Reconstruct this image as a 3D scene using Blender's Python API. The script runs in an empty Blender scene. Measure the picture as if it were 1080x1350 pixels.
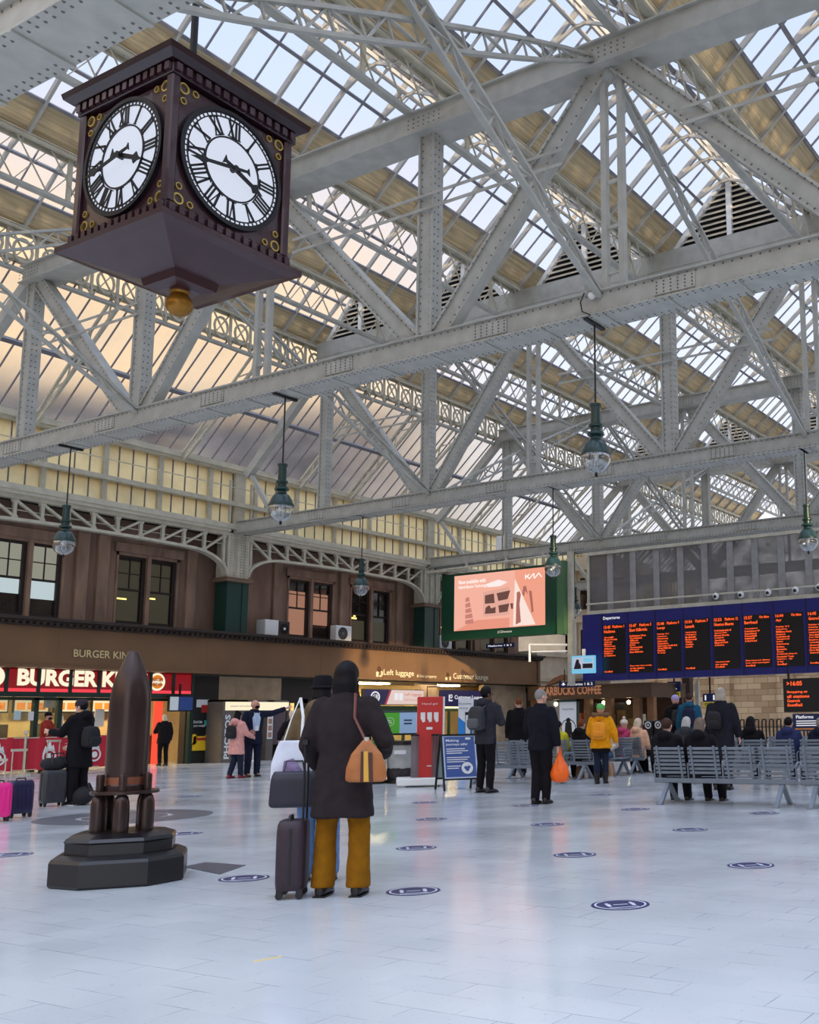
import bpy, math, random
from mathutils import Vector, Matrix
random.seed(7)
PI = math.pi
SC = bpy.context.scene
COL = SC.collection
V = Vector

# ------------------------------------------------------------------ camera
# World: X runs along the shop facade (away, to the right), Y runs towards the facade (left), Z is up; metres.
FPX, PX, PY = 1348.2, 835.9, 732.9
PITCH, ROLL, AZ, EYE = .1576, -.0171, .5107, 1.25
def _cam_axes():
    cp, sp, cr, sr = math.cos(PITCH), math.sin(PITCH), math.cos(ROLL), math.sin(ROLL)
    fw = V((0, cp, sp)); up = V((0, -sp, cp)); ri = V((1, 0, 0))
    r2 = cr * ri + sr * up; u2 = -sr * ri + cr * up
    ax = V((math.sin(AZ), math.cos(AZ), 0)); ay = V((-math.cos(AZ), math.sin(AZ), 0))
    w = lambda v: V((v.dot(ax), v.dot(ay), v.z))
    return w(r2), w(u2), w(fw)
RI, UP, FW = _cam_axes()
EYEP = V((0, 0, EYE))
def ray(x, y): return RI * ((x - PX) / FPX) - UP * ((y - PY) / FPX) + FW
def onz(x, y, z=0.0): d = ray(x, y); return EYEP + d * ((z - EYE) / d.z)
def onY(x, y, v): d = ray(x, y); return EYEP + d * (v / d.y)
def onX(x, y, v): d = ray(x, y); return EYEP + d * (v / d.x)
def proj(p):
    v = V(p) - EYEP; k = v.dot(FW)
    return PX + FPX * v.dot(RI) / k, PY - FPX * v.dot(UP) / k
def height_at(p, ytop):
    lo, hi = 0.0, 30.0
    for _ in range(50):
        m = (lo + hi) / 2
        if proj((p[0], p[1], m))[1] > ytop: lo = m
        else: hi = m
    return lo
cam_d = bpy.data.cameras.new('camera'); cam = bpy.data.objects.new('camera', cam_d); COL.objects.link(cam)
cam_d.sensor_fit = 'AUTO'; cam_d.sensor_width = 36.0
cam_d.lens = FPX * 36.0 / 1350.0
cam_d.shift_x = (540 - PX) / 1350.0
cam_d.shift_y = (PY - 675) / 1350.0
cam_d.clip_start = .1; cam_d.clip_end = 400
R3 = Matrix((RI, UP, -FW)).transposed()
cam.matrix_world = Matrix.Translation(EYEP) @ R3.to_4x4()
SC.camera = cam

# ------------------------------------------------------------------ materials
def lin(c):
    out = []
    for v in c:
        v = v / 255.0
        out.append(v / 12.92 if v <= .04045 else ((v + .055) / 1.055) ** 2.4)
    return tuple(out) + (1.0,)
MATS = {}
def mat(name, rgb, rough=.6, metal=0.0, vary=0.0, scale=6.0, bump=0.0, stretch=(1, 1, 1), spec=.5, coat=0.0):
    if name in MATS: return MATS[name]
    m = bpy.data.materials.new(name); m.use_nodes = True; MATS[name] = m
    nt = m.node_tree; b = nt.nodes['Principled BSDF']
    b.inputs['Base Color'].default_value = lin(rgb)
    b.inputs['Roughness'].default_value = rough; b.inputs['Metallic'].default_value = metal
    b.inputs['Specular IOR Level'].default_value = spec
    if coat: b.inputs['Coat Weight'].default_value = coat
    if vary or bump:
        tc = nt.nodes.new('ShaderNodeTexCoord'); mp = nt.nodes.new('ShaderNodeMapping')
        mp.inputs['Scale'].default_value = stretch
        nz = nt.nodes.new('ShaderNodeTexNoise'); nz.inputs['Scale'].default_value = scale; nz.inputs['Detail'].default_value = 5
        nt.links.new(tc.outputs['Object'], mp.inputs[0]); nt.links.new(mp.outputs[0], nz.inputs['Vector'])
        if vary:
            mx = nt.nodes.new('ShaderNodeMix'); mx.data_type = 'RGBA'
            c = lin(rgb)
            mx.inputs['A'].default_value = tuple(max(0, v * (1 - vary)) for v in c[:3]) + (1,)
            mx.inputs['B'].default_value = tuple(min(1, v * (1 + vary)) for v in c[:3]) + (1,)
            cr = nt.nodes.new('ShaderNodeMapRange'); cr.inputs['From Min'].default_value = .3; cr.inputs['From Max'].default_value = .7
            nt.links.new(nz.outputs['Fac'], cr.inputs['Value']); nt.links.new(cr.outputs[0], mx.inputs['Factor'])
            nt.links.new(mx.outputs['Result'], b.inputs['Base Color'])
        if bump:
            bp = nt.nodes.new('ShaderNodeBump'); bp.inputs['Strength'].default_value = bump; bp.inputs['Distance'].default_value = .02
            nt.links.new(nz.outputs['Fac'], bp.inputs['Height']); nt.links.new(bp.outputs[0], b.inputs['Normal'])
    return m
def emit(name, rgb, strength=1.0):
    if name in MATS: return MATS[name]
    m = bpy.data.materials.new(name); m.use_nodes = True; MATS[name] = m
    b = m.node_tree.nodes['Principled BSDF']
    b.inputs['Base Color'].default_value = (0.01, .01, .01, 1); b.inputs['Roughness'].default_value = .3
    b.inputs['Emission Color'].default_value = lin(rgb); b.inputs['Emission Strength'].default_value = strength
    return m
def glass_mix(name, tint, clear, body_rgb, gloss=.06, translucent=True, noise=0.0):
    """A sheet of glass: part clear, part milky (translucent), a little mirror."""
    m = bpy.data.materials.new(name); m.use_nodes = True; MATS[name] = m
    nt = m.node_tree; nt.nodes.clear()
    o = nt.nodes.new('ShaderNodeOutputMaterial')
    tr = nt.nodes.new('ShaderNodeBsdfTransparent'); tr.inputs[0].default_value = lin(tint)
    df = nt.nodes.new('ShaderNodeBsdfTranslucent' if translucent else 'ShaderNodeBsdfDiffuse'); df.inputs[0].default_value = lin(body_rgb)
    gl = nt.nodes.new('ShaderNodeBsdfGlossy'); gl.inputs['Roughness'].default_value = .05
    m1 = nt.nodes.new('ShaderNodeMixShader'); m1.inputs[0].default_value = clear
    m2 = nt.nodes.new('ShaderNodeMixShader'); m2.inputs[0].default_value = gloss
    nt.links.new(df.outputs[0], m1.inputs[1]); nt.links.new(tr.outputs[0], m1.inputs[2])
    nt.links.new(m1.outputs[0], m2.inputs[1]); nt.links.new(gl.outputs[0], m2.inputs[2]); nt.links.new(m2.outputs[0], o.inputs[0])
    if noise:
        tc = nt.nodes.new('ShaderNodeTexCoord'); nz = nt.nodes.new('ShaderNodeTexNoise'); nz.inputs['Scale'].default_value = noise; nz.inputs['Detail'].default_value = 4
        mp = nt.nodes.new('ShaderNodeMapRange'); mp.inputs['From Min'].default_value = .35; mp.inputs['From Max'].default_value = .65
        mp.inputs['To Min'].default_value = max(0, clear - .2); mp.inputs['To Max'].default_value = min(1, clear + .1)
        nt.links.new(tc.outputs['Object'], nz.inputs['Vector']); nt.links.new(nz.outputs['Fac'], mp.inputs['Value']); nt.links.new(mp.outputs[0], m1.inputs[0])
    return m

RIVM = mat('rivet_dark_paint', (104, 100, 92), .6)  # rivet heads a darker tone than the steel around them
STEEL = mat('truss_paint', (172, 170, 160), .55, vary=.12, scale=3.5, bump=.05)
STEELD = mat('lattice_paint', (192, 185, 164), .6, vary=.12, scale=4)
BARS = mat('glazing_bar_paint', (120, 118, 122), .6)
RIBM = mat('roof_rib_paint', (182, 178, 168), .6)
BOARD = mat('roof_boarding', (198, 176, 136), .7, vary=.25, scale=3, stretch=(.3, 6, 6))
LOUV = mat('louvre_paint', (206, 194, 172), .7, vary=.15, scale=4)
DARK = mat('dark_recess', (22, 20, 20), .8)
BLACK = mat('black_paint', (18, 18, 20), .45)
WHITE = mat('white_paint', (232, 232, 228), .5)
GREEN = mat('dark_green_paint', (22, 58, 48), .4)
GREEN2 = mat('shopfront_green', (24, 50, 42), .45)
ROOFGLASS = glass_mix('roof_glass', (244, 247, 255), .93, (225, 232, 240), .03)
LEANGLASS = glass_mix('weathered_roof_glass', (242, 242, 242), .93, (190, 180, 168), .02, noise=.5)
CLERGLASS = glass_mix('obscured_yellow_glass', (240, 232, 196), .22, (244, 232, 182), .04, noise=.9)
SHOPGLASS = glass_mix('shop_glass', (235, 240, 238), .93, (120, 120, 120), .06)

# ------------------------------------------------------------------ mesh builder
class MB:
    def __init__(s): s.v = []; s.f = []; s.m = []; s.cur = 0
    def add(s, vs, fs):
        o = len(s.v); s.v.extend([tuple(p) for p in vs])
        for f in fs: s.f.append(tuple(i + o for i in f)); s.m.append(s.cur)
        return s
    def box(s, lo, hi):
        x0, y0, z0 = lo; x1, y1, z1 = hi
        return s.add([(x0, y0, z0), (x1, y0, z0), (x1, y1, z0), (x0, y1, z0), (x0, y0, z1), (x1, y0, z1), (x1, y1, z1), (x0, y1, z1)],
                     [(0, 3, 2, 1), (4, 5, 6, 7), (0, 1, 5, 4), (1, 2, 6, 5), (2, 3, 7, 6), (3, 0, 4, 7)])
    def beam(s, a, b, w, h, up=(0, 0, 1)):
        a = V(a); b = V(b); d = (b - a).normalized(); u = V(up)
        sd = d.cross(u)
        if sd.length < 1e-4: sd = d.cross(V((0, 1, 0)))
        sd.normalize(); u = sd.cross(d).normalized()
        sd *= w / 2; u *= h / 2
        vs = [a - sd - u, a + sd - u, a + sd + u, a - sd + u, b - sd - u, b + sd - u, b + sd + u, b - sd + u]
        return s.add(vs, [(0, 1, 2, 3), (7, 6, 5, 4), (0, 4, 5, 1), (1, 5, 6, 2), (2, 6, 7, 3), (3, 7, 4, 0)])
    def bbox(s, lo, hi, bev=.01):
        """box with chamfered vertical and horizontal edges (24 verts)"""
        x0, y0, z0 = lo; x1, y1, z1 = hi; b = bev
        c = [((x0 + x1) / 2, (y0 + y1) / 2, (z0 + z1) / 2)][0]
        vs = []; idx = {}
        for ix, X_ in enumerate((x0, x1)):
            for iy, Y_ in enumerate((y0, y1)):
                for iz, Z_ in enumerate((z0, z1)):
                    dx = b if ix == 0 else -b; dy = b if iy == 0 else -b; dz = b if iz == 0 else -b
                    idx[(ix, iy, iz, 'x')] = len(vs); vs.append((X_, Y_ + dy, Z_ + dz))
                    idx[(ix, iy, iz, 'y')] = len(vs); vs.append((X_ + dx, Y_, Z_ + dz))
                    idx[(ix, iy, iz, 'z')] = len(vs); vs.append((X_ + dx, Y_ + dy, Z_))
        fs = []
        def orient(f):
            p = [V(vs[i]) for i in f]; n = (p[1] - p[0]).cross(p[2] - p[0]); ctr = sum(p, V((0, 0, 0))) / len(p)
            return f if n.dot(ctr - V(c)) > 0 else f[::-1]
        for i in (0, 1):
            fs.append(orient([idx[(i, a, d, 'x')] for a, d in ((0, 0), (1, 0), (1, 1), (0, 1))]))
            fs.append(orient([idx[(a, i, d, 'y')] for a, d in ((0, 0), (1, 0), (1, 1), (0, 1))]))
            fs.append(orient([idx[(a, d, i, 'z')] for a, d in ((0, 0), (1, 0), (1, 1), (0, 1))]))
            for j in (0, 1):
                fs.append(orient([idx[(i, j, 0, 'x')], idx[(i, j, 1, 'x')], idx[(i, j, 1, 'y')], idx[(i, j, 0, 'y')]]))
                fs.append(orient([idx[(i, 0, j, 'x')], idx[(i, 1, j, 'x')], idx[(i, 1, j, 'z')], idx[(i, 0, j, 'z')]]))
                fs.append(orient([idx[(0, i, j, 'y')], idx[(1, i, j, 'y')], idx[(1, i, j, 'z')], idx[(0, i, j, 'z')]]))
                for k in (0, 1):
                    fs.append(orient([idx[(i, j, k, 'x')], idx[(i, j, k, 'y')], idx[(i, j, k, 'z')]]))
        return s.add(vs, fs)
    def tube(s, pts, rad, n=8, caps=True, flat=None):
        """tube through points; rad a number, list, or list of (ru, rv); flat = preferred 'v' axis"""
        pts = [V(p) for p in pts]; k = len(pts)
        if not isinstance(rad, (list, tuple)): rad = [rad] * k
        o = len(s.v); ref = V(flat) if flat is not None else None
        prev = None; vs = []
        for i, p in enumerate(pts):
            d = (pts[min(i + 1, k - 1)] - pts[max(i - 1, 0)])
            d = d.normalized() if d.length > 1e-9 else V((0, 0, 1))
            if ref is not None: u = d.cross(ref)
            elif prev is None: u = d.cross(V((0, 0, 1)))
            else: u = prev - d * prev.dot(d)
            if u.length < 1e-4: u = d.cross(V((0, 1, 0)))
            if u.length < 1e-4: u = d.cross(V((1, 0, 0)))
            u.normalize(); prev = u; w = d.cross(u).normalized()
            r = rad[i]; ru, rv = r if isinstance(r, (tuple, list)) else (r, r)
            for j in range(n):
                a = 2 * PI * j / n; vs.append(p + u * (ru * math.cos(a)) + w * (rv * math.sin(a)))
        fs = []
        for i in range(k - 1):
            for j in range(n):
                fs.append((i * n + j, i * n + (j + 1) % n, (i + 1) * n + (j + 1) % n, (i + 1) * n + j))
        if caps:
            fs.append(tuple(range(n))[::-1]); fs.append(tuple((k - 1) * n + j for j in range(n)))
        return s.add(vs, fs)
    def rings(s, rings, caps=True):
        """loft closed rings (lists of points, same length)"""
        n = len(rings[0]); vs = [p for r in rings for p in r]; fs = []
        for i in range(len(rings) - 1):
            for j in range(n):
                fs.append((i * n + j, i * n + (j + 1) % n, (i + 1) * n + (j + 1) % n, (i + 1) * n + j))
        if caps: fs.append(tuple(range(n))[::-1]); fs.append(tuple((len(rings) - 1) * n + j for j in range(n)))
        return s.add(vs, fs)
    def lathe(s, prof, n=24, c=(0, 0, 0), axis='z'):
        rs = []
        for r, h in prof:
            ring = []
            for j in range(n):
                a = 2 * PI * j / n; x, y = r * math.cos(a), r * math.sin(a)
                p = (x, y, h) if axis == 'z' else ((h, x, y) if axis == 'x' else (y, h, x))
                ring.append((p[0] + c[0], p[1] + c[1], p[2] + c[2]))
            rs.append(ring)
        return s.rings(rs, True)
    def ball(s, c, r, n=12, m=8):
        r = r if isinstance(r, (tuple, list)) else (r, r, r)
        rs = []
        for i in range(m + 1):
            t = PI * (i + .0001 if i == 0 else (i - .0001 if i == m else i)) / m
            rs.append([(c[0] + r[0] * math.sin(t) * math.cos(2 * PI * j / n), c[1] + r[1] * math.sin(t) * math.sin(2 * PI * j / n), c[2] - r[2] * math.cos(t)) for j in range(n)])
        return s.rings(rs, True)
    def prism(s, poly, depth, o=(0, 0, 0), xd=(1, 0, 0), yd=(0, 0, 1)):
        """polygon (2D) in plane xd, yd at o, extruded by depth along -(xd x yd)"""
        o = V(o); xd = V(xd); yd = V(yd); nn = xd.cross(yd).normalized()
        f = [o + xd * a + yd * b for a, b in poly]; k = len(poly)
        g = [p - nn * depth for p in f]
        fs = [tuple(range(k)), tuple(range(2 * k - 1, k - 1, -1))] + [(i, k + i, k + (i + 1) % k, (i + 1) % k) for i in range(k)]
        return s.add(f + g, fs)
    def plate(s, o, xd, yd, w, h, t):
        """flat plate, lower-left corner o, thickness t behind the face"""
        return s.prism([(0, 0), (w, 0), (w, h), (0, h)], t, o, xd, yd)
    def annulus(s, o, xd, yd, r0, r1, t, n=40, a0=0, a1=2 * PI, sy=1.0):
        o = V(o); xd = V(xd); yd = V(yd); nn = xd.cross(yd).normalized(); full = abs(a1 - a0 - 2 * PI) < 1e-6
        k = n if full else n + 1; vs = []
        for j in range(k):
            a = a0 + (a1 - a0) * j / n; d = xd * math.cos(a) + yd * (math.sin(a) * sy)
            vs += [o + d * r0, o + d * r1, o + d * r1 - nn * t, o + d * r0 - nn * t]
        fs = []
        for j in range(n):
            p, q = 4 * j, 4 * ((j + 1) % k)
            for e in range(4): fs.append((p + e, p + (e + 1) % 4, q + (e + 1) % 4, q + e))
        return s.add(vs, fs)
    def disc(s, o, xd, yd, r, t, n=40, sy=1.0):
        return s.prism([(r * math.cos(2 * PI * j / n), r * sy * math.sin(2 * PI * j / n)) for j in range(n)], t, o, xd, yd)
    def rivet(s, p, nrm, r=.021):
        p = V(p); nrm = V(nrm); u = nrm.orthogonal().normalized(); w = nrm.cross(u)
        vs = [p + (u * math.cos(a) + w * math.sin(a)) * r for a in (0, 1.2566, 2.5133, 3.7699, 5.0265)] + [p + nrm * r * .75]
        return s.add(vs, [(0, 1, 5), (1, 2, 5), (2, 3, 5), (3, 4, 5), (4, 0, 5)])
    def rivets(s, a, b, nrm, step=.13, r=.022):
        a = V(a); b = V(b); n = max(1, int((b - a).length / step))
        for i in range(n + 1): s.rivet(a + (b - a) * (i / n), nrm, r)
        return s
    def text(s, body, o, xd, yd, size=None, width=None, align='L', depth=.006, bold=0.0, res=2, hfit=None, space=1.0):
        cu = bpy.data.curves.new('t', 'FONT'); cu.body = body; cu.size = 1.0; cu.resolution_u = res; cu.extrude = 0; cu.offset = bold; cu.space_character = space
        ob = bpy.data.objects.new('t', cu); COL.objects.link(ob)
        dg = bpy.context.evaluated_depsgraph_get(); me = bpy.data.meshes.new_from_object(ob.evaluated_get(dg))
        vs = [v.co.copy() for v in me.vertices]; fs = [tuple(p.vertices) for p in me.polygons]
        bpy.data.objects.remove(ob); bpy.data.curves.remove(cu); bpy.data.meshes.remove(me)
        if not vs: return s
        x0 = min(v.x for v in vs); x1 = max(v.x for v in vs); y0 = min(v.y for v in vs); y1 = max(v.y for v in vs)
        sx = sy = size if size else 1.0
        if width: sx = width / (x1 - x0); sy = sx if not size and not hfit else (size or 1)
        if hfit: sy = hfit / (y1 - y0); sx = sx if width else sy
        w = (x1 - x0) * sx; off = {'L': 0, 'C': -w / 2, 'R': -w}[align]
        xd = V(xd); yd = V(yd); o = V(o); nn = xd.cross(yd).normalized()
        by = y0 if hfit else 0
        P = [o + xd * ((v.x - x0) * sx + off) + yd * ((v.y - by) * sy) + nn * depth for v in vs]
        return s.add(P, fs)
    def xf(s, M):
        s.v = [tuple(M @ V(p)) for p in s.v]; return s
    def build(s, name, m, parent=None, smooth=None, **tags):
        me = bpy.data.meshes.new(name); me.from_pydata(s.v, [], s.f)
        ms = m if isinstance(m, (list, tuple)) else [m]
        for k in ms: me.materials.append(k)
        if len(ms) > 1: me.polygons.foreach_set('material_index', s.m)
        if smooth is not None:
            me.polygons.foreach_set('use_smooth', [True] * len(me.polygons)); me.set_sharp_from_angle(angle=math.radians(smooth))
        me.update()
        o = bpy.data.objects.new(name, me); COL.objects.link(o)
        if parent is not None: o.parent = parent
        for k, v in tags.items(): o[k] = v
        return o
def thing(name, label, cat, loc=(0, 0, 0), rz=0.0, group=None):
    o = bpy.data.objects.new(name, None); COL.objects.link(o); o.location = loc; o.rotation_euler = (0, 0, rz)
    o['label'] = label; o['category'] = cat
    if group: o['group'] = group
    o.empty_display_size = .2
    return o
def struct(o): o['kind'] = 'structure'; return o
KIDS = {}
def copy_tree(o, parent=None):
    c = o.copy(); COL.objects.link(c); c.parent = parent
    for ch in [q for q in o.children]: copy_tree(ch, c)
    return c
def place(o, loc, rz, label, cat=None, group=None):
    o.location = loc; o.rotation_euler = (0, 0, rz); o['label'] = label
    if cat: o['category'] = cat
    if group: o['group'] = group
    return o
def mz(loc, rz): return Matrix.Translation(V(loc)) @ Matrix.Rotation(rz, 4, 'Z')
XP, XN, YP, YN, ZP = V((1, 0, 0)), V((-1, 0, 0)), V((0, 1, 0)), V((0, -1, 0)), V((0, 0, 1))

# ------------------------------------------------------------------ sky and light
def make_world():
    w = bpy.data.worlds.new('dusk_sky'); SC.world = w; w.use_nodes = True
    nt = w.node_tree; nt.nodes.clear(); L = nt.links.new
    out = nt.nodes.new('ShaderNodeOutputWorld'); bg = nt.nodes.new('ShaderNodeBackground'); L(bg.outputs[0], out.inputs[0])
    tc = nt.nodes.new('ShaderNodeTexCoord'); sp = nt.nodes.new('ShaderNodeSeparateXYZ'); L(tc.outputs['Generated'], sp.inputs[0])
    def mr(sock, a, b, c=0, d=1, sm=True):
        n = nt.nodes.new('ShaderNodeMapRange'); n.interpolation_type = 'SMOOTHSTEP' if sm else 'LINEAR'
        n.inputs['From Min'].default_value = a; n.inputs['From Max'].default_value = b; n.inputs['To Min'].default_value = c; n.inputs['To Max'].default_value = d
        L(sock, n.inputs['Value']); return n.outputs[0]
    def ma(op, a, b):
        n = nt.nodes.new('ShaderNodeMath'); n.operation = op
        for i, q in enumerate((a, b)):
            if isinstance(q, (int, float)): n.inputs[i].default_value = q
            else: L(q, n.inputs[i])
        return n.outputs[0]
    def mix(f, a, b):
        n = nt.nodes.new('ShaderNodeMix'); n.data_type = 'RGBA'
        if isinstance(f, (int, float)): n.inputs['Factor'].default_value = f
        else: L(f, n.inputs['Factor'])
        for k, q in (('A', a), ('B', b)):
            if isinstance(q, tuple): n.inputs[k].default_value = q
            else: L(q, n.inputs[k])
        return n.outputs['Result']
    mp = nt.nodes.new('ShaderNodeMapping'); mp.inputs['Scale'].default_value = (1.5, 1.5, 5.0); L(tc.outputs['Generated'], mp.inputs[0])
    nz = nt.nodes.new('ShaderNodeTexNoise'); nz.inputs['Scale'].default_value = 2.2; nz.inputs['Detail'].default_value = 6; L(mp.outputs[0], nz.inputs['Vector'])
    n0 = nz.outputs['Fac']
    # azimuth side: the warm half of the sky lies towards +Y (behind the facade)
    warm_az = mr(ma('SUBTRACT', sp.outputs['Y'], ma('MULTIPLY', sp.outputs['X'], .62)), .02, .32)
    hz = ma('ADD', sp.outputs['Z'], ma('MULTIPLY', ma('SUBTRACT', n0, .5), .08))
    warm = ma('MULTIPLY', warm_az, mr(hz, .40, .53, 1, 0))
    blue = mix(mr(sp.outputs['Z'], .2, .65), lin((242, 244, 250)), lin((208, 222, 248)))
    base = mix(warm, blue, lin((255, 222, 180)))
    # grey cloud bank low over the warm side
    cloud = ma('MULTIPLY', ma('MULTIPLY', warm_az, mr(hz, .262, .325, 1, 0)), mr(n0, .30, .55, .45, 1))
    base = mix(cloud, base, lin((88, 85, 90)))
    L(base, bg.inputs[0])
    # brighter overhead and behind the viewer
    st = ma('ADD', SKY_LOW, mr(sp.outputs['Z'], .62, .9, 0, SKY_TOP))
    back = mr(ma('ADD', sp.outputs['X'], ma('MULTIPLY', sp.outputs['Y'], .6)), .2, -.7, 0, SKY_BACK)
    back = ma('MULTIPLY', back, mr(sp.outputs['Z'], -.02, .1))
    L(ma('ADD', st, back), bg.inputs[1])
    return w
SKY_LOW, SKY_TOP, SKY_BACK = 1.20, 2.1, .75
make_world()
def sun():
    d = bpy.data.lights.new('low_sun', 'SUN'); d.energy = 6.0; d.angle = .02; d.color = (1.0, .74, .42)
    o = bpy.data.objects.new('low_sun', d); COL.objects.link(o)
    dv = V((.42, .90, -.125)).normalized()
    o.rotation_euler = dv.to_track_quat('-Z', 'Y').to_euler()
    o.location = (-10, -30, 20)
sun()
SC.view_settings.view_transform = 'Standard'; SC.view_settings.look = 'None'
SC.view_settings.exposure = 0.0; SC.view_settings.gamma = 1.0; SC.view_settings.use_curve_mapping = False
SC.cycles.max_bounces = 8; SC.cycles.diffuse_bounces = 4; SC.cycles.glossy_bounces = 3; SC.cycles.transparent_max_bounces = 16
SC.cycles.transmission_bounces = 6; SC.cycles.caustics_reflective = False; SC.cycles.caustics_refractive = False
SC.cycles.use_denoising = True
SC.cycles.sample_clamp_indirect = 6.0

# ------------------------------------------------------------------ floor
def floor_material():
    m = bpy.data.materials.new('terrazzo_floor_tiles'); m.use_nodes = True; nt = m.node_tree; b = nt.nodes['Principled BSDF']; L = nt.links.new
    tc = nt.nodes.new('ShaderNodeTexCoord')
    br = nt.nodes.new('ShaderNodeTexBrick'); br.inputs['Scale'].default_value = 1.0
    br.inputs['Brick Width'].default_value = .46; br.inputs['Row Height'].default_value = .23; br.inputs['Mortar Size'].default_value = .0022
    br.inputs['Mortar Smooth'].default_value = .3; br.inputs['Bias'].default_value = -.3
    br.inputs['Color1'].default_value = lin((208, 212, 214)); br.inputs['Color2'].default_value = lin((201, 206, 210)); br.inputs['Mortar'].default_value = lin((205, 209, 212))
    mp = nt.nodes.new('ShaderNodeMapping'); mp.inputs['Rotation'].default_value = (0, 0, PI / 2); L(tc.outputs['Object'], mp.inputs[0]); L(mp.outputs[0], br.inputs['Vector'])
    nz = nt.nodes.new('ShaderNodeTexNoise'); nz.inputs['Scale'].default_value = 45; nz.inputs['Detail'].default_value = 2; L(tc.outputs['Object'], nz.inputs['Vector'])
    mr = nt.nodes.new('ShaderNodeMapRange'); mr.inputs['From Min'].default_value = .66; mr.inputs['From Max'].default_value = .74; mr.inputs['To Max'].default_value = .5; L(nz.outputs['Fac'], mr.inputs['Value'])
    n5 = nt.nodes.new('ShaderNodeTexNoise'); n5.inputs['Scale'].default_value = 2.6; n5.inputs['Detail'].default_value = 2; L(tc.outputs['Object'], n5.inputs['Vector'])
    m5 = nt.nodes.new('ShaderNodeMapRange'); m5.inputs['From Min'].default_value = .46; m5.inputs['From Max'].default_value = .6; L(n5.outputs['Fac'], m5.inputs['Value'])
    mu = nt.nodes.new('ShaderNodeMath'); mu.operation = 'MULTIPLY'; L(br.outputs['Fac'], mu.inputs[0]); L(m5.outputs[0], mu.inputs[1])
    mj = nt.nodes.new('ShaderNodeMix'); mj.data_type = 'RGBA'; L(mu.outputs[0], mj.inputs['Factor']); L(br.outputs['Color'], mj.inputs['A']); mj.inputs['B'].default_value = lin((120, 126, 140))
    mx = nt.nodes.new('ShaderNodeMix'); mx.data_type = 'RGBA'; L(mr.outputs[0], mx.inputs['Factor']); L(mj.outputs['Result'], mx.inputs['A']); mx.inputs['B'].default_value = lin((150, 152, 160))
    n2 = nt.nodes.new('ShaderNodeTexNoise'); n2.inputs['Scale'].default_value = .9; n2.inputs['Detail'].default_value = 4; L(tc.outputs['Object'], n2.inputs['Vector'])
    m2 = nt.nodes.new('ShaderNodeMapRange'); m2.inputs['From Min'].default_value = .3; m2.inputs['From Max'].default_value = .7; m2.inputs['To Min'].default_value = .10; m2.inputs['To Max'].default_value = .22
    L(n2.outputs['Fac'], m2.inputs['Value']); L(m2.outputs[0], b.inputs['Roughness'])
    m3 = nt.nodes.new('ShaderNodeMapRange'); m3.inputs['From Min'].default_value = .3; m3.inputs['From Max'].default_value = .7; m3.inputs['To Min'].default_value = .93; m3.inputs['To Max'].default_value = 1.03
    L(n2.outputs['Fac'], m3.inputs['Value'])
    mm = nt.nodes.new('ShaderNodeMix'); mm.data_type = 'RGBA'; mm.blend_type = 'MULTIPLY'; mm.inputs['Factor'].default_value = 1
    L(mx.outputs['Result'], mm.inputs['A']); L(m3.outputs[0], mm.inputs['B']); L(mm.outputs['Result'], b.inputs['Base Color'])
    b.inputs['Specular IOR Level'].default_value = .6
    n3 = nt.nodes.new('ShaderNodeTexNoise'); n3.inputs['Scale'].default_value = 1.6; L(tc.outputs['Object'], n3.inputs['Vector'])
    bp = nt.nodes.new('ShaderNodeBump'); bp.inputs['Strength'].default_value = .03; bp.inputs['Distance'].default_value = .05; L(n3.outputs['Fac'], bp.inputs['Height']); L(bp.outputs[0], b.inputs['Normal'])
    return m
fm = MB(); fm.box((-6, -16, -.2), (62, 33.5, 0)); struct(fm.build('floor', floor_material()))

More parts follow.
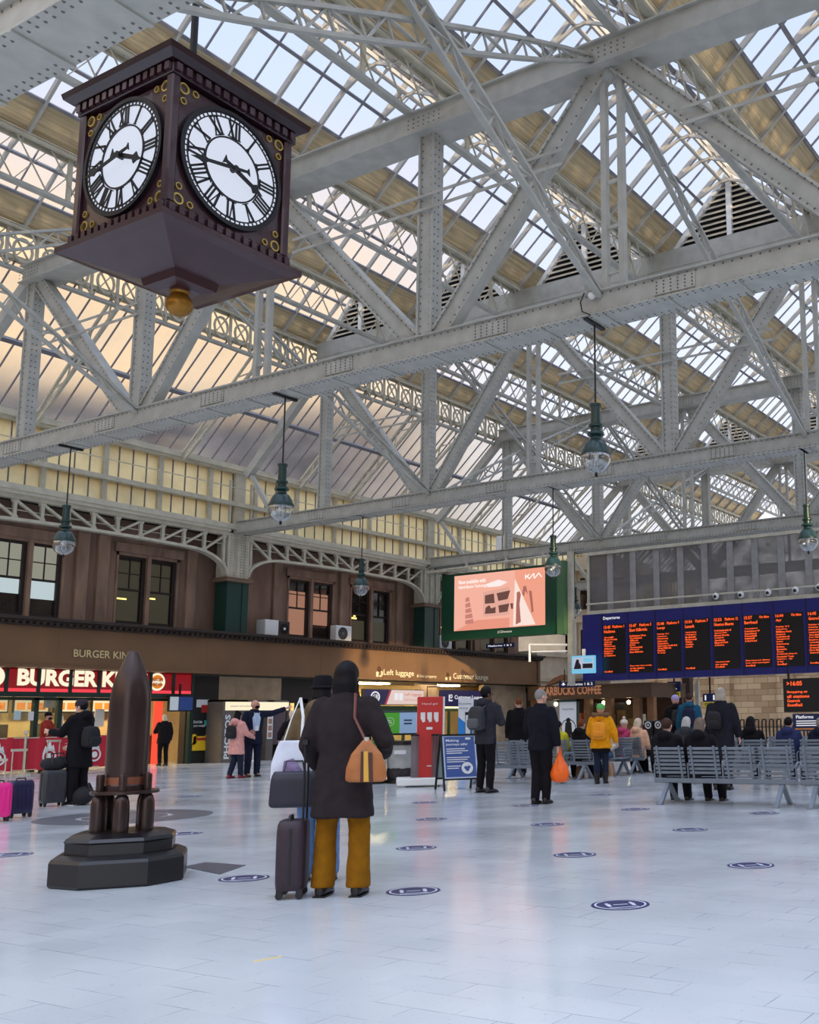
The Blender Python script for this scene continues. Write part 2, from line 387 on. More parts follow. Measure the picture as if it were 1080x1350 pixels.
# ------------------------------------------------------------------ roof
FUR = [26.4, 22.0, 17.55, 12.85, 8.1, 3.5, -1.1]
ZF, ZR = 14.35, 16.35
RX0, RX1 = 3.0, 64.0
TX = [5.3, 14.4, 24.5, 34.9, 45.3, 55.7]
def roof_bay(i):
    yl, yr = FUR[i], FUR[i + 1]; ym = (yl + yr) / 2
    g = MB()
    for (ya, yb) in ((yl, ym), (yr, ym)):
        t = .30 if yb < ya else 0.0
        A = V((0, ya, ZF)); B = V((0, yb, ZR)); P = A + (B - A) * t
        g.add([(RX0, P.y, P.z), (RX1, P.y, P.z), (RX1, B.y, B.z), (RX0, B.y, B.z)], [(0, 1, 2, 3)])
    o = struct(g.build('roof_pane', ROOFGLASS))
    bars = MB(); ribs = MB(); bo = MB()
    n = int((RX1 - RX0) / .62)
    for k in range(n + 1):
        x = RX0 + .1 + k * .62; rib = k % 2 == 0
        for (ya, yb) in ((yl, ym), (yr, ym)):
            A = V((x, ya, ZF)); B = V((x, yb, ZR)); P = A + (B - A) * .30
            nrm = (B - A).cross(V((1, 0, 0))).normalized()
            if nrm.z > 0: nrm = -nrm
            if rib:
                ribs.beam(A + nrm * .07, B + nrm * .07, .065, .13, nrm)
                s = 1 if yb > ya else -1
                # arched knee at the ridge
                q = [A + (B - A) * .62 + nrm * .10, A + (B - A) * .80 + nrm * .26 + V((0, 0, .02)), V((x, ym - s * .12, ZR - .50)), V((x, ym, ZR - .52))]
                for a, b in zip(q[:-1], q[1:]): ribs.beam(a, b, .06, .07, nrm)
            else:
                if yb > ya: P = A
                bars.beam(P + nrm * .03, B + nrm * .03, .026, .05, nrm)
    for (ya, yb) in ((yl, ym), (yr, ym)):
        A = V((0, ya, ZF)); B = V((0, yb, ZR)); nrm = (B - A).cross(V((1, 0, 0))).normalized()
        if nrm.z > 0: nrm = -nrm
        for t, wd, hg in ((.30, .08, .08), (.62, .075, .12)):
            P = A + (B - A) * t + nrm * .08
            bars.beam((RX0, P.y, P.z), (RX1, P.y, P.z), wd, hg, nrm)
        if yb > ya: continue
        for q in range(5):
            P = A + (B - A) * (.012 + .058 * q); Q = A + (B - A) * (.012 + .058 * (q + 1) - .004)
            bo.add([(RX0, P.y, P.z), (RX1, P.y, P.z), (RX1, Q.y, Q.z), (RX0, Q.y, Q.z)] + [(x, y + 0, z + .03) for x, y, z in [(RX0, P.y, P.z), (RX1, P.y, P.z), (RX1, Q.y, Q.z), (RX0, Q.y, Q.z)]],
                   [(0, 1, 2, 3), (7, 6, 5, 4), (0, 4, 5, 1), (1, 5, 6, 2), (2, 6, 7, 3), (3, 7, 4, 0)])
    ribs.beam((RX0, ym, ZR - .06), (RX1, ym, ZR - .06), .16, .16)
    ribs.beam((RX0, ym - .16, ZR - .42), (RX1, ym - .16, ZR - .42), .06, .10); ribs.beam((RX0, ym + .16, ZR - .42), (RX1, ym + .16, ZR - .42), .06, .10)
    struct(bars.build('roof_frame', BARS)); struct(ribs.build('roof_trim', RIBM)); struct(bo.build('roof_board', BOARD))
for i in range(len(FUR) - 1): roof_bay(i)

WHICH = ['nearest the viewer and high above the clock', 'passing behind the hanging clock', 'crossing the middle of the hall with louvred gables above it', 'carrying the big advertising screen', 'far back, beyond the departure board', 'farthest back under the roof']
def lattice_girder(i):
    """valley girder under a roof furrow, running along the hall"""
    y = FUR[i]; zt, zb = ZF - .08, ZF - 1.18
    names = ['with rings between its bars', 'second from the side roof', 'third from the side roof', 'fourth from the side roof', 'fifth from the side roof', 'sixth from the side roof', 'seventh from the side roof']
    root = thing('valley_girder', 'long lattice girder under a roof valley, ' + names[i], 'girder', (0, y, 0), 0)
    a = MB()
    for s in (-.13, .13): a.beam((RX0, s, zt), (RX1, s, zt), .06, .08)
    a.box((RX0, -.18, zt + .05), (RX1, .18, zt + .08))
    a.build('top_chord', STEELD, root)
    a = MB()
    a.beam((RX0, 0, zb), (RX1, 0, zb), .16, .09); a.build('bottom_chord', STEEL, root)
    a = MB(); st = .78; n = int((RX1 - RX0) / st)
    for k in range(n):
        x = RX0 + k * st
        if i == 0:
            a.beam((x, 0, zb), (x, 0, zt), .07, .07, YP)
            a.beam((x, .05, zb), (x + st, .05, zt), .025, .06, YP); a.beam((x, -.05, zt), (x + st, -.05, zb), .025, .06, YP)
            a.annulus((x + st / 2, -.07, (zb + zt) / 2), XP, ZP, .22, .28, .05, 14, sy=1.25)
        else:
            a.beam((x, .05, zb), (x + st, .05, zt), .018, .036, YP); a.beam((x, -.05, zt), (x + st, -.05, zb), .018, .036, YP)
    for x in TX:
        if RX0 < x < RX1:
            a.box((x - 1.6, -.03, zb), (x - 1.5, .03, zt)); a.box((x + 1.5, -.03, zb), (x + 1.6, .03, zt))
    a.build('lattice', STEELD, root)
for i in range(len(FUR)): lattice_girder(i)

# lean-to slope over the facade
LY0, LZ0, LY1, LZ1 = 26.5, 13.45, 29.95, 10.45
def lean_to():
    g = MB(); g.add([(RX0, LY0, LZ0), (RX1, LY0, LZ0), (RX1, LY1, LZ1), (RX0, LY1, LZ1)], [(0, 1, 2, 3)])
    struct(g.build('roof_pane', LEANGLASS))
    A = V((0, LY0, LZ0)); B = V((0, LY1, LZ1)); nrm = V((0, B.z - A.z, -(B.y - A.y))).normalized()
    bars = MB(); n = int((RX1 - RX0) / .56)
    for k in range(n):
        x = RX0 + k * .56
        bars.beam(A + V((x, 0, 0)) + nrm * .03, B + V((x, 0, 0)) + nrm * .03, .03, .05, nrm)
    for t in (.5,):
        P = A + (B - A) * t + nrm * .1; bars.beam((RX0, P.y, P.z), (RX1, P.y, P.z), .13, .14, nrm)
    struct(bars.build('roof_frame', BARS))
    r = MB(); x = TX[0]
    xs = []
    for a, b in zip(TX[:-1], TX[1:]): xs += [a + (b - a) * q / 4 for q in (1, 2, 3)]
    for x in xs:
        a0, b0 = A + V((x, 0, 0)) + nrm * .1, B + V((x, 0, 0)) + nrm * .1
        a1, b1 = A + V((x, 0, 0)) + nrm * .55, B + V((x, 0, 0)) + nrm * .35
        r.beam(a0, b0, .07, .07, nrm); r.beam(a1, b1, .09, .09, nrm)
        m = 8
        for q in range(m):
            p = a0 + (b0 - a0) * (q / m); w = a1 + (b1 - a1) * ((q + 1) / m); v = a1 + (b1 - a1) * (q / m); u = a0 + (b0 - a0) * ((q + 1) / m)
            r.beam(p, w, .03, .04, nrm) if q % 2 == 0 else r.beam(v, u, .03, .04, nrm)
    struct(r.build('roof_trim', STEELD))
    gt = MB(); gt.box((RX0, LY1 - .12, LZ1 - .16), (RX1, LY1 + .12, LZ1 + .03)); gt.box((RX0, LY0 - .1, LZ0 - .02), (RX1, LY0 + .1, LZ0 + .1))
    struct(gt.build('roof_trim', STEELD))
lean_to()

# ------------------------------------------------------------------ roof trusses
NB = [21.2, 12.5, 3.7]          # lower nodes (broad riveted posts)
NT = [25.75, 17.1, 8.35, -.6]   # upper nodes (paired thin posts)
def truss(k, X, zb, zt, yend=1.0, detail=True):
    root = thing('roof_truss', 'grey riveted steel roof truss ' + WHICH[k], 'roof truss', (X, 0, 0), 0)
    Y0, Y1 = yend, 29.75
    b = MB(); h = .40
    b.box((-.25, Y0, zb + .025), (.25, Y1, zb + h)); b.box((-.33, Y0, zb), (.33, Y1, zb + .03)); b.box((-.31, Y0, zb + h), (.31, Y1, zb + h + .03))
    y = Y1 - 1.3; j = 0
    while y > Y0 + .5:
        b.box((-.335, y - .03, zb - .025), (.335, y + .03, zb)); j += 1
        if j % 3 == 0: b.box((-.275, y - .5, zb + .09), (.275, y + .25, zb + h - .05))
        y -= 1.25
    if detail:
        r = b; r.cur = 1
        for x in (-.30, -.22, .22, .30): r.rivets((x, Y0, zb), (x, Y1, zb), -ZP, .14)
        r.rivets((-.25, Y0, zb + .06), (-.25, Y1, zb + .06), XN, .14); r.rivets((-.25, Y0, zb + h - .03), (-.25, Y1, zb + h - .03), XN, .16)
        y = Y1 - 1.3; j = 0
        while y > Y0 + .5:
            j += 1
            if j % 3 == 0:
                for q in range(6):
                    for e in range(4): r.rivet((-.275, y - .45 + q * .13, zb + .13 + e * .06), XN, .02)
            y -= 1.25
    b.build('bottom_chord', [STEEL, RIVM], root)
    t = MB(); h2 = .46
    t.box((-.24, Y0, zt + .025), (.24, NT[0] + .25, zt + h2)); t.box((-.33, Y0, zt), (.33, NT[0] + .3, zt + .03)); t.box((-.31, Y0, zt + h2), (.31, NT[0] + .3, zt + h2 + .035))
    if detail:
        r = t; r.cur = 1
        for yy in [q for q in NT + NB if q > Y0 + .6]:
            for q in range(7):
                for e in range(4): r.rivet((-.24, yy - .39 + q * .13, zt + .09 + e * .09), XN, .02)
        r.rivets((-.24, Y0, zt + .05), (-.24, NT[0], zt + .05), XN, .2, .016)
    t.build('top_chord', [STEEL, RIVM], root)
    z0, z1 = zb + h, zt
    for yy in NB + [NT[0]]:
        if yy < Y0 + .3: continue
        p = MB(); w = .19 if yy != NT[0] else .17
        p.box((-.15, yy - w, z0), (.15, yy - w + .05, z1)); p.box((-.15, yy + w - .05, z0), (.15, yy + w, z1)); p.box((-.11, yy - w + .02, z0), (.11, yy + w - .02, z1))
        p.box((-.16, yy - .45, z0), (-.14, yy + .45, z0 + .05))
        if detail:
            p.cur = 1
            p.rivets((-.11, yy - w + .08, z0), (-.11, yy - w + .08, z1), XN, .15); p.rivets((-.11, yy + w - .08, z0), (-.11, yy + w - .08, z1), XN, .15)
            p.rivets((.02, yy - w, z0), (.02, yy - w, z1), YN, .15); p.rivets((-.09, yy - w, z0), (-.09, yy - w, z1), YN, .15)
        p.build('post', [STEEL, RIVM], root)
    for yy in NT[1:]:
        if yy < Y0 + .3: continue
        p = MB()
        for s in (-.17, .17): p.box((-.06, yy + s - .055, z0), (.06, yy + s + .055, z1 + .1))
        for q in range(5): zz = z0 + (z1 - z0) * (q + .5) / 5; p.box((-.02, yy - .17, zz - .03), (.02, yy + .17, zz + .03))
        p.build('paired_post', STEEL, root)
    dg = [(NB[0], NT[0]), (NB[0], NT[1]), (NB[1], NT[1]), (NB[1], NT[2]), (NB[2], NT[2])]
    for a, c in dg:
        if min(a, c) < Y0 - 4: continue
        s = 1 if c > a else -1
        d = MB(); A = V((0, a + s * .22, z0 - .05)); B = V((0, c - s * .15, z1 + .1))
        if a < Y0: continue
        d.beam(A, B, .17, .36, XP.cross(B - A)); n = XP.cross((B - A)).normalized()
        for e in (-.17, .17): d.beam(A + n * e, B + n * e, .25, .05, n)
        if detail:
            d.cur = 1
            for e in (-.14, .14): d.rivets(A + n * e + V((-.126, 0, 0)), B + n * e + V((-.126, 0, 0)), XN, .16)
        d.build('diagonal', [STEEL, RIVM], root)
    for ya, yb, zz in ((16.1, 9.3, 11.35), (6.9, Y0, 11.35), (25.0, 21.2, 11.1)):
        if ya < Y0 + .5 or k > 2: continue
        for dz in (0, -.28): q = MB(); q.beam((-.18, ya, zz + dz), (-.18, max(yb, Y0), zz + dz), .02, .06); q.build('tie_bar', STEEL, root)
    e = MB()      # end brace to the wall column
    e.beam((0, NT[0] + .2, zt + .25), (0, 29.6, 10.1), .24, .30); e.beam((0, 29.5, 10.2), (0, 28.1, zb + h), .12, .16)
    e.build('end_brace', STEEL, root)
    return root
ZB = [8.02, 8.03, 7.98, 8.0, 8.0, 8.0]; ZT = [12.65, 12.65, 13.25, 13.2, 13.2, 13.2]
for k in range(5): truss(k, TX[k], ZB[k], ZT[k], yend=[2.0, -1.0, 2.5, 5.0, 8.0][k], detail=k < 4)

# slender lattice struts between trusses (cross bracing along the hall)
def strut(a, b, label, depth=.34):
    root = thing('lattice_strut', label, 'strut', (a[0], a[1], 0), 0); o = V((a[0], a[1], 0))
    A, B = V(a) - o, V(b) - o; d = (B - A).normalized(); n = YP.cross(d).normalized()
    if n.z < 0: n = -n
    L = (B - A).length; dep = lambda t: depth * (1 - .75 * abs(2 * t - 1) ** 3)
    c = MB()
    for s in (-1, 1):
        pts = [A + d * (L * q / 10) + n * (s * dep(q / 10) / 2) for q in range(11)]
        for p, q in zip(pts[:-1], pts[1:]): c.beam(p, q, .10, .055, n)
    c.build('rail', STEEL, root)
    w = MB(); m = int(L / .55)
    for q in range(m):
        t0, t1 = q / m, (q + 1) / m
        s = 1 if q % 2 else -1
        w.beam(A + d * (L * t0) + n * (s * dep(t0) / 2), A + d * (L * t1) - n * (s * dep(t1) / 2), .05, .03, n)
        w.beam(A + d * (L * t0) + n * (dep(t0) / 2), A + d * (L * t0) - n * (dep(t0) / 2), .03, .03, d)
    w.build('lacing', STEEL, root)
SL = {0: 'over the clock', 1: 'over the middle of the hall', 2: 'in front of the advertising screen', 3: 'above the departure board'}
YN_ = {8.5: 'away from the shops', 20.9: 'nearer the shops'}
for k in range(4):
    for y in (8.5, 20.9):
        if k == 3 and y < 10: continue
        strut((TX[k] + .2, y, ZT[k] + .2), (TX[k + 1] - .25, y, ZB[k + 1] + .35), 'lattice strut sloping down %s, %s' % (SL[k], YN_[y]))
        strut((TX[k] + .25, y + .12, ZB[k] + .35), (TX[k + 1] - .25, y + .12, ZT[k + 1] + .2), 'lattice strut rising away %s, %s' % (SL[k], YN_[y]))

# louvred gables on the third and fifth trusses
def gable(k, i):
    X = TX[k]; yl, yr = FUR[i], FUR[i + 1]; ym = (yl + yr) / 2; z0 = ZT[k] + .55; zr = ZR - .15
    nm = ['nearest the shops', 'second from the shop side', 'third from the shop side', 'fourth from the shop side', 'fifth from the shop side'][i]
    root = thing('louvred_gable', 'triangular louvred gable in the roof on the %s truss, %s' % ({2: 'middle', 4: 'farthest'}[k], nm), 'gable', (X, ym, z0), 0)
    hw = (yl - yr) / 2 - .25; H = zr - z0
    f = MB()
    f.beam((-.05, hw, .05), (-.05, 0, H), .1, .14); f.beam((-.05, -hw, .05), (-.05, 0, H), .1, .14); f.box((-.1, -hw, -.05), (.02, hw, .12)); f.box((-.14, -.07, 0), (0, .07, H))
    f.build('frame', WHITE, root)
    l = MB(); n = 13
    for q in range(n):
        z = .16 + (H - .3) * q / n; w = hw * (1 - z / H) - .05
        l.add([(-.10, w, z), (-.10, -w, z), (.0, -w, z + .09), (.0, w, z + .09), (-.10, w, z + .03), (-.10, -w, z + .03), (.0, -w, z + .12), (.0, w, z + .12)],
              [(0, 1, 2, 3), (7, 6, 5, 4), (0, 4, 5, 1), (1, 5, 6, 2), (2, 6, 7, 3), (3, 7, 4, 0)])
    l.build('louvre', LOUV, root)
    bk = MB(); bk.add([(.08, hw, .05), (.08, -hw, .05), (.08, 0, H)], [(0, 1, 2)]); bk.build('backing', DARK, root)
for i in range(4): gable(2, i)
for i in range(3): gable(4, i)
# deep beam casing below the gables on the middle truss
m = MB(); m.box((TX[2] - .30, 2.5, ZT[2] + .1), (TX[2] - .24, 26.0, ZT[2] + .95)); m.box((TX[2] - .3, 2.5, ZT[2] + .95), (TX[2] + .3, 26, ZT[2] + 1.0))
m.build('gutter_casing', STEEL, None, label='pale deep gutter beam below the row of louvred gables', category='gutter')

# ------------------------------------------------------------------ facade above the shops
WALLM = mat('brown_stone', (134, 106, 88), .75, vary=.35, scale=1.6, bump=.15, stretch=(1.0, 1.0, .22))
WALLT = mat('brown_pilaster', (142, 114, 94), .7, vary=.3, scale=3, bump=.1, stretch=(1, 1, .3))
WOOD = mat('dark_window_timber', (40, 28, 24), .55)
FASC = mat('bronze_fascia', (124, 94, 66), .42, metal=.25, vary=.12, scale=.8)
CORN = mat('dark_cornice', (50, 38, 32), .6)
CREAMW = mat('cream_stone', (196, 172, 140), .75, vary=.2, scale=2.5, bump=.1)
WY = 30.95
w = MB(); wx = 13.0
for xa, xb in ((16.7, 18.75), (20.62, 22.8), (27.78, 30.05), (31.12, 33.4), (36.8, 39.0), (39.8, 42.0), (43.0, 43.0)):
    w.box((wx, WY, 4.3), (xa - .05, WY + .5, 8.3))
    if xb > xa: w.box((xa - .05, WY, 6.95), (xb + .05, WY + .5, 8.3)); w.box((xa - .05, WY, 4.3), (xb + .05, WY + .5, 4.6))
    wx = xb + .05
struct(w.build('wall_facade', WALLM))
w = MB()
for xa in (13.6, 19.35, 20.05, 23.35, 25.75, 27.15, 30.58, 33.95, 36.3, 39.4): w.bbox((xa - .2, WY - .14, 4.4), (xa + .2, WY + .02, 7.4), .02)
for xa, xb in ((16.5, 18.95), (20.45, 23.0), (27.6, 30.2), (30.95, 33.55)):
    w.box((xa, WY - .1, 6.95), (xb, WY + .02, 7.25)); w.box((xa, WY - .16, 4.42), (xb, WY + .02, 4.58))
struct(w.build('trim_1', WALLT))
w = MB(); w.box((13, 30.0, 8.02), (43, 31.2, 8.12)); struct(w.build('ceiling', DARK))
BLIND = emit('pale_blind', (206, 206, 186), .42); BLINDL = emit('lit_blind', (214, 232, 236), .72)
REFL = mat('window_glass', (44, 38, 34), .08, vary=.5, scale=1.1); PINK = emit('warm_room', (206, 150, 122), .5); ROOM = emit('dim_room', (92, 86, 66), .35); TUBE = emit('room_light', (255, 225, 120), 2.2)
def sash_pair(n, xa, xb, style):
    root = struct(bpy.data.objects.new('window_%d' % n, None)); COL.objects.link(root); root.location = (xa, WY - .02, 4.6)
    W = (xb - xa - .14) / 2
    f = MB(); f.box((-.08, -.02, 0), (0, .3, 2.35)); f.box((W, -.06, 0), (W + .14, .3, 2.35)); f.box((2 * W + .14, -.02, 0), (2 * W + .22, .3, 2.35)); f.box((-.08, -.02, 2.25), (2 * W + .22, .3, 2.4)); f.box((-.1, -.1, -.06), (2 * W + .24, .3, 0))
    f.build('window_frame', WALLT, root)
    for s in (0, 1):
        x = s * (W + .14)
        r = MB(); r.box((x + .0, .08, 0), (x + .07, .16, 2.25)); r.box((x + W - .12, .05, 0), (x + W, .2, 2.25)); r.box((x, .08, 0), (x + W, .16, .1)); r.box((x, .08, 2.17), (x + W, .16, 2.25)); r.box((x, .08, 1.1), (x + W, .16, 1.17))
        r.box((x + W / 2 - .035, .09, 1.17), (x + W / 2 - .005, .15, 2.2)); r.box((x, .09, 1.66), (x + W - .1, .15, 1.69))
        r.build('sash', WOOD, root)
        g = MB(); g.plate((x + .05, .14, .05), XP, ZP, W - .1, 2.15, .01); g.build('window_pane', REFL, root)
        b = MB()
        if style == 'blind': b.plate((x + .07, .13, 1.18), XP, ZP, W - .18, 1.0, .005); b.cur = 1; b.plate((x + .07, .13, .66 - .1 * s), XP, ZP, W - .18, .50 + .1 * s, .005); b.build('blind', [BLIND, BLINDL], root)
        elif style == 'warm': b.plate((x + .07, .13, 1.18), XP, ZP, W - .2, .62, .005); b.plate((x + .07, .13, .55 - .45 * (1 - s)), XP, ZP, W - .2, .58 + .42 * (1 - s), .005); b.build('blind', PINK, root)
        elif style == 'room': b.plate((x + .07, .13, .1), XP, ZP, W - .22, 2.0, .005); b.cur = 1; b.plate((x + .1, .12, .8 + .1 * s), XP, ZP, .34 - .1 * s, .05, .004); b.build('blind', [ROOM, TUBE], root)
        else:
            b.plate((x + .07, .13, .1), XP, ZP, W - .25, .8, .005); b.cur = 1
            if s == 0: b.plate((x + .15, .12, .95), XP, ZP, .28, .07, .004); b.plate((x + .25, .12, 1.05), XP, ZP, .12, .1, .004)
            b.build('blind', [ROOM, TUBE], root)
sash_pair(1, 16.7, 18.75, 'blind'); sash_pair(2, 20.62, 22.8, 'room'); sash_pair(3, 27.78, 30.05, 'warm'); sash_pair(4, 31.12, 33.4, 'dark'); sash_pair(5, 36.8, 39.0, 'dark'); sash_pair(6, 39.8, 42.0, 'room')

def facade_column(x, nm):
    root = thing('iron_column', 'iron column, green below and pale above, ' + nm, 'column', (x, 30.0, 0), 0)
    a = MB(); a.box((-.42, -.1, 4.4), (.42, .5, 6.25)); a.box((-.46, -.13, 4.4), (-.2, .5, 6.25)); a.box((.2, -.13, 4.4), (.46, .5, 6.25)); a.build('shaft', GREEN, root)
    a = MB(); a.bbox((-.58, -.25, 6.25), (.58, .6, 6.34), .02); a.bbox((-.53, -.2, 6.34), (.53, .55, 6.42), .02); a.build('capital', mat('capital_brown', (120, 96, 76), .6), root)
    a = MB(); a.box((-.40, -.05, 6.42), (.40, .5, 8.0)); a.box((-.46, -.1, 6.42), (-.30, .5, 8.0)); a.box((.30, -.1, 6.42), (.46, .5, 8.0)); a.box((-.06, -.1, 6.42), (.06, 0, 8.0))
    r = a; r.cur = 1
    for xx in (-.36, -.18, .1, .2, .36): r.rivets((xx, -.105, 6.5), (xx, -.105, 7.9), YN, .1, .02)
    a.build('pale_shaft', [STEELD, RIVM], root)
    a = MB(); a.box((-.22, -.05, 8.0), (.22, .3, 10.3)); a.box((-.5, -.12, 8.4), (-.42, -.04, 9.9)); a.box((.42, -.12, 8.4), (.5, -.04, 9.9)); a.build('upper_post', STEELD, root)
facade_column(24.52, 'between burger shop and photo booth')
facade_column(34.92, 'beside the advertising screen')
def spandrel(xa, xb, nm):
    root = thing('arched_girder', 'pale arched lattice girder along the eaves, ' + nm, 'girder', (xa, 30.0, 0), 0); L = xb - xa
    zt = 7.95
    def zb(x):
        e = min(x, L - x)
        return 6.5 + .72 * math.sqrt(max(0, 1 - ((1.5 - min(e, 1.5)) / 1.5) ** 2)) + .10 * math.sin(PI * x / L)
    a = MB(); a.box((0, -.12, zt - .06), (L, .12, zt + .06)); a.box((0, -.22, zt + .06), (L, .22, zt + .22)); a.build('top_rail', STEELD, root)
    a = MB(); n = 60
    xs = [L * (.5 - .5 * math.cos(PI * q / n)) for q in range(n + 1)]
    for p, q in zip(xs[:-1], xs[1:]): a.beam((p, 0, zb(p)), (q, 0, zb(q)), .26, .09)
    a.build('arch_rib', STEELD, root)
    a = MB(); m = 11
    for q in range(m + 1):
        x = .12 + (L - .24) * q / m
        a.box((x - .05, -.05, zb(x)), (x + .05, .05, zt))
        if q < m:
            x2 = .12 + (L - .24) * (q + 1) / m
            if x < L / 2 - .4: a.beam((x, 0, zt - .08), (x2, 0, zb(x2) + .08), .07, .10, YP)
            else: a.beam((x, 0, zb(x) + .08), (x2, 0, zt - .08), .07, .10, YP)
            a.box((x, .03, zt - .38), (x2, .05, zt - .35))
        for zz in (zb(x) + .06, zt - .08): a.disc((x, -.06, zz), XP, ZP, .10, .12, 8)
    a.build('web', STEELD, root)
spandrel(14.9, 24.05, 'over the burger shop'); spandrel(24.98, 34.45, 'over the photo booth and luggage office'); spandrel(35.4, 43.0, 'behind the advertising screen')

def clerestory():
    g = MB(); g.add([(12.5, 30.12, 8.2), (62, 30.12, 8.2), (62, 30.12, 10.35), (12.5, 30.12, 10.35)], [(0, 1, 2, 3)])
    struct(g.build('window_7', CLERGLASS))
    f = MB(); b = MB()
    x = 13.5; 
    while x < 62:
        f.box((x - .08, 30.0, 8.15), (x + .08, 30.2, 10.35))
        for q in (1, 2, 3): b.box((x + .49 * q - .014, 30.08, 8.2), (x + .49 * q + .014, 30.13, 10.35))
        x += 1.96
    f.box((12.5, 29.8, 8.98), (62, 29.92, 9.12)); f.box((12.5, 29.95, 9.0), (62, 30.25, 9.1)); f.box((12.5, 29.75, 8.12), (62, 30.3, 8.3)); f.box((12.5, 29.9, 10.2), (62, 30.25, 10.35))
    f.box((12.5, 29.55, 9.55), (62, 29.58, 9.58))
    struct(f.build('trim_2', STEELD)); struct(b.build('trim_3', BARS))
clerestory()

# unseen wall added to block the low sun, gap left to light the fascia
m = MB(); m.box((-16, -16.6, 0), (70, -16, 9.0)); m.box((-16, -16.6, 9.0), (8.2, -16, 17.0)); m.box((16.4, -16.6, 9.0), (70, -16, 17.0)); m.box((8.2, -16.6, 10.9), (16.4, -16, 17.0))
struct(m.build('wall_sun_blocker', mat('sun_blocker_wall', (150, 132, 112), .8, vary=.2, scale=1)))

# ------------------------------------------------------------------ shop fascia
FY = 29.75
f = MB(); f.box((13.0, FY, 3.06), (43.05, FY + .12, 4.22)); f.box((13.0, FY - .06, 3.0), (43.05, 30.7, 3.08))
for x in (18.1, 23.3, 28.4, 31.9, 35.9, 39.4): f.box((x - .012, FY - .004, 3.08), (x + .012, FY, 4.2))
f.box((42.9, FY - .05, 2.9), (43.1, 30.9, 4.3))
struct(f.build('trim_4', FASC))
f = MB(); f.box((13.0, FY - .12, 4.2), (43.15, 30.95, 4.26)); f.box((13.0, FY - .28, 4.36), (43.25, 30.95, 4.45)); f.box((13.0, FY - .18, 4.30), (43.2, 30.95, 4.36))
x = 13.05
while x < 43.1: f.box((x, FY - .22, 4.25), (x + .10, FY - .05, 4.33)); x += .2
struct(f.build('trim_5', CORN))
GOLD = mat('pale_gold_letters', (226, 206, 150), .35, metal=.2)
SILV = mat('pale_letters', (238, 226, 190), .4)
def sign_text(name, label, body, pa, pb, y, m, hfit, bold=.012, dz=0.0, depth=.03, cat='sign'):
    a = onY(pa[0], pa[1], y); b = onY(pb[0], pb[1], y); t = MB()
    t.text(body, (a.x, y, a.z + dz), XP, ZP, width=b.x - a.x, hfit=hfit, depth=depth, bold=bold, res=3)
    return t.build(name, m, None, label=label, category=cat)
sign_text('shop_lettering', 'raised gold BURGER KING letters on the bronze fascia', 'BURGER KING', (96, 866), (177, 874), FY, GOLD, .23)
sign_text('shop_lettering', 'raised Left luggage letters on the bronze fascia', 'Left luggage', (505, 892), (545, 895), FY, SILV, .30, .006)
sign_text('shop_lettering', 'small raised lost property letters on the bronze fascia', '& lost property', (549, 894), (575, 896), FY, SILV, .16, .004)
sign_text('shop_lettering', 'raised Customer lounge letters on the bronze fascia', 'Customer lounge', (597, 897), (643, 899), FY, SILV, .33, .006)
def luggage_icon(px, py, nm):
    a = onY(px, py, FY); m = MB(); m.annulus((a.x + .12, FY, a.z + .22), XP, ZP, .05, .09, .02, 14); m.box((a.x - .05, FY - .03, a.z - .1), (a.x + .06, FY, a.z + .1)); m.box((a.x + .14, FY - .03, a.z - .1), (a.x + .30, FY, a.z - .04)); m.box((a.x + .24, FY - .03, a.z - .1), (a.x + .3, FY, a.z + .14))
    m.build('sign_symbol', SILV, None, label=nm, category='sign')
luggage_icon(497, 889, 'small pale luggage symbol on the bronze fascia'); luggage_icon(588, 896, 'small pale seat symbol on the bronze fascia')

# ------------------------------------------------------------------ shop fronts under the fascia
SY = 30.5
INT = mat('shop_interior_cream', (236, 208, 156), .7, vary=.12, scale=2)
m = MB()
m.box((13, 33.2, 0), (43, 33.4, 3.0)); struct(m.build('wall_back', INT))
m = MB(); m.box((13, 30.2, 2.96), (43, 33.4, 3.0)); struct(m.build('ceiling', mat('shop_ceiling', (70, 62, 56), .8)))
m = MB()
for xa, xb, za, zb in ((34.9, 36.1, 0, 3.0), (39.5, 43.0, 0, 3.0), (24.4, 27.2, 2.12, 3.0)): m.box((xa, SY, za), (xb, SY + .3, zb))
struct(m.build('wall_shopfront', CREAMW))
m = MB()
for xa, xb, za, zb in ((23.1, 24.4, 0, 3.0), (27.2, 31.2, 2.05, 3.0), (28.1, 28.5, 0, 2.2), (31.0, 31.2, 0, 3.0)): m.box((xa, SY - .02, za), (xb, SY + .28, zb))
m.box((43.0, 29.75, 0), (43.1, 33.4, 3.0)); struct(m.build('wall_panel', mat('dark_shop_panel', (44, 40, 36), .6)))
LAMPW = emit('shop_ceiling_lamp', (255, 226, 170), 30.0)
LAMPR = emit('red_lamp', (255, 60, 40), 4.0)
for i, (x, nm) in enumerate(((15.2, 'over the left end of the burger counter'), (18.3, 'over the burger counter behind the barrier'), (21.3, 'over the right end of the burger counter'), (29.6, 'in the dim passage'), (33.0, 'in the luggage office'), (37.8, 'in the customer lounge'))):
    m = MB(); m.box((x - .9, 31.3, 2.9), (x + .9, 31.9, 2.955)); m.build('ceiling_lamp', LAMPW, None, label='flat warm ceiling lamp ' + nm, category='lamp')
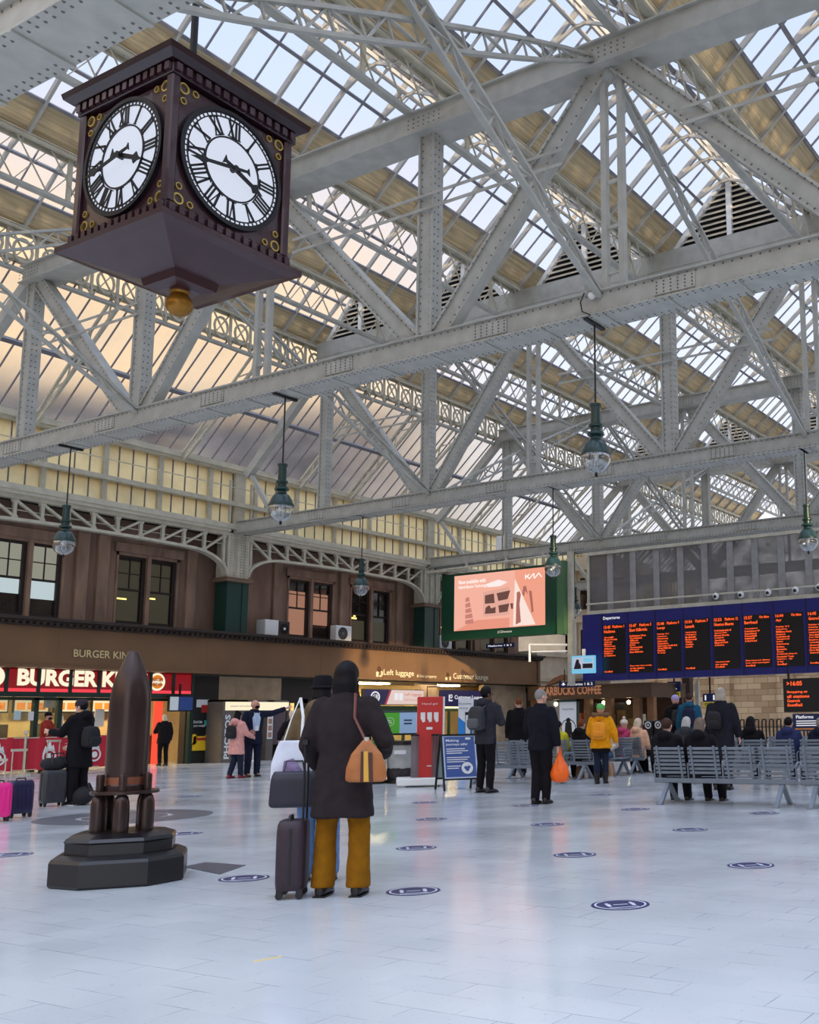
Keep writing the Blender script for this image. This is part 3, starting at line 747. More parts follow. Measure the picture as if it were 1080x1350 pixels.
# burger shop
RED = emit('red_sign_panel', (168, 14, 26), .55); REDL = emit('red_sign_glow', (255, 70, 84), .9); CREAML = emit('cream_sign_letters', (255, 244, 212), 1.0)
root = thing('burger_shop_sign', 'long red illuminated burger shop sign with cream BURGER KING letters', 'sign', (14.0, 30.2, 2.3))
m = MB(); m.box((0, 0, .12), (9.1, .25, .74)); m.build('panel', RED, root)
m = MB(); m.box((0, -.01, .02), (9.1, .22, .12)); m.build('light_strip', REDL, root)
m = MB()
for x in (0, 1.0, 1.95, 2.9, 3.83, 4.8, 5.72, 6.6, 7.5, 8.35, 9.1): m.box((x - .05, -.05, 0), (x + .05, .25, .78))
m.box((0, -.06, -.12), (9.1, .3, .02)); m.build('frame', GREEN2, root)
m = MB(); a = onY(22, 900, 30.2); b = onY(193, 912, 30.2); m.text('BURGER KING', (a.x - 14.0, 0, .19), XP, ZP, width=b.x - a.x, hfit=.50, depth=.02, bold=.045, res=3); m.build('lettering', CREAML, root)
m = MB(); m.text('G', (2.05, 0, .19), XP, ZP, hfit=.5, size=.7, depth=.02, bold=.04) if False else m.disc((2.55, -.02, .44), XP, ZP, .30, .02, 20); m.build('emblem', CREAML, root)
c = onY(207, 899, 30.2)
m = MB(); m.disc((c.x - 14, -.02, c.z - 2.3), XP, ZP, .29, .02, 24); m.build('emblem', CREAML, root)
m = MB(); m.annulus((c.x - 14, -.03, c.z - 2.3), XP, ZP, .10, .22, .02, 16, .35, PI - .35); m.annulus((c.x - 14, -.03, c.z - 2.3), XP, ZP, .10, .22, .02, 16, PI + .35, 2 * PI - .35); m.build('emblem_bun', emit('bun_orange', (240, 140, 30), .8), root)
m = MB(); m.text('BURGER', (c.x - 14, -.03, c.z - 2.3 + .01), XP, ZP, width=.42, hfit=.11, align='C', bold=.03); m.text('KING', (c.x - 14, -.03, c.z - 2.3 - .13), XP, ZP, width=.32, hfit=.11, align='C', bold=.03); m.build('emblem_lettering', RED, root)
root = thing('shop_front_frame', 'dark green glazed frame of the burger shop front', 'shop front', (14.0, 30.35, 0))
m = MB()
for x in (.0, 1.9, 2.75, 3.9, 4.62, 9.2): m.box((x - .07, -.05, 0), (x + .07, .1, 2.17))
m.box((0, -.05, 2.08), (9.2, .1, 2.17)); m.box((0, -.03, 0), (3.0, .08, .1)); m.build('mullion', GREEN2, root)
m = MB(); m.plate((.05, .05, .1), XP, ZP, 4.5, 2.05, .01); m.build('glass', SHOPGLASS, root)
PAPER = mat('paper_notice', (226, 232, 232), .6); PAPER2 = mat('pale_blue_notice', (190, 222, 232), .6)
POSTR = mat('print_red', (170, 40, 36), .6); ORNG = mat('print_orange', (214, 130, 50), .6)
def notice(px0, py0, px1, py1, y, m, label, name='paper_notice', t=.01):
    a = onY(px0, py1, y); b = onY(px1, py0, y); q = MB(); q.plate((a.x, y, a.z), XP, ZP, b.x - a.x, b.z - a.z, t); 
    return q.build(name, m, None, label=label, category='notice' if name == 'paper_notice' else 'poster')
notice(18, 937, 28, 949, 30.3, PAPER2, 'pale blue notice on the burger shop door glass'); notice(37, 938, 45, 950, 30.3, PAPER, 'white notice on the burger shop window post')
root = thing('shop_counter', 'burger shop counter with pale till fronts', 'counter', (17.2, 32.0, 0))
m = MB(); m.box((0, 0, 0), (5.9, .7, .95)); m.build('counter_body', mat('counter_brown', (96, 62, 42), .5), root)
m = MB(); m.box((-.05, -.08, .95), (5.95, .75, 1.0)); m.build('worktop', mat('steel_top', (180, 180, 178), .3, metal=.8), root)
for i in range(4):
    m = MB(); m.bbox((.5 + i * 1.4, .1, 1.0), (.95 + i * 1.4, .4, 1.4), .02); m.build('till', mat('till_grey', (70, 66, 64), .4), root)
MENU = emit('menu_screen', (255, 226, 178), 1.0)
for i, (xa, nm) in enumerate(((17.4, 'first from the left'), (18.7, 'second from the left'), (20.0, 'third from the left'), (21.3, 'fourth from the left'))):
    root = thing('menu_screen', 'lit burger menu screen above the counter, ' + nm, 'screen', (xa, 32.9, 1.75), 0, 'menu screens over the burger counter')
    m = MB(); m.box((0, 0, 0), (1.15, .08, .6)); m.build('casing', BLACK, root)
    m = MB(); m.plate((.04, -.005, .04), XP, ZP, 1.07, .52, .005); m.build('display', MENU, root)
    m = MB()
    for q in range(3): m.plate((.10 + q * .34, -.012, .1), XP, ZP, .26, .22, .005)
    m.build('picture', ORNG, root); m = MB(); m.plate((.1, -.012, .40), XP, ZP, .9, .1, .005); m.build('heading', POSTR, root)
for i, (px0, py0, px1, py1, mm, nm) in enumerate(((72, 944, 84, 965, PAPER, 'tall cream menu poster by the till'), (57, 917, 73, 933, PAPER2, 'white menu sheet high on the burger window'), (124, 935, 138, 958, PAPER, 'pale menu poster right of the till'), (107, 926, 117, 937, PAPER2, 'small white sheet over the burger counter'))):
    notice(px0, py0, px1, py1, 31.2, mm, nm, 'window_menu', .02)
m = MB(); a = onY(201, 985, 31.6); m.box((a.x, 31.6, 0), (a.x + .32, 31.66, 2.1)); m.build('lit_panel', emit('red_lit_panel', (255, 84, 60), 1.0), None, label='glowing red panel inside the burger shop behind the shell', category='panel')
root = thing('shop_television', 'blue menu television hanging beside the burger shop doorway', 'television', tuple(onY(222, 938, 30.0)))
m = MB(); m.box((0, 0, 0), (.95, .08, .52)); m.build('casing', BLACK, root)
m = MB(); m.plate((.04, -.006, .04), XP, ZP, .32, .44, .005); m.build('price_panel', emit('tv_white', (200, 214, 226), .6), root)
m = MB(); m.plate((.38, -.006, .04), XP, ZP, .53, .44, .005); m.build('display', emit('tv_blue', (30, 62, 130), .6), root)
m = MB(); m.box((.4, .02, .52), (.46, .06, .9)); m.build('hanger', BLACK, root)
# poster panel between burger shop and photo booth
root = thing('advert_panel', 'tall dark advert panel with yellow bone sign beside photo booth', 'advert', (23.16, SY - .14, 0))
m = MB(); m.box((0, 0, .02), (.95, .08, 2.3)); m.build('backing', mat('advert_dark', (34, 36, 36), .4), root)
m = MB(); m.plate((.12, -.01, .35), XP, ZP, .72, 1.15, .01); m.build('poster', BLACK, root)
m = MB(); m.text('Don\'t bin', (.17, -.015, 1.34), XP, ZP, hfit=.10, width=.34, bold=.02); m.text('your receipt', (.17, -.015, 1.2), XP, ZP, hfit=.09, width=.46, bold=.02); m.build('lettering', PAPER, root)
m = MB(); m.plate((.60, -.02, 1.26), XP, ZP, .22, .18, .01); m.build('flash', mat('teal_print', (40, 170, 160), .5), root)
m = MB()
for cx, cz in ((.22, .88), (.22, .72), (.75, .88), (.75, .72)): m.disc((cx, -.02, cz), XP, ZP, .10, .012, 16)
m.plate((.2, -.02, .70), XP, ZP, .57, .2, .012); m.plate((.16, -.02, .42), XP, ZP, .63, .28, .012); m.build('bone_shape', mat('print_yellow', (230, 190, 30), .5), root)
m = MB(); m.plate((.28, -.026, .76), XP, ZP, .42, .09, .005); m.build('caption', POSTR, root)
m = MB(); m.plate((.25, -.02, 1.88), XP, ZP, .5, .26, .01); m.build('notice', PAPER, root); m = MB(); m.plate((.45, -.026, 1.7), XP, ZP, .24, .26, .01); m.build('red_notice', POSTR, root)
# photo booth
root = thing('photo_booth', 'grey photo booth with PHOTOS lettering, lit header and curtain', 'photo booth', (23.85, 29.55, 0))
GREYB = mat('booth_grey', (96, 90, 84), .5, vary=.1)
m = MB(); m.box((0, 0, 0), (1.05, .9, 2.12)); m.box((1.9, 0, 0), (2.2, .9, 2.12)); m.box((0, .8, 0), (2.95, .9, 2.12)); m.box((0, 0, 2.06), (2.95, .9, 2.12)); m.box((2.85, 0, 0), (2.95, .9, 2.12)); m.box((1.0, .3, 0), (1.95, .9, .9)); m.build('body', GREYB, root)
m = MB(); m.box((.1, -.03, 1.76), (2.85, .05, 2.05)); m.build('header', emit('booth_header', (255, 240, 206), 1.0), root)
m = MB(); m.text('passport and id photos', (.3, -.035, 1.86), XP, ZP, hfit=.08, width=.9, depth=.003); m.build('header_lettering', GREYB, root)
m = MB(); m.text('PHOTOS', (.33, -.004, .12), ZP, XN, width=1.5, hfit=.22, bold=.03); m.build('lettering', PAPER, root)
m = MB(); m.text('INSTANT', (.55, -.004, .12), ZP, XN, width=.9, hfit=.13, bold=.01); m.build('small_lettering', PAPER, root)
m = MB(); m.plate((1.93, -.005, .75), XP, ZP, .24, 1.0, .01); m.build('sample_strip', PAPER, root)
m = MB()
for q in range(4): m.plate((1.97, -.012, .8 + q * .24), XP, ZP, .16, .18, .005)
m.build('sample_photo', mat('sample_print', (176, 130, 110), .6), root)
m = MB()
pts = [(2.25 + .03 * q, .06 + (.03 if q % 2 else -.01), 0) for q in range(20)]
for (x0, y0, _), (x1, y1, _) in zip(pts[:-1], pts[1:]): m.add([(x0, y0, .55), (x1, y1, .55), (x1, y1, 1.74), (x0, y0, 1.74)], [(0, 1, 2, 3)])
m.build('curtain', mat('curtain_mauve', (112, 96, 104), .8), root)
m = MB(); m.tube([(1.45, .12, .02), (1.45, .12, .5)], .03); m.lathe([(.0, .5), (.16, .5), (.16, .55), (0, .55)], 16, (1.45, .12, 0)); m.lathe([(.0, 0), (.14, 0), (.12, .03), (0, .03)], 16, (1.45, .12, 0)); m.build('stool', WHITE, root)
m = MB(); m.plate((1.2, .29, 1.0), XP, ZP, .45, .6, .01); m.build('booth_screen', emit('booth_screen', (230, 190, 130), .8), root)
# luggage office and lounge signs
NAVY = emit('navy_sign', (44, 44, 96), .5); LILAC = emit('lit_luggage_sign', (240, 214, 206), .85); PINKT = emit('salmon_print', (240, 140, 122), .7); WL = emit('sign_white', (240, 240, 246), .9)
root = thing('luggage_sign', 'lit blue and cream luggage office sign left of the stone pillar', 'sign', (31.25, 30.2, 1.98))
m = MB(); m.box((0, 0, 0), (3.6, .2, .66)); m.build('casing', GREYB, root)
m = MB(); m.prism([(0, .03), (1.15, .03), (1.45, .63), (0, .63)], .01, (0, -.012, 0)); m.build('blue_end', NAVY, root)
m = MB(); m.prism([(1.27, .03), (3.58, .03), (3.58, .63), (1.57, .63)], .01, (0, -.012, 0)); m.build('cream_end', LILAC, root)
m = MB(); m.prism([(1.15, .03), (1.27, .03), (1.57, .63), (1.45, .63)], .01, (0, -.012, 0)); m.build('slash', emit('slash_red', (200, 60, 80), .6), root)
m = MB(); m.annulus((.6, -.02, .33), XP, ZP, .20, .27, .01, 20, sy=.85); m.text('GB', (.6, -.02, .24), XP, ZP, hfit=.19, width=.3, align='C', bold=.02); m.build('emblem', WL, root)
m = MB(); m.plate((1.75, -.02, .2), XP, ZP, .22, .3, .01); m.plate((2.03, -.02, .2), XP, ZP, .22, .3, .01); m.build('symbol', WL, root)
m = MB(); m.text('Left luggage', (2.35, -.016, .36), XP, ZP, hfit=.16, width=1.1, bold=.01); m.text('and lost property', (2.35, -.016, .16), XP, ZP, hfit=.12, width=1.1); m.build('lettering', PINKT, root)
root = thing('lounge_sign', 'navy Customer Lounge sign right of the stone pillar', 'sign', (36.1, 30.2, 1.94))
m = MB(); m.box((0, 0, 0), (3.3, .2, .72)); m.build('casing', NAVY, root)
m = MB(); m.text('Customer Lounge', (.85, -.004, .26), XP, ZP, hfit=.24, width=2.1, bold=.02); m.annulus((.62, -.004, .44), XP, ZP, .05, .09, .005, 12); m.plate((.45, -.004, .22), XP, ZP, .07, .3, .006); m.plate((.52, -.004, .22), XP, ZP, .2, .06, .006); m.build('lettering', WL, root)
m = MB(); m.box((0, -.02, -.1), (3.3, .1, -.02)); m.build('light_strip', emit('strip_light', (255, 240, 180), 1.6), root)
for (xa, xb, nm) in ((31.3, 34.8, 'luggage office'), (36.1, 39.45, 'customer lounge')):
    root = thing('glazed_entrance', 'dark green framed glass entrance of the ' + nm, 'entrance', (xa, SY, 0))
    m = MB(); W = xb - xa
    for q in range(5): m.box((W * q / 4 - .05, -.04, 0), (W * q / 4 + .05, .06, 1.95))
    m.box((0, -.05, 1.72), (W, .08, 1.95)); m.box((0, -.04, 0), (W, .06, .12)); m.build('frame', mat('entrance_green', (54, 84, 50), .5), root)
    m = MB(); m.plate((.05, .0, .12), XP, ZP, W - .1, 1.6, .01); m.build('glass', SHOPGLASS, root)
m = MB(); m.annulus(tuple(onY(696, 910, SY - .01)), XP, ZP, .12, .2, .05, 18); m.disc(tuple(onY(696, 910, SY - .02)), XP, ZP, .08, .02, 14); m.build('wall_vent', mat('vent_brown', (90, 72, 56), .6), None, label='small round brown vent on the pale stone wall', category='vent')

# ------------------------------------------------------------------ air conditioners on the cornice
def aircon(x, y, label, front=True):
    root = thing('air_conditioner', label, 'air conditioner', (x, y, 4.46))
    m = MB(); m.bbox((0, 0, .04), (.85, .34, .66), .02); m.box((.1, .05, 0), (.16, .3, .05)); m.box((.68, .05, 0), (.74, .3, .05)); m.build('casing', WHITE, root)
    m = MB(); m.disc((.36, -.01, .35), XP, ZP, .25, .02, 24); m.build('fan_opening', DARK, root)
    m = MB()
    for r in (.05, .11, .17, .23): m.annulus((.36, -.025, .35), XP, ZP, r, r + .012, .01, 24)
    for q in range(8): a = q * PI / 4; m.beam((.36, -.03, .35), (.36 + .24 * math.cos(a), -.03, .35 + .24 * math.sin(a)), .012, .01, YP)
    m.disc((.36, -.03, .35), XP, ZP, .05, .01, 12); m.build('fan_grille', mat('grille_grey', (130, 128, 126), .5), root)
    return root
a = onY(443, 845, 30.2); aircon(a.x, 30.2, 'white air conditioner on the cornice, beside the warm lit window pair')
a = onY(580, 858, 30.3); aircon(a.x, 30.3, 'white air conditioner on the cornice below the advertising screen corner')
root = thing('air_conditioner', 'white air conditioner turned sideways on the cornice right of the first column', 'air conditioner', (onY(347, 838, 30.2).x, 30.1, 4.46))
m = MB(); m.bbox((0, 0, .03), (.62, .5, .62), .02); m.build('casing', WHITE, root)
m = MB(); m.bbox((.62, .0, .03), (1.15, .45, .6), .02); m.build('dark_side', mat('aircon_dark', (58, 44, 44), .5), root)
m = MB(); m.disc((.88, -.012, .32), XP, ZP, .2, .02, 20); m.build('fan_opening', DARK, root)
m = MB(); m.disc((.88, -.03, .32), XP, ZP, .05, .02, 10); m.build('fan_hub', WHITE, root)

# ------------------------------------------------------------------ advertising screen (hangs under the fourth truss)
KX = 34.25
def kx(px, py, x=KX): return onX(px, py, x)
root = thing('advertising_screen', 'large green-framed advertising screen showing a pink car advert', 'screen', (KX, 0, 0))
za, zb, ya, yb = 4.68, 7.52, 28.75, 22.75
m = MB(); m.box((0, yb, za), (.5, ya, zb)); m.build('casing', mat('screen_green', (20, 66, 46), .35), root)
m = MB(); m.box((-.05, yb - .35, za - .05), (.5, yb, zb + .08)); m.build('side_panel', mat('screen_side_green', (70, 108, 72), .45), root)
sa, sb, sz0, sz1 = 28.05, 23.35, 5.05, 7.42
Wd, Hd = sa - sb, sz1 - sz0
def S(u, v, d=.012): return (-d, sa - u * Wd, sz0 + v * Hd)
def spoly(poly, mm, name, d=.012, par=None):
    q = MB(); q.add([S(u, v, d) for u, v in poly], [tuple(range(len(poly)))]); return q.build(name, mm, par or root)
em = lambda n, c, s=1.0: emit('ad_' + n, c, s)
disp = spoly([(0, 0), (1, 0), (1, 1), (0, 1)], em('pink', (244, 178, 158)), 'display', .01)
spoly([(0, 0), (.25, .17), (.62, .17), (.62, 0)], em('floor', (232, 150, 128)), 'picture_floor', .012, disp)
spoly([(.33, .22), (.62, .22), (.62, .72), (.33, .66)], em('shade', (226, 168, 152)), 'picture_house', .014, disp)
spoly([(.66, .02), (.90, .02), (.68, .85)], em('white', (250, 226, 216)), 'picture_sail', .016, disp)
spoly([(.72, .0), (1, 0), (1, 1), (.68, 1), (.68, .85)], em('peach', (240, 160, 134)), 'picture_wall', .0145, disp)
spoly([(.36, .80), (.50, .86), (.60, .80), (.52, .74), (.38, .74)], em('canopy', (252, 236, 234)), 'picture_canopy', .0165, disp)
q = MB(); q.cur = 0
for poly in ([(.35, .45), (.46, .45), (.45, .62), (.35, .60)], [(.50, .48), (.60, .50), (.63, .65), (.48, .62)], [(.51, .27), (.60, .28), (.62, .42), (.50, .40)], [(.35, .27), (.47, .27), (.47, .38), (.42, .36), (.40, .42), (.36, .38)], [(.64, .32), (.66, .32), (.66, .42), (.63, .42)]):
    q.add([S(u, v, .018) for u, v in poly], [tuple(range(len(poly)))])
q.build('picture_window', em('brown', (104, 70, 62)), disp)
q = MB()
for poly in ([(.70, .60), (.73, .62), (.745, .56), (.73, .40), (.745, .08), (.69, .04), (.695, .4), (.70, .5)], [(.77, .70), (.80, .70), (.82, .55), (.79, .62), (.78, .52), (.76, .56)], [(.83, .62), (.86, .60), (.88, .25), (.86, .22)]):
    q.add([S(u, v, .019) for u, v in poly], [tuple(range(len(poly)))])
q.build('picture_figure', em('figure', (170, 104, 92)), disp)
q = MB()
for k in range(5): q.add([S(u, v, .018) for u, v in ((.13, .58 - .1 * k), (.17 + .012 * k, .60 - .1 * k), (.18 + .012 * k, .52 - .1 * k), (.13, .51 - .1 * k))], [(0, 1, 2, 3)])
q.build('picture_plant', em('plant', (200, 128, 116)), disp)
q = MB(); q.text('Now available with', S(.05, .84, .015), YN, ZP, hfit=.17, width=1.45, bold=.01); q.text('Hybrid Electric Technology', S(.05, .74, .015), YN, ZP, hfit=.17, width=1.5, bold=.01); q.build('advert_lettering', em('lettering', (255, 250, 246), 1.1), disp)
q = MB()      # angular advertiser's wordmark
def stroke(pts): 
    for p, r in zip(pts[:-1], pts[1:]): q.beam(S(p[0], p[1], .02), S(r[0], r[1], .02), .036, .01, XN)
stroke([(.795, .82), (.795, .90)]); stroke([(.795, .85), (.835, .90)]); stroke([(.81, .87), (.835, .82), (.88, .905)]); stroke([(.885, .82), (.885, .905)]); stroke([(.89, .82), (.935, .905), (.965, .83)])
q.build('advert_logo', em('lettering', (255, 250, 246), 1.1), disp)
q = MB(); q.text('JCDecaux', (-.008, 25.75, za + .14), YN, ZP, hfit=.12, width=.75, bold=.02); q.build('maker_lettering', WHITE, root)
m = MB()
for y in (23.6, 25.5, 27.6): m = MB(); m.box((.2, y - .05, zb), (.3, y + .05, 8.05)); m.build('hanger', STEELD, root)
m = MB(); m.tube([(-.1, 28.6, 7.72), (-.1, 22.6, 7.86)], .045, 8); m.box((-.25, 28.4, 7.62), (.2, 29.4, 7.74)); m.build('conduit', STEELD, root)
m = MB(); m.box((KX + .2, 22.2, 2.6), (KX + .4, 22.42, 8.0)); m.build('hanging_post', STEELD, None, label='tall pale steel post at the right edge of the advertising screen', category='post')
m = MB(); m.tube([(KX + .1, 24.2, 3.6), (KX + .1, 24.2, 4.3), (KX + .1, 22.4, 4.2)], .05, 8); m.tube([(KX + .1, 24.1, 4.0), (KX + .1, 22.4, 3.95)], .035, 8); m.build('pipe_rail', WHITE, None, label='bent white pipe beside the fascia end, under the screen', category='pipe')
SIGNB = mat('platform_sign_navy', (22, 40, 84), .4)
def psign(px0, py0, px1, py1, x, body, label, arrow=False):
    a = onX(px0, py1, x); b = onX(px1, py0, x); root = thing('platform_sign', label, 'sign', (x, a.y, a.z)); W = a.y - b.y; H = b.z - a.z
    m = MB(); m.box((0, -W, 0), (.06, 0, H)); m.build('board', SIGNB, root)
    m = MB(); m.text(body, (-.004, -W * (.25 if arrow else .08), H * .3), YN, ZP, width=W * (.7 if arrow else .84), hfit=H * .42, bold=.015)
    if arrow: m.prism([(0, .3), (.12, .5), (.05, .5), (.05, .75), (-.05, .75), (-.05, .5), (-.12, .5)], .004, (-.004, -W * .13, H * .05), YN, V((0, 0, H)))
    m.build('lettering', WL, root)
    m = MB()
    for y in (-.15 * W, -.85 * W): m.beam((.03, y, H), (.03, y, H + .5), .03, .03)
    m.build('hanger', BLACK, root)
psign(641, 847, 678, 855, 38.0, 'Platforms 1 & 2', 'navy Platforms 1 and 2 sign below the advertising screen')
psign(737, 897, 784, 907, 36.5, 'Platforms 1 & 2', 'navy Platforms 1 and 2 sign with arrow, over the coffee kiosk', True)

# ------------------------------------------------------------------ departure board and mesh screen
BX = 34.15
BLUE = mat('board_blue', (24, 26, 104), .4); LED = emit('led_orange', (255, 92, 36), 1.5); SCRB = mat('board_screen_black', (14, 12, 12), .3)
def by(px, py=812): return onX(px, py, BX).y
BZ0, BZ1 = 2.72, 5.32
edges = [768, 794, 827.5, 863.7, 900.3, 938.5, 978, 1019, 1061.7]
ys = [by(e, 812 - (e - 768) * .0865) for e in edges]
wlast = ys[-2] - ys[-1]; ys += [ys[-1] - wlast * q for q in (1, 2, 3)]
root = thing('hanging_departure_board', 'long blue departure board with orange train times', 'departure board', (BX, 0, 0))
m = MB(); m.box((0, ys[-1], BZ0), (.45, ys[0], BZ1))
m.build('casing', BLUE, root)
m = MB()
for y in ys[1:]: m.box((-.012, y - .02, BZ0), (.0, y + .02, BZ1))
m.build('panel_joint', mat('board_joint', (14, 14, 60), .4), root)
m = MB(); m.text('Departures', (-.005, ys[1] - .05, BZ1 - .28), YN, ZP, hfit=.15, width=.75, bold=.02); m.build('heading', WL, root)
SV = [('15:45', 'Platform 1', 'Neilston', ['Crosshill', 'Mount Florida', 'Cathcart', 'Muirend', 'Whitecraigs', 'Williamwood', 'Patterton', 'Neilston', '& Clarkston'], ['ScotRail']),
      ('15:47', 'Platform 5', 'East Kilbride', ['Pollokshaws West', 'Thornliebank', 'Giffnock', 'Clarkston', 'Busby', 'Thorntonhall', 'Hairmyres', 'East Kilbride'], ['Please wear a face covering', 'at the station', 'ScotRail']),
      ('15:48', 'Platform 9', 'Largs', ['Paisley G S', 'Johnstone', 'Kilwinning', 'Saltcoats', 'Stevenston', 'Ardrossan South Bch', 'West Kilbride', 'Fairlie', '& Largs'], ['ScotRail']),
      ('15:50', 'Platform 7', 'Lanark', ['Cambuslang', 'Uddingston', 'Bellshill', 'Motherwell', 'Wishaw', 'Carluke', 'Lanark'], ['ScotRail']),
      ('15:53', 'Platform 12', 'Newton Mearns', ['Pollokshields E', 'Queens Park', 'Mount Florida', 'Langside', 'Shawlands', 'Maxwell Park', '& Newton'], ['Operated with', 'two coaches', 'ScotRail']),
      ('15:57', 'On time', 'Barrhead', ['Crossmyloof', 'Pollokshaws W', 'Kennishead', 'Priesthill', 'Nitshill', '& Barrhead'], ['Please keep your distance', 'from other passengers', 'ScotRail']),
      ('16:00', 'On time', 'Ayr', ['Paisley G S', 'Johnstone', 'Milliken Park', 'Howwood', 'Lochwinnoch', 'Glengarnock', 'Dalry', 'Kilwinning', 'Irvine', 'Barassie', 'Troon', 'Prestwick Airport', 'Prestwick Town', 'Newton on Ayr', '& Ayr'], ['ScotRail']),
      ('16:05', 'On time', 'Gourock', ['Paisley G S', 'Paisley St J', 'Bishopton', 'Langbank', 'Woodhall', 'Port Glasgow', 'Bogston', 'Cartsdyke', 'Greenock C', 'Greenock W', 'Fort Matilda', 'Gourock'], ['ScotRail'])]
for i, (tm, pl, dest, calls, foot) in enumerate(SV):
    y0, y1 = ys[i + 1], ys[i + 2]; W = (y0 - y1) * .86; ya_ = y0 - .06; z1 = BZ1 - .46; z0 = BZ0 + .25
    m = MB(); m.plate((-.015, ya_, z0), YN, ZP, W, z1 - z0, .012); s = m.build('display_panel', SCRB, root)
    t = MB()
    t.text(tm, (-.02, ya_ - .03, z1 - .15), YN, ZP, hfit=.12, width=.30, depth=.004, bold=.02, res=1); t.text(pl, (-.02, ya_ - W + .05, z1 - .14), YN, ZP, hfit=.11, width=min(.52, .055 * len(pl)), align='R', depth=.004, bold=.02, res=1)
    t.text(dest, (-.02, ya_ - .03, z1 - .32), YN, ZP, hfit=.12, width=.055 * len(dest) + .06, depth=.004, bold=.02, res=1)
    for q, c in enumerate(calls): t.text(c, (-.02, ya_ - .03, z1 - .52 - .088 * q), YN, ZP, hfit=.066, width=.042 * len(c) + .04, depth=.004, bold=.03, res=1)
    for q, c in enumerate(foot): t.text(c, (-.02, ya_ - .03, z0 + .05 + .088 * (len(foot) - 1 - q)), YN, ZP, hfit=.066, width=min(W - .1, .042 * len(c) + .03), depth=.004, bold=.03, res=1)
    t.build('led_lettering', LED, s)
# small boards hanging at the right
root = thing('next_train_board', 'small black train board with orange text under the departure board', 'board', tuple(onX(1034, 939, 30.0)))
m = MB(); m.box((0, -1.6, 0), (.12, 0, 1.02)); m.build('casing', BLACK, root)
m = MB(); m.text('>16:05', (-.004, -.12, .80), YN, ZP, hfit=.14, width=.5, bold=.02)
for q, c in enumerate(('Stopping at', 'all stations', 'Gourock', 'ScotRail')): m.text(c, (-.004, -.12, .56 - .13 * q), YN, ZP, hfit=.09, width=.06 * len(c), bold=.02)
m.build('led_lettering', LED, root)
m = MB(); m.box((.03, -.2, 1.02), (.08, -.14, 1.7)); m.build('hanger', BLACK, root); m = MB(); m.box((.03, -1.4, 1.02), (.08, -1.34, 1.7)); m.build('hanger', BLACK, root)
root = thing('line_map_board', 'navy information board with white lettering beyond the right benches', 'board', tuple(onX(1046, 964, 27.0)))
m = MB(); m.box((0, -1.5, 0), (.08, .0, .47)); m.box((0, -.1, -1.2), (.06, -.04, 0)); m.box((0, -1.4, -1.2), (.06, -1.34, 0)); m.build('panel', SIGNB, root)
m = MB(); m.text('Platforms', (-.004, -.1, .34), YN, ZP, hfit=.09, width=.5, bold=.02)
for q in range(3): m.plate((-.004, -.1, .26 - .06 * q), YN, ZP, .9 - .1 * q, .025, .002)
m.text('3', (-.004, -1.2, .16), YN, ZP, hfit=.26, width=.2, bold=.02); m.build('lettering', WL, root)
m = MB(); m.plate((-.004, -.06, .04), YN, ZP, 1.3, .04, .003); m.build('orange_line', ORNG, root)
# mesh above
MESH = glass_mix('grey_mesh', (205, 205, 205), .12, (112, 107, 104), .0, translucent=False, noise=1.3)
MS = mat('mesh_strip', (146, 143, 140), .6, vary=.15, scale=4, bump=.1)
root = thing('mesh_screen', 'tall grey mesh screen with pale upright strips above the departure board', 'screen', (BX + .1, 0, 0))
my0, my1 = onX(774, 770, BX).y, ys[-1]
m = MB(); m.add([(.05, my0, 5.42), (.05, my1, 5.42), (.05, my1, 7.72), (.05, my0, 7.72)], [(0, 1, 2, 3)]); m.build('mesh', MESH, root)
m = MB()
for px in (803, 833, 864, 896, 928, 962, 995, 1030, 1066):
    y = onX(px, 770, BX).y; m.box((-.0, y - .13, 5.42), (.04, y + .13, 7.70))
y = onX(1066, 770, BX).y
for q in range(1, 6): m.box((0, y - 1.22 * q - .13, 5.42), (.04, y - 1.22 * q + .13, 7.7))
m.build('strip', MS, root)
m = MB(); m.box((-.06, my1, 7.68), (.1, my0, 7.80)); m.box((-.10, my1, 5.32), (.1, my0, 5.46)); m.tube([(-.15, my0, 5.72), (-.15, my1, 5.72)], .035, 8); m.box((-.02, my0 - .05, 5.4), (.08, my0 + .05, 7.8))
m.build('rail', STEELD, root)
for i, (px, py) in enumerate(((944, 786), (977, 784), (1013, 781), (1049, 778), (1080, 774))):
    p = onX(px, py, BX - .12); nm = ['leftmost', 'second from the left', 'third from the left', 'fourth from the left', 'fifth, at the right edge'][i]
    root = thing('dome_camera', 'small white dome camera above the departure board, ' + nm, 'camera', tuple(p), 0, 'dome cameras above the departure board')
    m = MB(); m.ball((0, 0, 0), .12, 14, 8); m.build('housing', WHITE, root, 50); m = MB(); m.ball((-.08, 0, -.02), .07, 10, 6); m.build('lens', BLACK, root, 50)
    m = MB(); m.box((-.02, -.02, 0), (.1, .02, .16)); m.build('bracket', STEELD, root)
root = thing('information_television', 'small tilted television with pale blue border at the board corner', 'television', tuple(onX(769, 876, 33.6)), .12)
m = MB(); m.bbox((0, -.50, -.34), (.12, .50, .34), .02); m.build('casing', emit('tv_cyan', (120, 200, 236), .9), root)
m = MB(); m.plate((-.006, .44, -.18), YN, ZP, .88, .46, .005); m.build('display', emit('tv_pale', (196, 206, 226), .8), root)
m = MB(); m.plate((-.012, .02, -.15), YN, ZP, .42, .18, .004); m.prism([(.04, 0), (.36, 0), (.34, .16), (.27, .24), (.26, .36), (.16, .37), (.12, .27)], .004, (-.012, .44, -.17), YN, ZP); m.build('picture', mat('tv_dark', (36, 30, 40), .4), root)
m = MB(); m.plate((-.012, -.02, .08), YN, ZP, .36, .16, .004); m.build('picture_block', emit('tv_cyan', (120, 200, 236), .9), root)
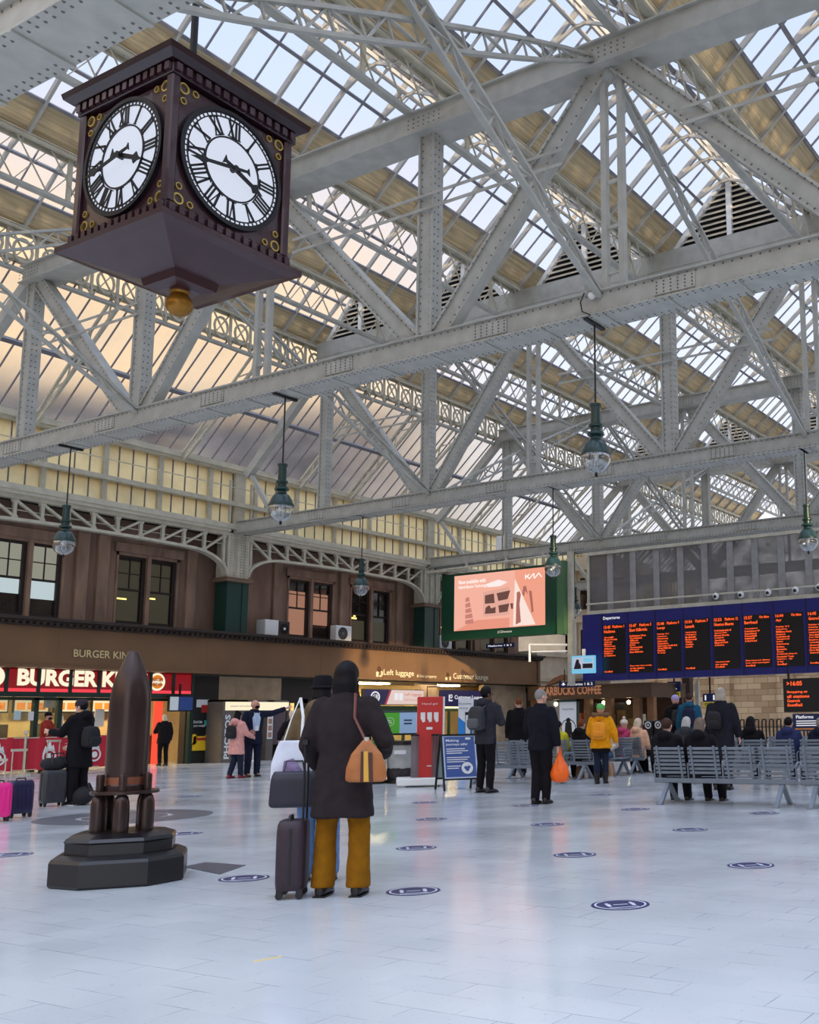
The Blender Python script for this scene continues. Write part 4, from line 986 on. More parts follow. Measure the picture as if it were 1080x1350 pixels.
m = MB(); m.box((.03, -.06, .34), (.1, .06, .6)); m.build('bracket', WHITE, root)

# ------------------------------------------------------------------ far end: coffee kiosk, stone wall, cream building
STONE = None
def stone_mat():
    m = bpy.data.materials.new('far_stone_blocks'); m.use_nodes = True; nt = m.node_tree; b = nt.nodes['Principled BSDF']; L = nt.links.new
    tc = nt.nodes.new('ShaderNodeTexCoord'); mp = nt.nodes.new('ShaderNodeMapping'); mp.inputs['Rotation'].default_value = (0, PI / 2, PI / 2); sp = nt.nodes.new('ShaderNodeSeparateXYZ'); cb = nt.nodes.new('ShaderNodeCombineXYZ')
    L(tc.outputs['Object'], sp.inputs[0]); L(sp.outputs['Y'], cb.inputs[0]); L(sp.outputs['Z'], cb.inputs[1])
    br = nt.nodes.new('ShaderNodeTexBrick'); br.inputs['Scale'].default_value = 1; br.inputs['Brick Width'].default_value = .9; br.inputs['Row Height'].default_value = .36; br.inputs['Mortar Size'].default_value = .012; br.inputs['Bias'].default_value = 0
    br.inputs['Color1'].default_value = lin((222, 192, 152)); br.inputs['Color2'].default_value = lin((172, 138, 100)); br.inputs['Mortar'].default_value = lin((120, 96, 74)); L(cb.outputs[0], br.inputs['Vector'])
    L(br.outputs['Color'], b.inputs['Base Color']); b.inputs['Roughness'].default_value = .8
    return m
STONE = stone_mat()
m = MB(); m.box((58, 2, 0), (58.6, 33.5, 7.2)); struct(m.build('wall_far', STONE))
m = MB()
for y in (22.2, 26.3, 31.5): m.box((57.7, y - .5, 0), (58, y + .5, 7.0))
m.box((57.8, 2, 4.0), (58, 33.5, 4.25)); m.box((57.85, 2, 0), (58, 33.5, .8)); struct(m.build('trim_6', STONE))
BLD = mat('cream_building', (214, 198, 172), .7, vary=.12, scale=1.5)
root = thing('station_building', 'cream stone building with cornices behind the advertising screen', 'building', (46.5, 0, 0))
m = MB(); m.box((0, 27.6, 0), (4, 30.4, 9.6)); m.box((-3.4, 30.0, 0), (.5, 33.5, 4.6)); m.box((0, 30, 0), (4, 34, 7)); m.build('wall', BLD, root)
m = MB(); m.box((-.3, 27.3, 9.2), (4, 30.5, 9.9)); m.box((-.2, 27.4, 6.4), (4, 30.5, 6.8)); m.box((-.2, 27.4, 3.4), (4, 30.5, 3.7)); m.box((-3.5, 29.85, 4.5), (.5, 33.5, 4.75)); m.box((-3.5, 29.9, 3.2), (.5, 33.5, 3.4)); m.build('cornice', BLD, root)
m = MB()
for y in (28.0, 29.8): m.box((-.12, y - .2, 3.7), (0, y + .2, 9.2))
m.build('pilaster', BLD, root)
for z in (4.3, 7.1):
    m = MB(); m.box((-.03, 28.4, z), (.02, 29.4, z + 1.7)); m.build('window', REFL, root)
KC = 42.0
KBR = mat('kiosk_bronze', (92, 70, 54), .45, metal=.2, vary=.1); KW = mat('kiosk_wood', (140, 96, 62), .5, vary=.2, scale=3)
k0 = onX(704, 924, KC); k1 = onX(866, 922, KC)
root = thing('coffee_kiosk', 'brown coffee kiosk with STARBUCKS COFFEE fascia and dim lit inside', 'kiosk', (KC, k0.y, 0)); W = k0.y - k1.y; kz = k0.z + .02; kt = onX(790, 904, KC).z
m = MB(); m.box((-.5, -W, kz), (3, 0, kt)); m.box((-.55, -W - .05, kt), (3, .05, kt + .06)); m.build('fascia', KBR, root)
m = MB(); a = onX(710, 917, KC - .5); b = onX(793, 913, KC - .5); m.text('STARBUCKS COFFEE', (-.505, a.y - k0.y, kz + .2), YN, ZP, width=a.y - b.y, hfit=.42, bold=.03); m.build('lettering', emit('coffee_letters', (170, 110, 80), .8), root)
for y in (0, -.45 * W, -.62 * W, -.84 * W, -W + .35): m = MB(); m.box((-.3, y - .35, 0), (.0, y, kz)); m.build('post', KW, root)
m = MB(); m.box((2.6, -W, 0), (2.8, 0, kz)); m.build('back_wall', mat('kiosk_back', (84, 58, 44), .7, vary=.4, scale=2), root)
m = MB(); m.box((-.1, -.84 * W, 0), (.5, -.45 * W, .95)); m.build('counter', KW, root)
m = MB(); m.plate((-.05, -.46 * W, .95), YN, ZP, .37 * W, 1.05, .01); m.build('glass', SHOPGLASS, root)
for q in range(5):
    y = -.48 * W - q * .08 * W; m = MB(); m.bbox((.6, y - .3, .95), (.9, y, 1.25 + .2 * (q % 3)), .02); m.build('display_goods', mat('goods_%d' % (q % 3), [(230, 190, 110), (240, 230, 200), (180, 120, 60)][q % 3], .6), root)
for y in (-.15 * W, -.55 * W, -.75 * W):
    m = MB(); m.ball((.4, y, kz - .2), .1, 10, 6); m.build('pendant_bulb', emit('bulb_warm', (255, 226, 170), 12), root)
m = MB(); m.bbox((-.2, -.42 * W, .7), (.05, -.28 * W, 1.55), .02); m.build('orange_panel', mat('kiosk_orange', (206, 96, 50), .5), root)
m = MB(); m.prism([(0, 0), (.55, .38), (1.0, .52), (1.5, .45), (1.7, 0), (1.3, .2), (.9, .25), (.5, .1)], .3, (-.6, onX(718, 905, KC - .6).y - k0.y, kt + .05), YN, ZP); m.build('awning', mat('awning_brown', (150, 100, 70), .6), root)
def numsign(px0, py0, px1, py1, x, body, label):
    a = onX(px0, py1, x); b = onX(px1, py0, x); W = a.y - b.y; H = b.z - a.z
    root = thing('platform_number_sign', label, 'sign', (x, a.y, a.z)); m = MB(); m.box((0, -W, H * .38), (.12, 0, H)); m.build('board', SIGNB, root)
    m = MB(); m.text(body, (-.004, -W * .5, H * .5), YN, ZP, hfit=H * .38, align='C', width=W * (.45 if len(body) < 2 else .7), bold=.02); m.build('lettering', WL, root)
    m = MB(); m.box((0, -W * .92, 0), (.1, -W * .02, H * .36)); m.build('yellow_plate', mat('plate_yellow', (226, 200, 40), .5), root)
    m = MB(); m.plate((-.004, -W * .12, H * .22), YN, ZP, W * .7, H * .04, .003); m.plate((-.004, -W * .12, H * .11), YN, ZP, W * .6, H * .04, .003); m.build('small_print', BLACK, root)
    m = MB(); m.box((.02, -W * .55, H), (.08, -W * .45, H + 1.2)); m.build('hanger', BLACK, root)
numsign(880, 898, 897, 920, 44, '2', 'navy sign with a figure two and yellow plate, left of the dark pillar')
numsign(927, 914, 945, 932, 44, '1 1', 'navy sign with two figure ones and yellow plate, right of the dark pillar')
m = MB(); a = onX(903, 965, 46); b = onX(909, 890, 46); m.box((46, b.y, 0), (46.4, a.y + .1, 3.6)); m.build('dark_pillar', mat('pillar_brown', (62, 44, 36), .6), None, label='dark brown pillar between the two platform number signs', category='pillar')
m = MB(); a = onX(920, 965, 47); m.box((47, a.y - .1, 0), (47.15, a.y + .1, 3.0)); m.tube([(47, a.y, 3.0), (47, a.y - .2, 3.3), (47, a.y - .5, 3.4)], .06, 8); m.build('lamp_mast', STEELD, None, label='thin pale mast with crooked top beside the platform 1 sign', category='mast')
# platform railings and ticket gates
m = MB(); xg = 44.0; y0, y1 = onX(905, 965, xg).y, onX(1075, 965, xg).y
root = thing('platform_railing', 'black railing of looped uprights in front of the stone wall', 'railing', (xg, y0, 0))
m = MB(); y = 0
while y > y1 - y0: m.annulus((0, y, 1.02), YN, ZP, .07, .12, .06, 12, 0, PI); m.box((-.03, y + .07, 0), (.03, y + .12, 1.02)); m.box((-.03, y - .12, 0), (.03, y - .07, 1.02)); y -= .36
m.build('loop', BLACK, root); m = MB(); m.box((-.03, y1 - y0, .25), (.03, 0, .3)); m.box((-.03, y1 - y0, .75), (.03, 0, .79)); m.build('rail', BLACK, root)
for i, px in enumerate((855, 868)):
    p = onX(px, 978, 40); root = thing('ticket_gate', 'black ticket gate post with white dial face, ' + ('left of the pair' if i == 0 else 'right of the pair') + ' by the kiosk', 'gate', (40, p.y, 0))
    m = MB(); m.bbox((0, -.22, 0), (.8, .22, 1.15), .03); m.build('body', BLACK, root); m = MB(); m.annulus((-.005, 0, .95), YN, ZP, .1, .16, .01, 18); m.disc((-.005, 0, .95), YN, ZP, .05, .01, 12); m.build('dial', WHITE, root)

p = onX(655, 718, 34.6); root = thing('junction_box', 'pale grey junction box standing on the truss above the advertising screen', 'junction box', (34.75, p.y, 8.43))
m = MB(); m.bbox((0, -.26, 0), (.25, .16, .62), .02); m.build('box', WHITE, root); m = MB(); m.box((-.02, -.36, -.02), (.2, -.27, .7)); m.build('side_post', STEELD, root)
p = onX(782, 398, 14.1); root = thing('floodlight', 'small grey floodlight fixed on the second truss above a pendant lamp', 'floodlight', (14.12, p.y, 8.42))
m = MB(); m.lathe([(.03, .0), (.10, .02), (.15, .10), (.16, .14), (.02, .16)], 16); m.build('housing', STEEL, root, 40); m = MB(); m.ball((-.06, 0, -.06), .07, 12, 8); m.build('lens', WHITE, root, 60); m = MB(); m.tube([(-.14, .1, -.02), (-.2, .14, -.2), (-.18, .12, -.36), (-.1, 0, -.42)], .012, 6); m.build('cable', BLACK, root)

# ------------------------------------------------------------------ hanging clock
def clock():
    cx, cy = 7.83, 10.85; h = .84; z0, z1 = 7.22, 8.82
    MAR = mat('clock_maroon', (58, 27, 34), .32, vary=.15, scale=4, coat=.3); MARD = mat('clock_dark', (42, 19, 27), .3, coat=.3)
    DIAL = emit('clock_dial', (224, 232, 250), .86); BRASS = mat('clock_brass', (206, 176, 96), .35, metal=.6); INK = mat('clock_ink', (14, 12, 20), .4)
    root = thing('station_clock', 'large maroon four sided clock with Roman numeral dials hanging from the roof', 'clock', (cx, cy, 0))
    m = MB(); m.bbox((-h, -h, z0), (h, h, z1), .04)
    for sx in (-1, 1):
        for sy in (-1, 1): m.bbox((sx * h - .06, sy * h - .06, z0), (sx * h + .06, sy * h + .06, z1), .02)
    m.build('case', MAR, root)
    m = MB(); m.bbox((-h - .07, -h - .07, z1), (h + .07, h + .07, z1 + .14), .01)
    m.rings([[(sx * (h + r), sy * (h + r), z) for sx, sy in ((-1, -1), (1, -1), (1, 1), (-1, 1))] for r, z in ((.12, z1 + .14), (.20, z1 + .20), (.22, z1 + .27), (.05, z1 + .36), (-.5, z1 + .42))])
    cor = m; m = MB(); m.bbox((-h - .06, -h - .06, z0 - .14), (h + .06, h + .06, z0), .01)
    m.rings([[(sx * (h + r), sy * (h + r), z) for sx, sy in ((-1, -1), (1, -1), (1, 1), (-1, 1))] for r, z in ((.08, z0 - .14), (.18, z0 - .17), (.18, z0 - .24), (.05, z0 - .27), (-.32, z0 - .40), (-.52, z0 - .46), (-.54, z0 - .56), (-.66, z0 - .60))])
    m.build('base', MAR, root)
    m = cor; m.cur = 1; n = 14
    for z, rr in ((z1 + .02, .07), (z0 - .12, .06)):
        for q in range(n):
            t = -h - rr + .06 + (2 * (h + rr) - .12) * q / (n - 1)
            for s in (-1, 1): m.box((t - .038, s * (h + rr) - .045, z), (t + .038, s * (h + rr) + .045, z + .095)); m.box((s * (h + rr) - .045, t - .038, z), (s * (h + rr) + .045, t + .038, z + .095))
    m.build('cornice', [MARD, MAR], root)
    m = MB(); m.ball((0, 0, z0 - .76), (.165, .165, .15), 20, 12); m.lathe([(.0, z0 - .58), (.13, z0 - .58), (.11, z0 - .63), (.08, z0 - .64), (.06, z0 - .68)], 20); m.build('gold_finial', mat('finial_gold', (150, 104, 30), .35, metal=.5), root, 40)
    m = MB(); m.tube([(0, 0, z1 + .35), (0, 0, 14.2)], .045, 10); m.lathe([(.12, z1 + .34), (.10, z1 + .5), (.05, z1 + .6)], 14); m.build('hanging_rod', INK, root)
    zc = (z0 + z1) / 2
    ROM = ['XII', 'I', 'II', 'III', 'IIII', 'V', 'VI', 'VII', 'VIII', 'IX', 'X', 'XI']
    for (o, xd, nm) in ((V((0, -h - .0, zc)), XP, 'right'), (V((-h, 0, zc)), YN, 'left'), (V((0, h, zc)), XN, 'b'), (V((h, 0, zc)), YP, 'c')):
        nn = xd.cross(ZP).normalized(); P = lambda r, a, d: o + xd * (r * math.sin(a)) + ZP * (r * math.cos(a)) + nn * d
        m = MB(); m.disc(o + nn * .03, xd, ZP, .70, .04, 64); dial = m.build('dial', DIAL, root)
        m = MB(); m.annulus(o + nn * .055, xd, ZP, .695, .745, .06, 64); m.annulus(o + nn * .045, xd, ZP, .635, .65, .016, 64); m.annulus(o + nn * .045, xd, ZP, .385, .405, .016, 64); m.annulus(o + nn * .045, xd, ZP, .68, .70, .016, 64)
        for q in range(60):
            a = 2 * PI * q / 60; m.beam(P(.64, a, .038), P(.69, a, .038), .014, .012, nn)
        m.build('chapter_ring', INK, dial)
        m = MB()
        for q, s in enumerate(ROM):
            a = 2 * PI * q / 12; rd = P(1, a, 0) - o; td = xd * math.cos(a) - ZP * math.sin(a)
            ws = {'I': .05, 'V': .10, 'X': .10}; W = sum(ws[c] for c in s) * .95; u = -W / 2; r0, r1 = .415, .63
            for c in s:
                w = ws[c] * .95; k = nn * .042; ctr = u + w / 2
                A = lambda t, r: o + rd * r + td * t + k
                if c == 'I': m.beam(A(ctr, r0), A(ctr, r1), .026, .012, nn)
                elif c == 'V': m.beam(A(u + .012, r1), A(ctr, r0), .03, .012, nn); m.beam(A(u + w - .012, r1), A(ctr, r0), .014, .012, nn)
                else: m.beam(A(u + .012, r1), A(u + w - .012, r0), .03, .012, nn); m.beam(A(u + w - .012, r1), A(u + .012, r0), .014, .012, nn)
                u += w
            m.beam(o + rd * r0 - td * W * .5 + nn * .042, o + rd * r0 + td * W * .5 + nn * .042, .012, .012, nn); m.beam(o + rd * r1 - td * W * .5 + nn * .042, o + rd * r1 + td * W * .5 + nn * .042, .012, .012, nn)
        m.build('numeral', INK, dial)
        def hand(a, L, w, back, name, d):
            rd = P(1, a, 0) - o; td = xd * math.cos(a) - ZP * math.sin(a)
            poly = [(-w * .35, -back + .04), (-w * 1.1, -back), (w * 1.1, -back), (w * .35, -back + .04), (w * .5, 0), (w * .45, L * .62), (w * 1.2, L * .72), (w * .5, L * .82), (0, L), (-w * .5, L * .82), (-w * 1.2, L * .72), (-w * .45, L * .62), (-w * .5, 0)]
            q = MB(); q.prism(poly, .012, o + nn * d, td, rd); q.build(name, INK, dial)
        hand(2 * PI * (3 + 43 / 60) / 12, .46, .062, .17, 'hour_hand', .085); hand(2 * PI * 43 / 60, .65, .046, .21, 'minute_hand', .105)
        m = MB(); m.disc(o + nn * .115, xd, ZP, .04, .09, 16); m.build('hand_boss', INK, dial)
        for sx in (-1, 1):
            for sz in (-1, 1):
                m = MB()
                for (u, v, r) in ((.71, .70, .07), (.71, .54, .042), (.55, .71, .042)):
                    m.annulus(o + xd * (sx * u) + ZP * (sz * v) + nn * .02, xd, ZP, r * .74, r, .03, 20)
                m.build('brass_ring', BRASS, root)
clock()

# ------------------------------------------------------------------ shell monument
def monument():
    BR = mat('bronze_shell', (62, 46, 42), .27, metal=.45, vary=.25, scale=3, bump=.05); BK = mat('monument_base', (20, 16, 18), .32, vary=.25, scale=5, bump=.12); CU = mat('copper_band', (150, 92, 66), .35, metal=.6, vary=.25, scale=8)
    c = V((5.555, 8.05, 0)); fa = math.atan2(-c.y, -c.x) - .10
    root = thing('shell_monument', 'bronze artillery shell collection monument on an eight sided dark plinth', 'monument', tuple(c), fa); root.scale = (.90, .90, 1.0)
    def octa(r, z, k=.5):   # square of half size r, corners cut
        a = r; b = r * k
        return [(a, -b, z), (a, b, z), (b, a, z), (-b, a, z), (-a, b, z), (-a, -b, z), (-b, -a, z), (b, -a, z)]
    m = MB(); m.rings([octa(.535, 0), octa(.55, .02), octa(.55, .19), octa(.535, .215), octa(.47, .245)]); m.build('plinth', BK, root)
    m = MB(); m.rings([octa(.44, .24), octa(.44, .33), octa(.45, .345), octa(.43, .37), octa(.34, .40), octa(.30, .405)]); m.build('upper_plinth', BK, root)
    for i, a in enumerate((0, 62, -62, 180 - 45, 180 + 45)):
        a = math.radians(a); x, y = .225 * math.cos(a), .225 * math.sin(a)
        m = MB(); m.lathe([(.066, .40), (.070, .42), (.070, .58), (.066, .64), (.052, .685), (.03, .705)], 18, (x, y, 0)); m.build('small_shell', BR, root, 40)
        m = MB(); m.lathe([(.034, .73), (.036, .74), (.036, .85), (.030, .865)], 14, (x, y, 0)); m.build('stud', BR, root, 40)
    m = MB(); m.lathe([(.28, .70), (.295, .705), (.295, .725), (.28, .73)], 40); m.build('plate', BR, root, 30)
    m = MB(); m.lathe([(.188, .73), (.188, .77), (.180, .78)], 40); m.build('foot_ring', BR, root, 30)
    m = MB(); m.lathe([(.181, .78), (.183, .84)], 40); m.build('copper_band', CU, root, 30)
    prof = [(.180, .84), (.182, 1.1), (.182, 1.30), (.180, 1.40)]
    for q in range(1, 13): t = q / 12; prof.append((.180 - .128 * t ** 2.0, 1.40 + .47 * t))
    prof += [(.045, 1.885), (.03, 1.895)]
    m = MB(); m.lathe(prof, 48); m.build('main_shell', BR, root, 30)
monument()

# ------------------------------------------------------------------ pendant lamps
def globe_mat():
    m = bpy.data.materials.new('clear_globe'); m.use_nodes = True; nt = m.node_tree; nt.nodes.clear(); L = nt.links.new
    o = nt.nodes.new('ShaderNodeOutputMaterial'); t = nt.nodes.new('ShaderNodeBsdfTransparent'); t.inputs[0].default_value = (.93, .95, .95, 1)
    g = nt.nodes.new('ShaderNodeBsdfGlossy'); g.inputs['Roughness'].default_value = .03; lw = nt.nodes.new('ShaderNodeLayerWeight'); lw.inputs[0].default_value = .35
    mr = nt.nodes.new('ShaderNodeMapRange'); mr.inputs['To Min'].default_value = .10; mr.inputs['To Max'].default_value = .75; L(lw.outputs['Facing'], mr.inputs['Value'])
    x = nt.nodes.new('ShaderNodeMixShader'); L(mr.outputs[0], x.inputs[0]); L(t.outputs[0], x.inputs[1]); L(g.outputs[0], x.inputs[2]); L(x.outputs[0], o.inputs[0]); return m
GLOBE = globe_mat()
LG = mat('lamp_green', (14, 50, 45), .35, coat=.2)
def lamp(label, loc, first=None):
    if first: 
        c = copy_tree(first); return place(c, loc, 0, label)
    root = thing('pendant_lamp', label, 'lamp', loc, 0, 'green pendant lamps under the roof trusses')
    m = MB(); m.tube([(0, 0, .75), (0, 0, 2.40)], .016, 8); m.box((-.3, -.04, 2.38), (.3, .04, 2.42)); m.build('rod', BLACK, root)
    m = MB(); m.lathe([(.05, .98), (.10, .96), (.10, .92), (.08, .90), (.085, .62), (.12, .60), (.12, .56), (.09, .54), (.09, .48), (.14, .46), (.15, .42), (.09, .38), (.10, .33)], 24); m.build('neck', LG, root, 35)
    m = MB(); m.lathe([(.10, .34), (.16, .30), (.20, .23), (.235, .15), (.255, .10), (.255, .07), (.24, .07), (.2, .16), (.1, .26)], 28); m.build('hood', LG, root, 35)
    m = MB(); m.ball((0, 0, 0), .255, 28, 18); 
    k = len(m.v); g = MB(); g.ball((0, 0, 0), .243, 28, 18); m.add(g.v, [f[::-1] for f in g.f]); m.build('globe', GLOBE, root, 80)
    m = MB(); m.ball((0, 0, -.275), (.03, .03, .04), 8, 6); m.build('finial', BLACK, root, 50)
    m = MB(); m.ball((0, 0, .06), (.05, .05, .09), 10, 8); m.tube([(0, 0, .1), (-.06, 0, -.12), (0, 0, -.16), (.06, 0, -.12), (0, 0, .1)], .006, 6); m.build('bulb', WHITE, root, 60)
    return root
LN = {14.4: 'nearest row', 24.5: 'second row', 34.9: 'third row', 45.3: 'fourth row'}
fl = None
for X, yy, lab in ((14.4, 23.75, 'green pendant lamp hanging in front of the first pair of sash windows'), (14.4, 16.35, 'green pendant lamp in front of the lower chord end beside the first column'), (14.4, 8.77, 'largest looking green pendant lamp, hanging above the advertising screen and departure board'),
                   (24.5, 23.95, 'green pendant lamp in front of the fourth sash window pair'), (24.5, 16.42, 'green pendant lamp overlapping the right edge of the advertising screen'), (24.5, 8.65, 'green pendant lamp in front of the mesh screen at the right edge'),
                   (34.9, 22.34, 'small far pendant lamp between the advertising screen and the mesh screen')):
    o = lamp(lab, (X, yy, 5.6), fl); fl = fl or o

# ------------------------------------------------------------------ floor stickers, covers
DISCB = mat('sticker_blue', (42, 46, 92), .4); DISCW = mat('sticker_white', (214, 218, 232), .4)
fd = None
STK = [(818, 1193), (990, 1141), (758, 1127), (545, 1175), (322, 1158), (549, 1118), (569, 1080), (910, 1094), (722, 1087), (838, 1067), (1008, 1072), (692, 1062), (243, 1099), (14, 1127), (793, 1048), (560, 1058), (935, 1048), (250, 1050)]
SLB = ['nearest blue sticker, lower right of the mustard trousers', 'blue floor sticker in front of the right hand bench, toward the viewer', 'blue floor sticker in the middle, below the man with orange bag', 'blue floor sticker right beside the mustard trousers', 'blue floor sticker between the shell monument and the dark suitcase', 'blue floor sticker just behind the mustard trousers to the right', 'blue floor sticker in front of the red sanitiser stand', 'blue floor sticker in front of the left end of the front bench', 'blue floor sticker in front of the man with orange bag', 'blue floor sticker between the yellow coat and the front bench', 'blue floor sticker under the edge of the front bench', 'blue floor sticker at the feet of the man with orange bag', 'blue floor sticker just right of the shell monument plinth', 'blue floor sticker at the left edge below the pink suitcase', 'blue floor sticker at the boots of the yellow coat', 'blue floor sticker by the white stand foot', 'blue floor sticker under the front bench seats', 'blue floor sticker behind the shell near the photo booth']
def sticker(label, p):
    global fd
    if fd: return place(copy_tree(fd), (p.x, p.y, .001), AZV - PI / 2, label)
    root = thing('floor_sticker', label, 'sticker', (p.x, p.y, .001), AZV - PI / 2, 'blue keep-apart floor stickers')
    m = MB(); m.disc((0, 0, .002), XP, YP, .20, .002, 40); m.build('sticker', DISCB, root)
    m = MB(); m.annulus((0, 0, .0035), XP, YP, .165, .178, .001, 40); m.build('ring', DISCW, root)
    m = MB()
    for s in (-1, 1):
        m.disc((s * .085, .055, .0035), XP, YP, .014, .001, 10); m.prism([(-.012, -.06), (.012, -.06), (.016, .03), (-.016, .03)], .001, (s * .085, 0, .0035), XP, YP)
    m.prism([(-.05, -.012), (.05, -.012), (.05, .004), (-.05, .004)], .001, (0, 0, .0035), XP, YP); m.prism([(-.10, -.115), (.10, -.115), (.10, -.10), (-.10, -.10)], .001, (0, 0, .0035), XP, YP); m.build('figure', DISCW, root)
    fd = root
AZV = math.radians(45)
for (px, py), lab in zip(STK, SLB): sticker(lab, onz(px, py))
p = onz(165, 1077); m = MB(); m.annulus((0, 0, .004), XP, YP, .62, 1.15, .004, 60); m.annulus((0, 0, .004), XP, YP, .0, .55, .004, 40)
o = m.build('floor_ring', mat('floor_ring_grey', (112, 112, 118), .3, vary=.15, scale=5), None, label='large dark ring set in the floor behind the shell monument', category='floor inlay'); o.location = (p.x, p.y, 0)
m = MB(); q = [onz(*t) for t in ((240, 1143), (272, 1137), (324, 1141), (290, 1153))]; m.add([(v.x, v.y, .004) for v in q] + [(v.x, v.y, 0) for v in q], [(3, 2, 1, 0), (0, 1, 5, 4), (1, 2, 6, 5), (2, 3, 7, 6), (3, 0, 4, 7)])
m.build('floor_cover', mat('cover_grey', (78, 80, 90), .4, vary=.3, scale=20, bump=.3), None, label='dark grey floor cover plate right of the shell monument', category='cover')
m = MB(); a, b = onz(334, 1268), onz(372, 1261); m.beam((a.x, a.y, .001), (b.x, b.y, .001), .02, .002); m.build('tape_strip', mat('tape_yellow', (226, 200, 120), .5), None, label='short strip of yellow tape on the floor in the foreground', category='tape')

# ------------------------------------------------------------------ benches
BST = mat('bench_grey_steel', (122, 132, 142), .38, metal=.35, vary=.08); 
def bench(label, loc, rz, n=4):
    root = thing('bench', label, 'bench', loc, rz, None); P = .56
    m = MB(); m.bbox((0, .02, .30), (n * P, .12, .37), .01); m.build('beam', BST, root)
    for x in (.22, n * P - .22):
        m = MB(); m.beam((x, .07, .31), (x, -.20, .0), .06, .045, YP); m.beam((x, .07, .31), (x, .36, .0), .06, .045, YP); m.box((x - .04, -.25, 0), (x + .04, -.16, .015)); m.box((x - .04, .32, 0), (x + .04, .41, .015)); m.build('leg_frame', BST, root)
    for i in range(n):
        x0, x1 = i * P + .03, (i + 1) * P - .03
        m = MB()
        for q in range(6): m.bbox((x0, .06 + q * .075, .385 - .004 * q), (x1, .12 + q * .075, .402 - .004 * q), .006)
        m.box((x0 + .04, .05, .37), (x0 + .07, .5, .385)); m.box((x1 - .07, .05, .37), (x1 - .04, .5, .385)); m.build('seat', BST, root)
        m = MB()
        for q in range(7):
            z = .43 + q * .058; y = .05 - (z - .4) * .22; m.bbox((x0, y - .01, z), (x1, y + .012, z + .042), .006)
        for xx in (x0 + .05, x1 - .08): m.beam((xx + .015, .06, .36), (xx + .015, -.06, .84), .03, .02, YP)
        m.build('backrest', BST, root)
    for i in range(n + 1):
        x = i * P; m = MB(); m.tube([(x, .06, .36), (x, .04, .56), (x, .10, .60), (x, .40, .60), (x, .46, .56), (x, .40, .40)], .014, 6); m.build('armrest', BST, root)
    return root
benches = [('front slatted steel bench nearest the viewer, holding two people in black', (13.72, 7.42, 0)), ('front slatted steel bench cut by the right edge of the picture', (13.72, 5.12, 0)),
           ('slatted steel bench behind the man with the backpack', (17.0, 13.45, 0)), ('slatted steel bench between the man in black and the yellow coat', (18.6, 13.75, 0)), ('slatted steel bench holding the person in a peach hooded coat', (20.8, 13.75, 0)),
           ('slatted steel bench behind the front bench, holding the long haired person', (18.0, 9.0, 0)), ('slatted steel bench at the right edge, holding people in navy jackets', (18.0, 6.7, 0)), ('rear slatted steel bench partly hidden by the grey haired person', (20.8, 11.3, 0)), ('rear slatted steel bench in front of the black railing', (20.8, 9.0, 0))]
b0 = bench(benches[0][0], benches[0][1], -PI / 2)
for lab, loc in benches[1:]: place(copy_tree(b0), loc, -PI / 2, lab)
b5 = place(copy_tree(b0), (20.35, 11.5, 0), PI / 2, 'slatted steel bench turned toward the viewer behind the yellow coat')

# ------------------------------------------------------------------ stands, bins and boards in the middle
def toward(x, y): return math.atan2(-y, -x)     # heading that faces the viewer
def face(x, y, off=0.0): return toward(x, y) + PI / 2 + off   # rz for local -y front
# A-board
p = onz(612, 1041); root = thing('pavement_sign', 'blue A-frame sign with black frame beside the red stand', 'sign', (p.x, p.y + .15, 0), face(p.x, p.y, .30))
w, h, t = .34, 1.02, .30
m = MB()
for s in (-1, 1):
    for a in (-1, 1): m.beam((a * w, s * t, 0), (a * w, s * .02, h), .035, .03, YP)
    m.beam((-w, s * t * .80, .2), (w, s * t * .80, .2), .03, .03); m.beam((-w, s * .03, h - .02), (w, s * .03, h - .02), .03, .03)
m.build('frame', BLACK, root)
def AB(u, v, d): # point on front panel
    z = .21 + v * (h - .24); y = -(t - (t - .02) * z / h); return V((u, y - d, z))
def abq(u0, v0, u1, v1, d): return [AB(u0, v0, d), AB(u1, v0, d), AB(u1, v1, d), AB(u0, v1, d)]
m = MB(); m.add(abq(-w + .02, 0, w - .02, 1, .0) + abq(-w + .02, 0, w - .02, 1, -.02), [(0, 1, 2, 3), (7, 6, 5, 4), (0, 4, 5, 1), (1, 5, 6, 2), (2, 6, 7, 3), (3, 7, 4, 0)]); m.build('poster', mat('aboard_white', (196, 212, 236), .4), root)
m = MB(); m.add(abq(-w + .05, .04, w - .05, .97, .003), [(0, 1, 2, 3)]); m.build('blue_print', mat('aboard_blue', (62, 88, 150), .4), root)
yd = (AB(0, 1, 0) - AB(0, 0, 0)).normalized(); m = MB(); m.text('Making', AB(-w + .08, .84, .006), XP, yd, hfit=.06, width=.25, bold=.02); m.text('journeys safer', AB(-w + .08, .75, .006), XP, yd, hfit=.06, width=.42, bold=.02)
for q, L in enumerate((.36, .42, .30, .0, .44, .40, .34, .0, .26, .22)):
    if L: m.add(abq(-w + .08, .68 - .05 * q, -w + .08 + L, .70 - .05 * q, .005), [(0, 1, 2, 3)])
m.add(abq(.12, .9, .22, .95, .005), [(0, 1, 2, 3)]); nn = XP.cross(yd).normalized(); m.disc(AB(.12, .24, .006), XP, yd, .11, .003, 24); m.build('lettering', WHITE, root)
m = MB(); m.disc(AB(.09, .25, .012), XP, yd, .03, .003, 12); m.disc(AB(.15, .26, .012), XP, yd, .03, .003, 12); m.disc(AB(.12, .21, .012), XP, yd, .035, .003, 12); m.build('symbol', mat('aboard_blue', (62, 88, 150), .4), root)
